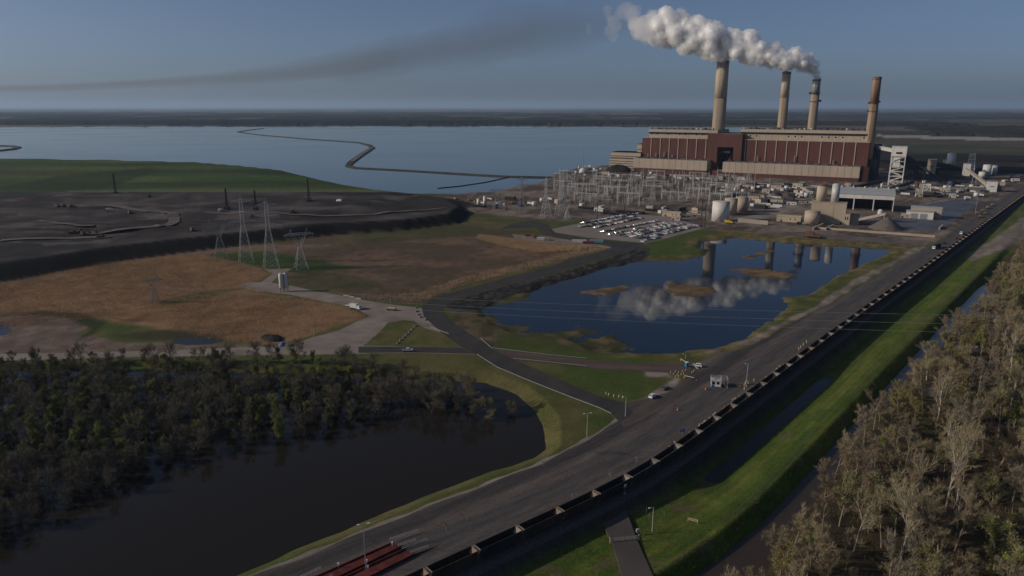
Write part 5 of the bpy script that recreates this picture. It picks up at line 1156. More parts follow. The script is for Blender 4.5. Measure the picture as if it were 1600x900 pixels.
# coal heaps under the shade
def mound(px, py, rx, ry, h, m, lab, name='coal_heap', seed=0, z=0.0):
    p = G(px, py, z); zz = max(hz(*p), z if z else 0); mb = MB(); n = 36; K = 9; r = random.Random(seed)
    for k in range(K):
        f = k / (K - 1); hgt = h * math.sin(f * math.pi / 2); q = math.cos(f * math.pi / 2) ** .8
        for i in range(n):
            a = i * 2 * math.pi / n; w = 1 + .12 * math.sin(2 * a + seed) + .07 * math.sin(5 * a + seed * 2) + r.uniform(-.03, .03); mb.v.append((rx * q * w * math.cos(a), ry * q * w * math.sin(a), hgt * (1 + .12 * math.sin(3 * a + seed)) - .3))
    for k in range(K - 1):
        for i in range(n): j = (i + 1) % n; mb.f.append((k * n + i, k * n + j, (k + 1) * n + j, (k + 1) * n + i))
    mb.f.append(tuple(range((K - 1) * n, K * n))); o = mb.build(name, M(m), None, True); tag(o, lab, 'heap'); o.location = (p[0], p[1], zz); o.rotation_euler = (0, 0, FRZ); return o
mound(1530, 250, 190, 60, 13, 'coal', 'long low black coal heap along the far edge of the plant', seed=1)
mound(1420, 262, 90, 40, 14, 'coal', 'black coal heap in the shade behind the lattice tower', seed=2)
mound(1580, 268, 70, 40, 9, 'coal', 'black coal heap beside the far end of the line', seed=5)
mound(1500, 296, 50, 14, 5, 'pile', 'long grey spoil heap beyond the wet yard', 'spoil_heap', seed=3)
mound(425, 529, 9, 4, 2.2, 'coal', 'small black rubble heap on the reed edge', 'rubble_heap', seed=4)
# dry storage bunkers and low walls in front of the heap
for px, py, L_, lab in ((1278, 356, 36, 'low concrete bunker wall left of the stone heap'), (1296, 357, 30, 'second low bunker wall beside the first'), (1470, 357, 22, 'low loading ramp at the edge of the wet yard')):
    t = thing('bunker_wall', lab, 'wall', tuple(P0(px, py)), .9); MB().cbox(0, 0, 0, L_, 1.2, 2.4).build('wall_face', M('concrete'), t); MB().cbox(0, 0, 2.4, L_ + .6, 1.6, .3).build('coping', M('tan_wall'), t)
wl = MB()
for k in range(10): wl.cbox(k * 14 - 63, 0, 0, 13.6, .8, 1.6)
w = MB().cbox(0, 0, 0, 110, 1.6, 2.2).build('block_wall', M('tan_wall')); tag(w, 'long low tan wall between the stone heap and the pond lane', 'wall'); w.location = P0(1365, 364); w.rotation_euler = (0, 0, math.atan2(G(1420, 368)[1] - G(1310, 360)[1], G(1420, 368)[0] - G(1310, 360)[0]))
# small dark pump house on the pond shore
pp = thing('pump_house', 'small rusty pump platform on the far shore of the pond', 'pump house', tuple(P0(1268, 373, -1)), FRZ); MB().cbox(0, 0, 3, 16, 8, 1).build('deck', M('rust'), pp); MB().cbox(-2, 0, 4, 8, 5, 3).build('hut', M('rust'), pp)
for x in (-7, 0, 7):
    for y in (-3.5, 3.5): MB().tube((x, y, -3), (x, y, 3), .3, .3, 8).build('leg', M('dark_steel'), pp)
# round-topped kiln-like dome and mast by the lakeside end of the switchyard
dm = thing('domed_tank', 'white domed tank under a slim vent mast at the lakeside', 'tank', tuple(P0(911, 271)), 0); MB().lathe([(8, 0), (8, 5), (6.5, 8.5), (3, 10.5), (.3, 11)], 24).build('dome', M('white_paint'), dm, True); MB().tube((0, 3, 0), (0, 3, hfrom(910, 271, 240)), .8, .5, 8).build('mast', M('galv_dim'), dm)
o = mound(967, 268, 26, 16, 13, 'bank_dark' if 'bank_dark' in MATS else 'coal', 'dark grassed hump at the left end of the turbine hall', 'bunker_mound', seed=9)
# batching silos and machines at the lakeside tip
for px, yb, yt, lab in ((748, 322, 311, 'white upright silo at the lakeside yard'), (758, 321, 307, 'taller white upright silo at the lakeside yard')):
    H = hfrom(px, yb, yt); put(vtank(2.6, H, 'white_paint', lab, 'silo', 16), px, yb)

# ------------------------------------------------------------------ twin white cylinders on the gravel pad
for px, lab in ((440.5, 'white upright cylinder tank on legs, one nearer the road of the twin pair'), (447.5, 'white upright cylinder tank on legs, one nearer the pylons of the twin pair')):
    p = G(px, 456 if px < 444 else 455); H = hfrom(px, 456, 427); t = thing('upright_tank', lab.replace('one nearer the road', 'standing on the reed side').replace('one nearer the pylons', 'standing on the field side'), 'tank', (*p, 0), .2); rr = 1.5
    MB().lathe([(.2, 2.2), (rr * .7, 2.6), (rr, 3.4), (rr, H - 1), (rr * .7, H - .3), (.2, H)], 20).build('shell', M('white_paint'), t, True)
    for k in range(4): a = k * math.pi / 2 + .78; MB().bar((math.cos(a) * 1.3, math.sin(a) * 1.3, 0), (math.cos(a) * 1.3, math.sin(a) * 1.3, 3.6), .22).build('leg', M('galv_dim'), t)
    la = MB()
    for s in (-.25, .25): la.bar((1.75, s, 0), (1.75, s, H), .08)
    for k in range(int(H / .6)): la.bar((1.75, -.25, k * .6), (1.75, .25, k * .6), .05)
    la.build('ladder', M('dark_steel'), t); MB().cbox(1.9, 0, H * .3, 1.2, 1.4, .15).build('platform', M('dark_steel'), t)
for px, py, L_, m_, lab in ((905, 379, 14, 'white_paint', 'long white box trailer beside the embankment road'), (920, 381, 11, 'trailer_red', 'dull red box trailer between the white and teal ones'), (932, 379, 13, 'trailer_teal', 'pale teal box trailer at the road bend'), (845, 375, 8, 'white_paint', 'stubby white container in the small gravel yard'), (854, 376, 5, 'concrete', 'grey block container beside the stubby white one'), (825, 369, 6, 'trailer_red', 'small red container at the top of the gravel yard'), (838, 372, 5, 'rust', 'rusty skip container in the small gravel yard')):
    put(container(L_, m_, lab), px, py, -.12)
# ------------------------------------------------------------------ the coal train
def coal_car(side='train_side', lab='empty black coal wagon with pale sloped end sheets', end='train_end'):
    t = thing('coal_wagon', lab, 'rail wagon'); L, w, h = 15.2, 3.1, 4.2; z0 = 1.25
    b = MB()
    for s in (-1, 1):
        b.box(-L / 2, s * w / 2 - (.08 if s > 0 else 0), z0 + .25, L / 2, s * w / 2 + (0 if s > 0 else .08), h)
        for k in range(12): x = -L / 2 + .5 + k * (L - 1) / 11; b.cbox(x, s * (w / 2 + .06), z0 + .2, .16, .12, h - z0 - .25)
        b.cbox(0, s * (w / 2 + .04), h - .15, L, .2, .18)
    b.box(-L / 2 + 1.6, -w / 2 + .08, z0 - .3, L / 2 - 1.6, w / 2 - .08, z0 + .1)
    b.build('body', M(side), t)
    for s in (-1, 1):
        e = MB(); e.add([(s * L / 2, -w / 2, h - .02), (s * L / 2, w / 2, h - .02), (s * (L / 2 - 1.2), w / 2 - .1, h - 1.5), (s * (L / 2 - 1.2), -w / 2 + .1, h - 1.5), (s * (L / 2 + .06), -w / 2, h - .1), (s * (L / 2 + .06), w / 2, h - .1), (s * (L / 2 - 1.15), w / 2 - .1, h - 1.6), (s * (L / 2 - 1.15), -w / 2 + .1, h - 1.6)], [(0, 1, 2, 3), (7, 6, 5, 4), (0, 4, 5, 1), (3, 2, 6, 7)])
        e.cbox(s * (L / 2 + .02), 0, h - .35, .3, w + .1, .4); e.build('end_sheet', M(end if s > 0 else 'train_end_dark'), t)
        p = MB(); p.cbox(s * (L / 2 - .2), 0, z0, .5, w - .3, .25)
        for y in (-1.2, -.4, .4, 1.2): p.bar((s * (L / 2 + .1), y, z0), (s * (L / 2 - .1), y, h - .3), .12)
        p.build('end_platform', M('train_end_dark'), t)
        MB().cbox(s * (L / 2 + .42), 0, .85, .75, .35, .35).build('coupler', M('dark_steel'), t)
        g = MB(); g.cbox(s * (L / 2 - 2.1), 0, .5, 2.6, 2.2, .4)
        bg = g.build('bogie', M('dark_steel'), t)
        for x in (-.9, .9):
            for y in (-.75, .75): MB().tube((s * (L / 2 - 2.1) + x, y - .07, .95), (s * (L / 2 - 2.1) + x, y + .07, .95), .46, .46, 12).build('wheel', M('rust'), bg)
    return t
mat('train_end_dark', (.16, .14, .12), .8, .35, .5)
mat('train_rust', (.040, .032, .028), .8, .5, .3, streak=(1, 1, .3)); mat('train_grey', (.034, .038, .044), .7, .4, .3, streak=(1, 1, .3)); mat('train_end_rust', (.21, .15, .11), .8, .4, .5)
ccs = [coal_car(), coal_car('train_rust', 'empty brownish-black coal wagon with rust-stained end sheets', 'train_end_rust'), coal_car('train_grey', 'empty grey-black coal wagon with dull end sheets', 'train_end_dark')]; GRP = 'coal wagons of the long train'
step = 16.2
# lined up so that the couplings fall where the photograph shows them
s0 = S0 - 5 * step - .6; vs_ = 0
while True:
    s = s0 + vs_ * step + step / 2
    if s > S0 + 1440: break
    x, y, a = on_track(s)
    c_ = ccs[rnd.choices((0, 1, 2), (5, 3, 3))[0]]; place(c_, USED, (x, y, 0), a, label=c_['label'], group='wagons of the long coal train: ' + ('clean', 'rusty', 'dull')[ccs.index(c_)]); vs_ += 1

# ------------------------------------------------------------------ cars
def car(m, kind, lab, name='parked_car', cat='car', lights=True):
    t = thing(name, lab, cat); W2 = .92
    if kind == 'suv': L, prof, cab = 4.8, [(-2.4, .38), (2.35, .38), (2.4, .8), (2.25, 1.02), (1.1, 1.12), (-2.3, 1.12), (-2.4, .9)], [(-2.25, 1.12), (1.15, 1.12), (.45, 1.72), (-1.95, 1.74)]
    elif kind == 'sedan': L, prof, cab = 4.7, [(-2.35, .35), (2.3, .35), (2.35, .65), (2.1, .85), (1.0, .95), (-1.6, .98), (-2.3, .92)], [(-1.55, .96), (1.05, .94), (.35, 1.42), (-.9, 1.44)]
    else: L, prof, cab = 5.6, [(-2.8, .5), (2.75, .5), (2.8, .95), (2.65, 1.15), (1.5, 1.22), (-2.8, 1.22)], [(-.75, 1.22), (1.45, 1.22), (.85, 1.82), (-.6, 1.84)]
    MB().prism_y(prof, -W2, W2).build('body', M(m), t)
    c = MB(); n = len(cab); vs = [(x, -W2 + (.04 if z < 1.3 else .18), z) for x, z in cab] + [(x, W2 - (.04 if z < 1.3 else .18), z) for x, z in cab]
    c.add(vs, [(i, (i + 1) % n, (i + 1) % n + n, i + n) for i in range(n)] + [tuple(range(n - 1, -1, -1)), tuple(range(n, 2 * n))]); cb = c.build('cabin', M(m), t)
    # glazing slightly proud of the cabin sides
    (xa, za), (xb, zb), (xc, zc), (xd, zd) = cab
    g = MB()
    for s in (-1, 1):
        y0 = s * (W2 - .02); y1 = s * (W2 - .16); f = lambda p, q, u: p + (q - p) * u
        g.add([(f(xa, xd, .2) + .12, y0 * .985, f(za, zd, .2)), (f(xb, xc, .2) - .12, y0 * .985, f(zb, zc, .2)), (f(xb, xc, .85) - .1, y1, f(zb, zc, .85)), (f(xa, xd, .85) + .1, y1, f(za, zd, .85))], [(0, 1, 2, 3) if s < 0 else (3, 2, 1, 0)])
    for (x0, z0, x1, z1, o) in ((xb, zb, xc, zc, .02), (xa, za, xd, zd, -.02)):
        g.add([(f(x0, x1, .12) + o, -.78, f(z0, z1, .12) + .02), (f(x0, x1, .12) + o, .78, f(z0, z1, .12) + .02), (f(x0, x1, .88) + o, .68, f(z0, z1, .88) + .02), (f(x0, x1, .88) + o, -.68, f(z0, z1, .88) + .02)], [(0, 1, 2, 3) if o > 0 else (3, 2, 1, 0)])
    g.build('window_glass', M('glass'), cb)
    if kind == 'pickup': MB().box(-2.7, -.75, 1.2, -.85, .75, 1.235).build('load_bed', M('black'), t)
    r = .37 if kind != 'sedan' else .33
    for x in (-L * .3, L * .3):
        for s in (-1, 1): MB().tube((x, s * W2 * 1.01, r), (x, s * W2 * .78, r), r, r, 12).build('wheel', M('rubber'), t)
    if lights:
        for s in (-1, 1):
            MB().box(L / 2 - .12, s * .72 - .16, prof[2][1] - .08, L / 2 + .015, s * .72 + .16, prof[2][1] + .08).build('headlight', M('sign_white'), t)
            MB().box(-L / 2 - .015, s * .74 - .12, .8, -L / 2 + .1, s * .74 + .12, 1.0).build('tail_light', M('red_car'), t)
    return t
cols = [('white_car', 'white', 10), ('silver_car', 'silver', 6), ('black_car', 'black', 8), ('grey_car', 'dark grey', 6), ('red_car', 'red', 3), ('blue_car', 'dark blue', 3)]
protos = []
for m_, nm, w_ in cols:
    for kd, kn in (('sedan', 'saloon'), ('suv', 'tall car'), ('pickup', 'pickup')):
        if (m_, kd) in (('red_car', 'sedan'), ('blue_car', 'suv')): continue
        protos.append((car(m_, kd, '%s %s parked in the rows of the plant car park' % (nm, kn), lights=False), w_, '%s %ss in the plant car park' % (nm, kn)))
rows = [((905, 350.5), (985, 334.5), .62), ((902, 356), (945, 346.5), .6), ((926, 357.5), (1003, 341), .8), ((938, 363.5), (1027, 345.5), .85), ((950, 368), (1040, 349), .4), ((965, 368.5), (1057, 348), .85), ((985, 371), (1068, 350), .75), ((996, 373), (1080, 352.5), .85), ((1014, 372), (1090, 353.5), .55), ((1003, 378.5), (1030, 371.5), .7), ((1075, 355.5), (1096, 354), .8), ((915, 354.5), (992, 338), .75), ((975, 370), (1062, 349), .8), ((1005, 372.5), (1086, 353), .8), ((955, 341), (1000, 333.5), .6)]
ncar = 0
for (a, b, fill) in rows:
    A_, B_ = Vector(G(*a)), Vector(G(*b)); d = B_ - A_; n = int(d.length / 3.0); ang = math.atan2(d.y, d.x)
    for k in range(n):
        if rnd.random() > fill ** .6: continue
        p = A_ + d * ((k + .5) / n); pr_ = rnd.choices(protos, [q[1] for q in protos])[0]
        place(pr_[0], USED, (p.x + rnd.uniform(-.4, .4), p.y, .06), ang + math.pi / 2 + (math.pi if rnd.random() < .4 else 0) + rnd.uniform(-.04, .04), group=pr_[2]); ncar += 1
for i, p in enumerate([(741, 322), (812, 317), (820, 316), (828, 316.5), (838, 317), (846, 316.5), (855, 318), (789, 330), (868, 315), (1010, 327), (1020, 326), (1085, 338)]):   # cars about the lakeside yard
    pr_ = protos[(i * 5) % len(protos)][0]; place(pr_, USED, (*G(*p), .02), rnd.uniform(0, 3), label=pr_['label'].replace('parked in the rows of the plant car park', 'left about the lakeside yard'), group=pr_['label'].split(' parked')[0] + ' cars in the lakeside yard')
def one(m, kd, lab, px, py, rz, z=.09, **k): c = car(m, kd, lab, **k); q = G(px, py); c.location = (*q, z); c.rotation_euler = (0, 0, rz); return c
hd = on_track(S0 + 180)[2]
one('white_car', 'suv', 'white tall car on the gravel verge below the smaller blue-grey one', 1020, 621, hd)
one('grey_car', 'sedan', 'small blue-grey car just ahead of the white one on the verge', 1039, 608, hd)
one('white_car', 'suv', 'white tall car coming out beside the blue toilet cabin', 1089, 573, hd + 1.9)
one('white_car', 'pickup', 'white pickup driving on the service road below the grass triangle', 637, 549, .05)
c = put(truck('white_car', 'black', 'semi', 'white-cabbed articulated lorry driving down the main road'), 1463, 388, hd - math.pi - .12)
c = put(truck('white_car', 'dozer', 'dump', 'white-cabbed tipper lorry further up the main road'), 1503, 366, hd - math.pi - .1)
one('black_car', 'pickup', 'dark pickup just behind the articulated lorry', 1475, 381, hd)
one('dozer' , 'pickup', 'dusty flatbed pickup between the two lorries', 1492, 373, hd)
for i, (px, py) in enumerate(((1532, 338), (1541, 334), (1549, 329), (1537, 343), (1556, 325), (1545, 338))):
    put(truck('yellow' if i % 2 else 'white_car', 'dozer', 'dump', 'dusty yellow and brown machine in the row beside the road' if i % 2 else 'white-cabbed tipper in the row of machines beside the road'), px - 6, py - 3, hd + .2)['group'] = 'machines in a row beside the main road' if i % 2 else 'white-cabbed tippers in a row beside the main road'
c = put(truck('white_car', 'white_paint', 'box', 'white service lorry with open equipment on the gravel lane'), 556, 483, -.5)
one('white_car', 'pickup', 'white utility pickup right in front of the service lorry', 547, 479, -.4)
# trailer with a light mast at the gravel junction
t = thing('mast_trailer', 'low orange trailer with a thin mast at the gravel junction', 'trailer', tuple(P0(612, 485)), -.25); MB().cbox(0, 0, .5, 6, 2.2, .9).build('deck', M('rust'), t); MB().cbox(0, 0, 1.4, 5, 1.8, .5).build('load', M('cream_post'), t); MB().tube((-.6, 0, 1.4), (-.6, 0, 8), .09, .06, 6).build('mast', M('galv'), t)
for x in (-2, 2):
    for s in (-1, 1): MB().tube((x, s * 1.15, .45), (x, s * .8, .45), .45, .45, 10).build('wheel', M('rubber'), t)
# blue and grey tarpaulined bundles by the rubble heap
mat('tarp_blue', (.05, .13, .32), .6, .2, 1)
mound(441, 540, 2.6, 1.8, 1.9, 'tarp_blue', 'bright blue tarpaulined heap beside the black rubble', 'covered_heap', 11); mound(451, 540, 3.2, 2.2, 1.6, 'pile', 'grey tarpaulined heap beside the blue one', 'covered_heap', 12)

# ------------------------------------------------------------------ weighbridge office in the middle of the road
gb = thing('weigh_cabin', 'white cabin with a raised railed deck standing in the main road', 'cabin', tuple(P0(1118, 603, .05)), hd - math.pi / 2 + .5)
MB().cbox(0, 0, .25, 4.2, 3.4, 3.1).build('wall', M('white_paint'), gb)
MB().cbox(0, 0, 3.35, 4.8, 4.0, .18).build('roof', M('white_paint'), gb)
for x in (-1.1, .9): MB().cbox(x, -1.72, 1.5, 1.2, .06, 1.2).build('window', M('glass'), gb)
MB().cbox(-1.2, -1.72, .3, .9, .05, 1.1).build('notice', M('sign_blue'), gb); MB().cbox(2.12, .2, .3, .05, .95, 2.1).build('door', M('galv_dim'), gb)
fr = MB()
for sx in (-2.3, 2.3, 5.2):
    for sy in (-1.9, 1.9): fr.bar((sx, sy, 0), (sx, sy, 4.6), .12)
for z in (4.0, 4.6):
    for sy in (-1.9, 1.9): fr.bar((-2.3, sy, z), (5.2, sy, z), .1)
    for sx in (-2.3, 2.3, 5.2): fr.bar((sx, -1.9, z), (sx, 1.9, z), .1)
fr.bar((2.3, -1.9, 3.5), (5.2, -1.9, .2), .14); fr.bar((2.3, 1.9, 3.5), (5.2, 1.9, .2), .14); fr.build('frame', M('galv'), gb)
MB().cbox(0, .3, 3.55, 1.6, 1.2, .9).build('air_unit', M('galv_dim'), gb)
tl = thing('toilet_cabin', 'bright blue portable toilet cabin at the end of the barrier', 'toilet', tuple(P0(1073, 573, .06)), .3); MB().cbox(0, 0, .1, 1.3, 1.3, 2.2).build('wall', M('toilet_blue'), tl); MB().cbox(0, 0, 2.3, 1.4, 1.4, .22).build('roof', M('sign_white'), tl); MB().cbox(0, -.66, .2, .9, .05, 1.9).build('door', M('sign_blue'), tl)
def barrier(a, b, lab, h=1.05, m='cream_post'):
    A_, B_ = P0(*a), P0(*b); t = thing('barrier_gate', lab, 'barrier', tuple(A_)); d = B_ - A_
    MB().cbox(0, 0, 0, .5, .5, 1.3).build('post', M(m), t); MB().bar((0, 0, h), (d.x, d.y, h + .2), .14).build('boom', M('sign_white'), t); return t
barrier((1064, 564), (1075, 571), 'white boom barrier beside the blue toilet cabin'); barrier((1082, 572), (1090, 580), 'white boom barrier in front of the white car'); barrier((1070, 590), (1084, 594), 'low boom barrier by the yellow bollards'); 
bd = thing('bollard', 'pale yellow bollard', 'bollard'); MB().lathe([(.17, 0), (.17, 1.0), (.10, 1.1)], 10).build('post', M('cream_post'), bd); MB().lathe([(.18, .75), (.18, .88)], 10).build('band', M('orange'), bd)
BG = 'pale yellow bollards fencing the grass triangle tip'
for px, py in [(1048, 583), (1052, 585.5), (1055, 582), (1058, 587), (1060, 583.5), (1064, 586), (1066, 581.5), (1068, 585), (1071, 580), (1055, 590), (1060, 589), (1069, 591.5), (1081, 583), (1084, 581)]: place(bd, USED, tuple(P0(px, py)), label='pale yellow bollard in the cluster at the tip of the grass triangle', group=BG)
for px, py in [(1163, 603), (1166, 606), (1169, 600), (1178, 596), (1163, 609)]: place(bd, USED, tuple(P0(px, py)), label='pale yellow bollard guarding the lamp post beside the train', group='bollards guarding the lamp post', scale=1.3)
for px, py in [(1251, 544), (1255, 540), (1248, 547), (1260, 536)]: place(bd, USED, tuple(P0(px, py)), label='pale bollard at the trackside far beyond the weigh cabin', group='trackside bollards beyond the weigh cabin', scale=1.4)
wpst = thing('marker_post', 'low white wooden post', 'post'); MB().cbox(0, 0, 0, .3, .3, .95).build('post', M('cream_post'), wpst)
for px, py in [(573, 534), (577, 531), (582, 529), (587, 526), (592, 522), (597, 520)]: place(wpst, USED, tuple(P0(px, py)), label='cream marker post along the edge of the small grass triangle by the gravel', group='marker posts by the gravel')
for px, py in [(947, 616), (951, 618), (959, 620), (967, 621), (973, 622)]: place(wpst, USED, tuple(P0(px, py)), .4, label='cream post at the corner where the two roads meet', group='posts at the road corner', scale=1.2)
cn = thing('traffic_cone', 'small orange traffic cone', 'traffic cone'); MB().cbox(0, 0, 0, .42, .42, .06).build('base', M('orange'), cn); MB().lathe([(.17, .06), (.03, .85)], 10).build('cone', M('orange'), cn)
for px, py in [(1152, 601), (1156, 603), (1158, 600), (1104, 607), (1088, 595)]: place(cn, USED, tuple(P0(px, py, .06)), label='orange traffic cone beside the weigh cabin', group='cones around the weigh cabin', scale=1.2)
cl_ = [(1032, 698), (976, 702), (950, 718), (932, 724), (917, 731), (899, 740), (879, 750), (860, 759), (839, 767), (820, 775), (777, 793), (755, 803), (731, 813)]
for px, py in cl_: place(cn, USED, tuple(P0(px, py, .06)), label='faded red lane cone in the line down the middle of the road', group='lane cones down the road', scale=.8)
dr = thing('channelizer_drum', 'orange and white marker drum', 'marker drum'); MB().lathe([(.35, 0), (.33, 1.1)], 12).build('drum', M('orange'), dr); MB().lathe([(.36, .3), (.36, .5)], 12).build('band', M('sign_white'), dr)
for px, py, lab in [(1103, 609, 'orange marker drum just in front of the weigh cabin'), (1059, 641, 'lone white and orange marker drum on the open road')]: place(dr, USED, tuple(P0(px, py, .06)), label=lab)
rk = None
mat('rock', (.30, .26, .22), .95, .3, 1)
for i in range(46):                               # broken stone piled beside the line
    f = rnd.random(); s = 112 + 75 * f if i < 34 else 205 + 40 * rnd.random(); x, y, a = on_track(S0 + s, -5.4 + rnd.uniform(-.6, .6)); r = rnd.uniform(.25, .6)
    if i < 6:
        mb = MB(); mb.lathe([(r * .7, 0), (r * rnd.uniform(.9, 1.1), r * .5), (r * .6, r * 1.0), (r * .15, r * 1.15)], 7); o = mb.build('rock', M('rock')); rk = (rk or []) + [o]; tag(o, 'rough pale stone in the row between road and train', 'stone', 'stones between road and train')
    else: o = rk[i % 6].copy(); COL.objects.link(o)
    o.location = (x, y, .02); o.rotation_euler = (rnd.uniform(-.2, .2), rnd.uniform(-.2, .2), rnd.random() * 6)
    o['label'] = 'rough pale stone in the row between road and train'; o['group'] = 'stones between road and train'
# lamp posts
def lamp(px, yb, yt, lab, heads=1, z=.0, m='galv', base=False):
    q = G(px, yb, z); H = hfrom(px, yb, yt, z); t = thing('street_lamp', lab, 'street lamp', (*q, z), .3); MB().tube((0, 0, 0), (0, 0, H), .14, .08, 8).build('pole', M(m), t)
    for k in range(heads): s = 1 if k % 2 else -1; MB().bar((0, 0, H - .1), (s * 1.2, 0, H + .1), .09).build('arm', M(m), t); MB().cbox(s * 1.4, 0, H, .7, .35, .16).build('lamp_head', M('sign_white'), t)
    if base: MB().cbox(0, 0, 0, .8, .8, 1.9).build('base', M('concrete'), t)
    return t
lamp(1166, 601, 568, 'grey lamp post among bollards between weigh cabin and train', 1, base=True)
lamp(977, 651, 620, 'grey lamp post at the mouth of the embankment road', 1); lamp(917, 683, 646, 'grey lamp post on the grass below the embankment road', 2)
lamp(572, 893, 819, 'tall thin lamp post beside the red weighbridge', 2, m='galv_dim')
lamp(1019, 831, 793, 'pale lamp pole on the grass by the causeway gate', 1, z=-2.6, m='galv')
lamp(491, 529, 511, 'short lamp pole by the gravel lane and reeds', 1); lamp(1524, 331, 307, 'lamp post far up the main road beside the train', 1); lamp(1593, 367, 304, 'dark tall pole at the edge of the gravel ground', 1, m='wood_pole')
lamp(1071, 560, 553, 'small lamp on the grass bank above the toilet cabin', 1)
# signs
def sign(px, py, w, h, H, m, lab, rz=0.0, z=0.0):
    q = G(px, py, z); t = thing('road_sign', lab, 'sign', (*q, z), rz); MB().tube((0, .05, 0), (0, .05, H), .05, .05, 6).build('post', M('galv'), t); MB().cbox(0, 0, H - h, w, .05, h).build('sign_board', M(m), t); return t
sb = sign(1066, 679, 1.9, 1.5, 2.6, 'sign_blue', 'square blue sign with white markings between road and train', .2)
for k, (w_, z_) in enumerate(((1.3, 2.25), (.9, 1.9), (1.2, 1.5))): MB().cbox(-.1, -.04, z_, w_, .03, .14).build('marking', M('sign_white'), sb)
sign(995, 722, .8, .9, 2.0, 'sign_white', 'small white sign at the trackside below the blue one', .2); sign(954, 747, 1.1, .8, 2.0, 'sign_white', 'wide white sign at the trackside, middle of three', .2); sign(895, 780, .9, .9, 2.0, 'sign_white', 'tilted white sign at the trackside near the crossing lights', .3)
sign(848, 727, .6, 1.0, 2.0, 'sign_white', 'white marker sign on the lakeward verge of the road', .2)
t = thing('speed_sign', 'yellow-topped post in the road beyond the weighbridge', 'sign', tuple(P0(697, 828, .06)), .2); MB().tube((0, .05, 0), (0, .05, 2.4), .06, .06, 6).build('post', M('galv'), t); MB().cbox(0, 0, 1.5, .7, .05, .9).build('sign_board', M('yellow'), t)
# level-crossing signal at the causeway
t = thing('crossing_signal', 'dark crossing signal with a crossed pale sign beside the train', 'signal', tuple(P0(976, 776, -.6)), .5); MB().tube((0, 0, 0), (0, 0, 4.6), .09, .09, 8).build('post', M('galv_dim'), t)
x_ = MB(); x_.bar((-.6, -.1, 3.6), (.6, -.1, 4.6), .05, .24); x_.bar((.6, -.14, 3.6), (-.6, -.14, 4.6), .05, .24); x_.build('crossbuck', M('galv'), t)
for s in (-1, 1): MB().tube((s * .45, -.1, 2.9), (s * .45, -.3, 2.9), .2, .2, 12).build('lamp', M('black'), t)
MB().cbox(0, 0, 0, .9, .7, 1.4).build('cabinet', M('galv_dim'), t)
# gate on the causeway, box and loose fence
zc = -2.2
gt = thing('field_gate', 'pale tubular gate across the causeway road', 'gate', tuple(V(953, 847, zc)), 0); e_ = V(998, 842, zc) - V(953, 847, zc)
for f in (0, 1): MB().tube((e_.x * f, e_.y * f, -.3), (e_.x * f, e_.y * f, 1.7), .12, .12, 8).build('post', M('cream_post'), gt)
for a_, b_ in ((.03, .49), (.51, .97)):
    l = MB(); 
    for z in (.25, .6, .95, 1.25): l.bar((e_.x * a_, e_.y * a_, z), (e_.x * b_, e_.y * b_, z), .06)
    for f in (a_, (a_ + b_) / 2, b_): l.bar((e_.x * f, e_.y * f, .25), (e_.x * f, e_.y * f, 1.25), .06)
    l.build('gate_leaf', M('galv'), gt)
o = MB().cbox(0, 0, 0, .9, .5, 1.0).build('box', M('galv')); o.name = 'meter_box'; t = thing('meter_cabinet', 'small grey cabinet on a post beside the causeway gate', 'cabinet', tuple(V(996, 834, -2.6)), .2); o.parent = t; o.name = 'cabinet_box'; o.location = (0, 0, .7); MB().tube((0, 0, -.2), (0, 0, .8), .06, .06, 6).build('post', M('galv_dim'), t)
t = thing('guard_rail', 'short cream rail frame lying on the green bank', 'barrier', tuple(V(1075, 813, -2.4)), 0); e_ = V(1090, 817, -2.4) - V(1075, 813, -2.4)
for f in (0, 1): MB().cbox(e_.x * f, e_.y * f, -.3, .18, .18, 1.4).build('post', M('cream_post'), t)
l = MB()
for z in (.4, .95): l.bar((0, 0, z), (e_.x, e_.y, z), .1, .16)
l.build('rail', M('cream_post'), t)
for i, (px, py) in enumerate(((1010, 800), (1014, 809), (1038, 806), (924, 818), (930, 820))): o = thing('fence_post', 'thin grey fence post on the bank by the causeway', 'post', tuple(V(px, py, -2.8)), 0, 'fence posts on the bank by the causeway'); MB().tube((0, 0, -.4), (0, 0, 1.6), .05, .05, 6).build('post', M('galv_dim'), o)
# guard rail along the embankment road
def guard(pts, lab, z=.05):
    P = [Vector(G(a, b)) for a, b in pts]; t = thing('guard_rail', lab, 'guard rail', (P[0].x, P[0].y, z)); rl = MB(); ps_ = []
    for i in range(len(P) - 1):
        a_, b_ = P[i] - P[0], P[i + 1] - P[0]; rl.bar((a_.x, a_.y, .62), (b_.x, b_.y, .62), .1, .34); n = max(1, int((b_ - a_).length / 4))
        for k in range(n): q = a_.lerp(b_, k / n); ps_.append(q)
    rl.build('rail', M('galv_dim'), t)
    pm = MB().cbox(0, 0, 0, .16, .16, .62).mesh('post', M('galv_dim'))
    for q in ps_: o = bpy.data.objects.new('post', pm); COL.objects.link(o); o.parent = t; o.location = (q.x, q.y, 0)
guard([(745, 555), (777, 575.5), (828, 597), (891, 622), (936, 639), (955, 648)], 'long pale guard rail along the lower side of the embankment road')
guard([(751, 530), (768, 545), (800, 549), (860, 556), (917, 561.5)], 'pale guard rail along the pond side of the pond road')
guard([(803, 561.5), (850, 566.5), (893, 571), (917, 573.5)], 'pale guard rail along the grass side of the pond road')
guard([(672, 512), (701, 523)], 'short white rail on the corner of the grass triangle', .05)
bk = thing('road_block', 'rough concrete block', 'concrete block'); MB().prism_x([(-.4, 0), (.4, 0), (.2, .8), (-.2, .8)], -1.3, 1.3).build('block', M('concrete'), bk)
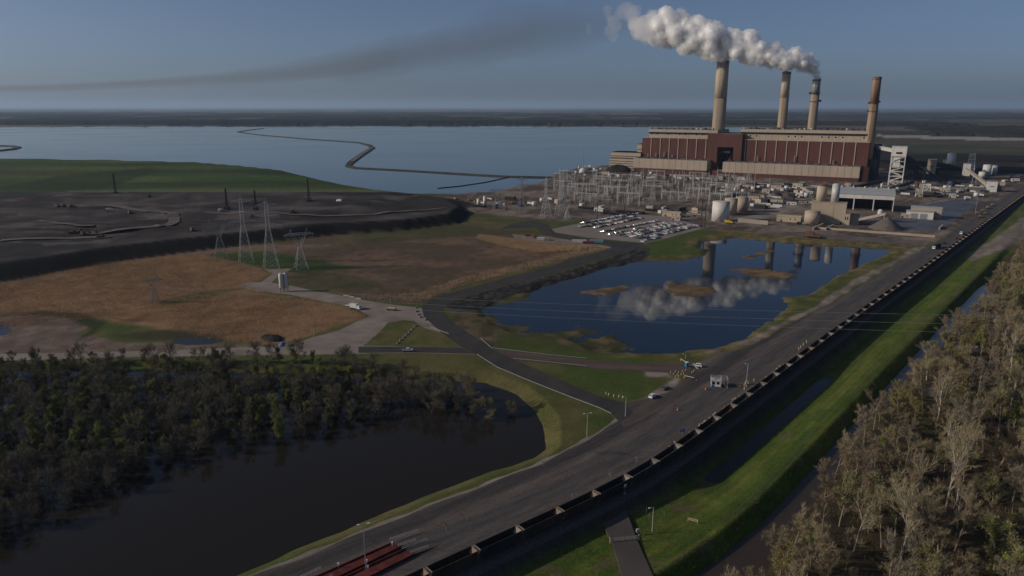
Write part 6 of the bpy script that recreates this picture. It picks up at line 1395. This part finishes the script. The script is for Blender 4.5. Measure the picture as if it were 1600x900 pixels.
for px, py in [(651, 487), (654, 492), (657, 496), (665, 500), (650, 481)]: place(bk, USED, tuple(P0(px, py, .05)), rnd.uniform(.9, 1.5), label='concrete road block edging the bend of the embankment road', group='road blocks at the bend')
for k in range(7): f = k / 6; place(bk, USED, (*G(622 + 27 * f, 536 - 26 * f), 0), 1.0, label='dark weathered block in the row dividing the small grass triangle', group='blocks dividing the grass triangle', scale=.9)
for px, py, r_ in ((541, 462.5, -.4), (550, 464.5, -.4), (560, 467, -.4)): place(bk, USED, tuple(P0(px, py, .05)), r_, label='concrete block laid along the north edge of the gravel lane', group='blocks along the gravel lane', scale=(1.7, 1, 1))
# ------------------------------------------------------------------ red weighbridge at the bottom of the picture
wb = thing('weighbridge', 'twin red weighbridge decks with white end railings on the road', 'weighbridge', tuple(P0(560, 890, .05)), 0)
a_ = P0(560, 890, 0)
def rel(px, py, z=.45): p = V(px, py, z); return Vector((p.x - a_.x, p.y - a_.y, z))
for (q0, q1, q2, q3) in (((612, 849), (630, 853), (480, 925), (455, 919)), ((632, 859), (648, 866), (520, 930), (490, 925))):
    v = [rel(*q) for q in (q0, q1, q2, q3)]; mb = MB(); lo = [Vector((p.x, p.y, .02)) for p in v]
    mb.add(v + lo, [(3, 2, 1, 0), (0, 1, 5, 4), (1, 2, 6, 5), (2, 3, 7, 6), (3, 0, 4, 7)]); dk = mb.build('deck', M('red_deck'), wb)
    for (s0_, s1_) in ((v[0], v[3]), (v[1], v[2])): MB().bar(s0_ + Vector((0, 0, .22)), s1_ + Vector((0, 0, .22)), .3, .42).build('side_beam', M('red_deck'), dk)
for (q0, q1, q2, q3) in (((612, 849), (630, 853), (672, 838), (650, 833)), ((632, 859), (648, 866), (690, 850), (672, 845))):
    v = [rel(*q) for q in (q0, q1)] + [rel(*q, .02) for q in (q2, q3)]; mb = MB(); lo = [Vector((p.x, p.y, .0)) for p in v]
    mb.add(v + lo, [(3, 2, 1, 0), (0, 1, 5, 4), (1, 2, 6, 5), (2, 3, 7, 6), (3, 0, 4, 7)]); mb.build('ramp', M('asphalt_old'), wb)
for (q0, q1) in (((609, 846), (654, 831)), ((622, 856), (650, 846)), ((628, 860), (668, 845)), ((641, 866), (670, 856)), ((470, 905), (502, 890)), ((500, 915), (520, 902))):
    p, q = rel(*q0, .5), rel(*q1, .2); rr_ = MB()
    for z in (.55, 1.05): rr_.bar(p + Vector((0, 0, z)), q + Vector((0, 0, z)), .1)
    for k in range(5): w_ = p.lerp(q, k / 4); rr_.bar(w_, w_ + Vector((0, 0, 1.05)), .1)
    rr_.build('railing', M('galv'), wb)
for px, py in ((613, 856), (529, 889), (573, 884), (575, 893)):
    t_ = MB(); p = rel(px, py, 0); t_.bar(p, p + Vector((0, 0, 1.7)), .1); t_.cbox(p.x, p.y, 1.3, .5, .4, .7); t_.build('card_reader', M('sign_white'), wb)
# ------------------------------------------------------------------ machines on the coal yard
def dozer(lab, m='dozer'):
    t = thing('bulldozer', lab, 'bulldozer')
    for s in (-1, 1): MB().prism_y([(-2.4, .3), (-2, 0), (2, 0), (2.4, .4), (2, 1.0), (-2, 1.0)], s * 1.4 - .35, s * 1.4 + .35).build('track', M('rubber'), t)
    MB().box(-2.2, -1.05, .7, 2.2, 1.05, 2.0).build('body', M(m), t); c = MB().box(-1.8, -.9, 2.0, .3, .9, 3.3).build('cab', M(m), t); MB().box(-1.6, -.95, 2.3, .35, .95, 3.1).build('window_glass', M('glass'), c)
    MB().prism_y([(2.9, .1), (3.2, 0), (3.0, .8), (3.3, 1.6), (3.1, 1.6), (2.8, .8)], -2.1, 2.1).build('blade', M('dark_steel'), t)
    for s in (-1, 1): MB().bar((0, s * 1.9, .5), (2.9, s * 1.9, .5), .25).build('push_arm', M('dark_steel'), t)
    return t
dz = dozer('dusty tan bulldozer working on the black coal yard'); 
for i, (px, py) in enumerate(((100, 322), (113, 323), (90, 322), (147, 361), (158, 367), (115, 362), (124, 360), (130, 363), (232, 307), (204, 332), (394, 339), (459, 333), (300, 359))):
    q = G(px, py, COALZ + 1.5); place(dz, USED, (q[0], q[1], hz(*q) - .1), rnd.uniform(0, 6), label=dz['label'], group='bulldozers on the coal yard', scale=1.2)
for px, py, lab in ((344, 329, 'white pickup in the middle of the black coal yard'), (379, 332, 'white van beside the first tall pylon on the coal yard'), (530, 314, 'lone white van far across the coal yard'), (171, 329, 'small white lorry inside the curved haul road')):
    q = G(px, py, COALZ + 1.5); c = truck('white_car', 'white_paint', 'box', lab); c.location = (q[0], q[1], hz(*q)); c.rotation_euler = (0, 0, rnd.random() * 3)
for i, (px, py) in enumerate(((683, 314), (690, 317), (712, 312), (735, 314), (725, 319), (742, 317))): put(truck('yellow', 'dozer', 'dump', 'dusty yellow machine at the lakeside end of the coal yard'), px, py, i)['group'] = 'machines at the lakeside end of the coal yard'
# ------------------------------------------------------------------ trees: tapered trunk and limbs, a crown of fine twigs, on some opening leaves
def make_tree(seed, H, spread, fork, twigs, leaves=0, tw_m='twig_brown', lf_m='leaf_lime', bark='bark_grey', trunk_r=.2, name='bare_tree', lean=.03, leafsize=.2, density=1.0):
    r = random.Random(seed); segs = []; tips = []
    def grow(p, d, L, rad, lvl):
        n = 4 if lvl == 0 else 3; q = p
        for k in range(n):
            f0, f1 = k / n, (k + 1) / n; wob = .05 if lvl == 0 else .17
            d = (d + Vector((r.gauss(0, wob), r.gauss(0, wob), r.gauss(0, wob * .5) + (.05 if lvl else 0)))).normalized(); q2 = q + d * (L / n)
            segs.append((q, q2, rad * (1 - .45 * f0), rad * (1 - .45 * f1), lvl)); 
            if lvl < 3 and (lvl > 0 or f1 > fork):
                m = (1 if lvl == 0 else 1) + (r.random() < .6)
                for _ in range(m):
                    a = r.uniform(0, 2 * math.pi); tilt = r.uniform(.45, .95) * spread if lvl else r.uniform(.5, .9) * spread
                    s = d.orthogonal().normalized(); s.rotate(Matrix.Rotation(a, 3, d)); nd = (d * math.cos(tilt) + s * math.sin(tilt)).normalized()
                    grow(q2, nd, L * r.uniform(.42, .62) * (1.0 if lvl else .8), rad * (1 - .45 * f1) * .55, lvl + 1)
            q = q2
        tips.append((q, d, lvl))
        if lvl < 3:
            for _ in range(2):
                nd = (d + Vector((r.gauss(0, .35), r.gauss(0, .35), r.gauss(0, .2)))).normalized(); grow(q, nd, L * .45, rad * .5, lvl + 1)
    grow(Vector((0, 0, -.6)), Vector((r.gauss(0, lean), r.gauss(0, lean), 1)).normalized(), H * .62, trunk_r, 0)
    top = max(s[1].z for s in segs); k_ = H / top
    segs = [(a * k_, b * k_, ra, rb, l) for a, b, ra, rb, l in segs]
    tr = MB()
    for a, b, ra, rb, l in segs:
        if l <= 2: tr.tube(a, b, max(ra, .035), max(rb, .028), (6, 4, 3)[l], False)
    cr = MB(); ends = [s for s in segs if s[4] >= 2] ; w = [max(.1, (s[1] - s[0]).length) for s in ends]
    for a, b, ra, rb, l in segs:
        if l == 3:
            d = (b - a); s = Vector((d.y, -d.x, .02)).normalized() * .035; cr.add([a - s, a + s, b], [(0, 1, 2)])
    for s_ in r.choices(ends, w, k=twigs):
        a, b = s_[0], s_[1]; p = a.lerp(b, r.random()); d = ((b - a).normalized() * .6 + Vector((r.gauss(0, .5), r.gauss(0, .5), r.gauss(.6, .5)))).normalized(); L = r.uniform(.5, 1.5)
        sd = d.cross(Vector((r.gauss(0, 1), r.gauss(0, 1), r.gauss(0, 1)))).normalized() * r.uniform(.022, .045); e = p + d * L; cr.add([p - sd, p + sd, e], [(0, 1, 2)])
    t = thing(name, '', 'tree'); tr.build('trunk', M(bark), t); 
    c = cr.build('crown', M(tw_m), t)
    if leaves:
        lf = MB()
        # leaves come in clumps about chosen branch ends
        cl = r.sample(ends, min(len(ends), int(len(ends) * .62)))
        for _ in range(leaves):
            s_ = r.choice(cl); p = s_[0].lerp(s_[1], r.random()) + Vector((r.gauss(0, .32), r.gauss(0, .32), r.gauss(0, .3)))
            n_ = Vector((r.gauss(0, 1), r.gauss(0, 1), r.gauss(.4, 1))).normalized(); u = n_.orthogonal().normalized() * leafsize * r.uniform(.5, 1.1); v = n_.cross(u).normalized() * leafsize * r.uniform(.35, .8); lf.add([p - u, p + v, p + u, p - v], [(0, 1, 2, 3)])
        lf.build('foliage', M(lf_m), c)
    return t
RP = [(make_tree(1, 18, .62, .34, 3000, tw_m='twig_brown'), 'bare'), (make_tree(2, 20, .6, .42, 2500, tw_m='twig_tan', bark='bark_white', trunk_r=.26), 'white'),
      (make_tree(3, 16, .72, .28, 3000, tw_m='twig_tan'), 'bare'), (make_tree(4, 17, .6, .36, 2900, tw_m='twig_grey'), 'bare'), (make_tree(5, 13, .85, .2, 3000, tw_m='twig_brown'), 'bare'),
      (make_tree(6, 15, .75, .28, 2000, 2300, 'twig_tan', 'leaf_olive', name='budding_tree'), 'bud'), (make_tree(7, 13, .85, .2, 1500, 2800, 'twig_tan', 'leaf_lime', name='budding_tree'), 'lime'),
      (make_tree(8, 19, .6, .42, 1100, 0, tw_m='twig_tan', bark='bark_white', trunk_r=.24, name='dead_tree'), 'dead'), (make_tree(9, 12, 1.2, .15, 1300, 2400, 'twig_brown', 'leaf_yellow', name='budding_tree'), 'yel')]
LBR = {'bare': 'leafless brown-grey tree in the dense wood beyond the green levee', 'white': 'leafless tree with a pale trunk in the wood beyond the green levee', 'bud': 'tree with opening olive leaves in the wood beyond the green levee', 'lime': 'lime-green young-leaved tree in the wood beyond the green levee', 'dead': 'bleached pale tree with few twigs in the wood beyond the levee', 'yel': 'low yellow-green bush-like tree in the wood beyond the levee'}
WT = [7, 3, 6, 6, 5, 8, 3, 2, 2]
def proj(x, y, z):
    zc = y * CT + (CAM_H - z) * ST; yc = -y * ST + (CAM_H - z) * CT; return 800 + F_PX * x / zc, 450 + F_PX * yc / zc
r = random.Random(77); cand = []
# stations along the line, offsets to its right; nearer trees first
tmin_x = [-200, 46, 73, 89, 115, 142, 198, 243, 310, 407, 570, 692, 800]
tmin_y = [62, 55, 51, 51, 49, 46, 42, 46, 45, 48, 45, 46, 50]
pts = []
tries = 0
while tries < 26000:
    tries += 1; s = r.uniform(-120, 780); t = r.uniform(40, 330)
    if t < np.interp(s, tmin_x, tmin_y) + r.uniform(0, 3): continue
    x, y, a = on_track(S0 + s, t); px, py = proj(x, y, 8)
    if py > 1010 or px > 1720 or px < 980 or y < 90: continue
    dd = 6.3 + y * .006
    pts.append((x, y, s, t, dd))
grid = {}; keep = []
for (x, y, s, t, dd) in pts:
    k = (int(x // 9), int(y // 9)); ok = True
    for i in (-1, 0, 1):
        for j in (-1, 0, 1):
            for (a, b) in grid.get((k[0] + i, k[1] + j), ()):
                if (a - x) ** 2 + (b - y) ** 2 < dd * dd: ok = False; break
    if ok: grid.setdefault(k, []).append((x, y)); keep.append((x, y, s, t))
keep.sort(key=lambda p: p[1])
XY = np.array([(p[0], p[1]) for p in keep]); HZ = height(XY[:, 0], XY[:, 1])
cnt = {}; rest = []
for i, (x, y, s, t) in enumerate(keep):
    edge = t - np.interp(s, tmin_x, tmin_y) < 9
    g = vnoise(np.array([x / 38.]), np.array([y / 38.]), 91)[0]
    w = list(WT)
    if g > .62: w = [3, 2, 3, 2, 3, 9, 5, 1, 3]
    if edge: w = [5, 1, 5, 3, 9, 4, 3, 1, 4]
    pi = r.choices(range(len(RP)), w)[0]; kind = RP[pi][1]; nmk = RP[pi][0].name.split('.')[0]
    sc = r.uniform(.75, 1.55) * (.75 if edge else 1)
    if cnt.get(nmk, 0) >= 298: rest.append((pi, x, y, HZ[i], sc)); continue
    cnt[nmk] = cnt.get(nmk, 0) + 1
    place(RP[pi][0], USED, (x, y, max(HZ[i], -7.2)), r.uniform(0, 6.28), label=LBR[kind], group='trees of the wood beyond the levee: ' + kind, scale=(sc, sc, sc * r.uniform(.9, 1.1)))
print('right trees', len(keep), cnt, 'rest', len(rest))
def merged(name, items, protos, label=None):
    """far, small trees that are past counting, as one body of woodland"""
    VV = []; FF = []; MI = []; mats_ = []; off = 0
    for pi, x, y, z, sc in items:
        root = protos[pi][0]; a = r.uniform(0, 6.28); ca, sa = math.cos(a) * sc, math.sin(a) * sc
        for ch in list(root.children) + [g for c in root.children for g in c.children]:
            me = ch.data; n = len(me.vertices); co = np.empty(n * 3); me.vertices.foreach_get('co', co); co = co.reshape(-1, 3)
            F = CACHE.get(me.name)
            if F is None: F = CACHE[me.name] = [tuple(p.vertices) for p in me.polygons]
            st = 1 if ch.name.startswith('trunk') else 2
            VV.append(np.stack([co[:, 0] * ca - co[:, 1] * sa + x, co[:, 0] * sa + co[:, 1] * ca + y, co[:, 2] * sc + z], 1))
            if me.materials[0] not in mats_: mats_.append(me.materials[0])
            mi = mats_.index(me.materials[0])
            for f in F[::st]: FF.append(tuple(v + off for v in f)); MI.append(mi)
            off += n
    me = bpy.data.meshes.new(name); me.from_pydata(np.concatenate(VV).tolist(), [], FF)
    for m_ in mats_: me.materials.append(m_)
    me.polygons.foreach_set('material_index', MI); me.update(); o = bpy.data.objects.new(name, me); COL.objects.link(o); o['kind'] = 'stuff'
    if label: o['label'] = label
    return o
CACHE = {}
if rest:
    rest.sort(key=lambda q: q[2]); merged('far_woodland', rest[:240], RP, 'far end of the bare wood where single trees run together')
# undergrowth filling the wood floor
def thicket(name, P, m, seed, h=(1.2, 3.2), per=26, kind='stuff', w=.05, L=1.6, label=None, spread=1.5):
    n = len(P) * per; g = np.random.default_rng(seed); b = np.repeat(np.array(P, float), per, 0)
    base = b + np.stack([g.normal(0, spread, n), g.normal(0, spread, n), np.zeros(n)], 1); hh = g.uniform(*h, n)
    base[:, 2] += g.uniform(0, .6, n) * hh; d = np.stack([g.normal(0, .45, n), g.normal(0, .45, n), np.ones(n)], 1); d /= np.linalg.norm(d, axis=1)[:, None]
    tip = base + d * (hh * .6)[:, None]; s = np.cross(d, g.normal(0, 1, (n, 3))); s /= np.linalg.norm(s, axis=1)[:, None]; s *= w
    v = np.empty((n * 3, 3)); v[0::3] = base - s; v[1::3] = base + s; v[2::3] = tip
    me = bpy.data.meshes.new(name); me.vertices.add(n * 3); me.vertices.foreach_set('co', v.astype(np.float32).ravel()); me.loops.add(n * 3); me.loops.foreach_set('vertex_index', np.arange(n * 3, dtype=np.int32)); me.polygons.add(n); me.polygons.foreach_set('loop_start', np.arange(0, n * 3, 3, dtype=np.int32)); me.update(calc_edges=True); me.materials.append(M(m))
    o = bpy.data.objects.new(name, me); COL.objects.link(o); o['kind'] = kind
    if label: o['label'] = label
    return o
mat('brush_green', (.085, .095, .03), .9, .4, .08)
P = []; Pg = []
for _ in range(5200):
    s = r.uniform(-120, 700); t = r.uniform(40, 300)
    if t < np.interp(s, tmin_x, tmin_y) - 2: continue
    x, y, a = on_track(S0 + s, t); px, py = proj(x, y, 0)
    if py > 1050 or px > 1700 or y < 90: continue
    (Pg if vnoise(np.array([x / 25.]), np.array([y / 25.]), 95)[0] > .6 else P).append((x, y, 0))
for L_, m_, sd in ((P, 'brush', 5), (Pg, 'brush_green', 6)):
    A = np.array(L_); A[:, 2] = height(A[:, 0], A[:, 1]); L_[:] = [tuple(q) for q in A if q[2] > -6.8]
    thicket('undergrowth', L_, m_, sd, (1.5, 4.2), 40, w=.06, spread=2.0)

# ------------------------------------------------------------------ flooded wood on the left
LP_ = [(make_tree(21, 12, 1.25, .12, 3000, tw_m='swamp_twig', bark='bark', trunk_r=.16, name='swamp_tree'), 'bare'), (make_tree(22, 14, 1.1, .2, 2800, tw_m='swamp_twig', bark='bark', trunk_r=.18, name='swamp_tree'), 'bare'), (make_tree(23, 10, 1.3, .1, 3000, tw_m='swamp_twig', bark='bark', trunk_r=.15, name='swamp_tree'), 'bare'),
       (make_tree(24, 11, 1.3, .12, 1800, 3000, 'swamp_twig', 'swamp_leaf', 'bark', .16, 'leafing_tree', leafsize=.2), 'olive'), (make_tree(25, 11, 1.3, .12, 1500, 5200, 'swamp_twig', 'swamp_lime', 'bark', .16, 'leafing_tree', leafsize=.2), 'lime'), (make_tree(26, 9, 1.3, .1, 1300, 1900, 'twig_tan', 'leaf_yellow', 'bark', .12, 'leafing_tree', leafsize=.18), 'yel')]
LBL = {'bare': 'dark leafless tree standing in the flooded wood', 'olive': 'dull green budding tree in the flooded wood', 'lime': 'bright lime-green tree in the flooded wood', 'yel': 'small yellowish tree in the flooded wood'}
# trees stand where the photo shows them: from the far bank down to a ragged front in the water
def in_poly(P, x, y): return sd_poly(P, np.array([x]), np.array([y]), 5)[0] > 0
LW = GPX([(-260, 578), (0, 575), (200, 572), (430, 574), (560, 578), (640, 590), (690, 604), (735, 628), (700, 650), (650, 640), (600, 655), (520, 672), (430, 690), (330, 705), (240, 735), (180, 770), (90, 805), (0, 835), (-150, 900), (-420, 900), (-420, 640)], -3)
LWA = np.array(LW); got = []
tries = 0
while len(got) < 420 and tries < 60000:
    tries += 1; x = r.uniform(LWA[:, 0].min(), LWA[:, 0].max()); y = r.uniform(LWA[:, 1].min(), LWA[:, 1].max())
    px, py = proj(x, y, 4)
    if px < -90 or py > 960: continue
    if any((x - a) ** 2 + (y - b) ** 2 < 17 for a, b in got): continue
    if not in_poly(LWA, x, y): continue
    got.append((x, y))
GA = np.array(got); GH = height(GA[:, 0], GA[:, 1]); cb = 0
for i, (x, y) in enumerate(got):
    px, py = proj(x, y, 6); g = vnoise(np.array([x / 20.]), np.array([y / 20.]), 97)[0]
    w = [5, 5, 4, 4, 1.2, .3] if g < .52 or py > 690 else [2, 2, 2, 4, 6, .5]
    if px > 600: w = [6, 5, 3, .6, .2, .6]
    if py > 720: w = [6, 4, 4, 1.5, .2, .2]
    pi = r.choices(range(6), w)[0]; kind = LP_[pi][1]; sc = r.uniform(.62, 1.0) * (.9 if py < 600 else 1.0)
    place(LP_[pi][0], USED, (x, y, max(GH[i], -3.6)), r.uniform(0, 6.28), label=LBL[kind], group='trees of the flooded wood: ' + kind, scale=(sc, sc, sc * r.uniform(.95, 1.2)))
for px, py, k, sc, lab in ((735, 640, 1, 1.35, 'tall thin leafless tree alone at the water edge below the road'), (675, 648, 0, .9, 'leafless tree in the water left of the tall lone one'), (760, 655, 5, 1.1, 'yellowish low tree in the water right of the tall lone one'), (742, 652, 2, .8, 'tan leafless bush-like tree at the foot of the tall lone one'), (798, 648, 5, .7, 'small yellow-green sapling at the edge of the flooded wood'), (538, 582, 1, 1.1, 'leafless tree rising above the gravel road at the top of the wood')):
    place(LP_[k][0], USED, tuple(V(px, py, -3.4)), r.uniform(0, 6), label=lab, group=None, scale=sc)
P = []
for _ in range(900):
    x = r.uniform(LWA[:, 0].min(), LWA[:, 0].max()); y = r.uniform(LWA[:, 1].min(), LWA[:, 1].max())
    if in_poly(LWA, x, y): P.append((x, y, -3.2))
mat('swamp_brush', (.07, .058, .04), .95, .35, .1)
thicket('flooded_undergrowth', P, 'swamp_brush', 8, (1.5, 4), 30, w=.05, spread=2.0, label='brushwood standing in the flood water')

# ------------------------------------------------------------------ reeds
def reeds(polys, n, m, seed, h, name='reeds'):
    P = []; rr = random.Random(seed)
    for pts in polys:
        A = np.array(GPX(pts)); x0, y0 = A.min(0); x1, y1 = A.max(0); X = np.array([rr.uniform(x0, x1) for _ in range(n)]); Y = np.array([rr.uniform(y0, y1) for _ in range(n)])
        sd = sd_poly(A, X, Y, 30); k = sd > rr.uniform(-1, 1); X = X[k]; Y = Y[k]; Z = height(X, Y); P += list(zip(X, Y, Z))
    return thicket(name, P, m, seed, h, 9, w=.05, spread=1.3)
mat('reed_pale', (.44, .31, .19), .95, .25, .06)
reeds([[(540, 463), (600, 473), (655, 473), (720, 448), (850, 415), (950, 389), (935, 384), (850, 405), (720, 436), (650, 460), (600, 462)], [(748, 368), (800, 374), (860, 382), (930, 386), (900, 393), (840, 396), (780, 384), (745, 374)]], 15000, 'reed_pale', 11, (1.4, 2.8))
reeds([[(0, 512), (150, 497), (240, 505), (340, 532), (400, 538), (500, 518), (575, 495), (530, 480), (440, 462), (368, 444), (405, 438), (425, 427), (400, 418), (340, 402), (300, 398), (160, 412), (0, 446), (-60, 460), (-60, 500)]], 42000, 'reed', 12, (.7, 1.7))
reeds([[(430, 425), (560, 372), (700, 352), (860, 362), (940, 384), (720, 440), (640, 462), (560, 458), (470, 440)]], 22000, 'brush', 14, (.5, 1.3), 'dry_grass')
# rough grass on the near banks
def turf(n, cond, m, seed, h):
    g = np.random.default_rng(seed); s = g.uniform(-60, 420, n); t = g.uniform(*cond, n)
    P = []
    for a, b in zip(s, t): x, y, _ = on_track(S0 + a, b); P.append((x, y))
    A = np.array(P); Z = height(A[:, 0], A[:, 1]); return thicket('rough_grass', list(zip(A[:, 0], A[:, 1], Z)), m, seed, h, 7, w=.05, spread=.7)
mat('turf_blade', (.10, .135, .035), .95, .4, .3); mat('turf_dry', (.16, .14, .06), .95, .3, .3)
turf(15000, (10, 37), 'turf_blade', 31, (.15, .5)); turf(4500, (9, 38), 'turf_dry', 32, (.2, .6))

# ------------------------------------------------------------------ woods beyond the lake and the fields
def far_wood(name, poly, step, h, seed, label=None, thr=.0):
    A = np.array(poly); x0, y0 = A.min(0); x1, y1 = A.max(0); nx = int((x1 - x0) / step[0]) + 2; ny = int((y1 - y0) / step[1]) + 2
    X, Y = np.meshgrid(np.linspace(x0, x1, nx), np.linspace(y0, y1, ny)); x = X.ravel(); y = Y.ravel(); sd = sd_poly(A, x, y, 400)
    g = np.random.default_rng(seed); x = x + g.uniform(-.35, .35, len(x)) * step[0]; y = y + g.uniform(-.35, .35, len(y)) * step[1]
    hh = h * (.6 + .5 * fbm(x / 60, y / 90, seed, 3) + .35 * (g.random(len(x)) - .5)) ; cut = sst(0, step[1] * .6, sd + 60 * (fbm(x / 200, y / 200, seed + 3, 2) - .5))
    if thr: cut = cut * sst(thr, thr + .04, fbm(x / 700, y / 1500, seed + 7, 4))
    Z = np.where(cut > .02, hh * cut, -4)
    me = bpy.data.meshes.new(name); idx = np.arange(len(x)).reshape(ny, nx); q = np.stack([idx[:-1, :-1], idx[:-1, 1:], idx[1:, 1:], idx[1:, :-1]], -1).reshape(-1, 4); q = q[(Z[q] > 0).any(1)]
    me.from_pydata(np.stack([x, y, Z], 1).tolist(), [], q.tolist()); me.materials.append(M('far_wood')); me.update(); o = bpy.data.objects.new(name, me); COL.objects.link(o); o['kind'] = 'stuff'
    if label: o['label'] = label
    return o
far_wood('far_woods', [(-9000, 5450), (-4300, 5250), (-1800, 5260), (-300, 5330), (1500, 5150), (3200, 4900), (3400, 5800), (2000, 6700), (-2000, 6900), (-9000, 7000)], (22, 60), 15, 3, 'dark woods along the far shore of the lake')
far_wood('far_woods', [(-16000, 7600), (16000, 7600), (22000, 16000), (-22000, 16000)], (70, 160), 17, 5, 'broken woodland belts out to the horizon', .48)
far_wood('far_woods', [(1900, 3300), (2600, 2700), (5200, 2500), (7000, 4200), (5000, 4800), (2500, 4600)], (20, 45), 13, 9, 'wood on the plain behind the chimneys', .0)
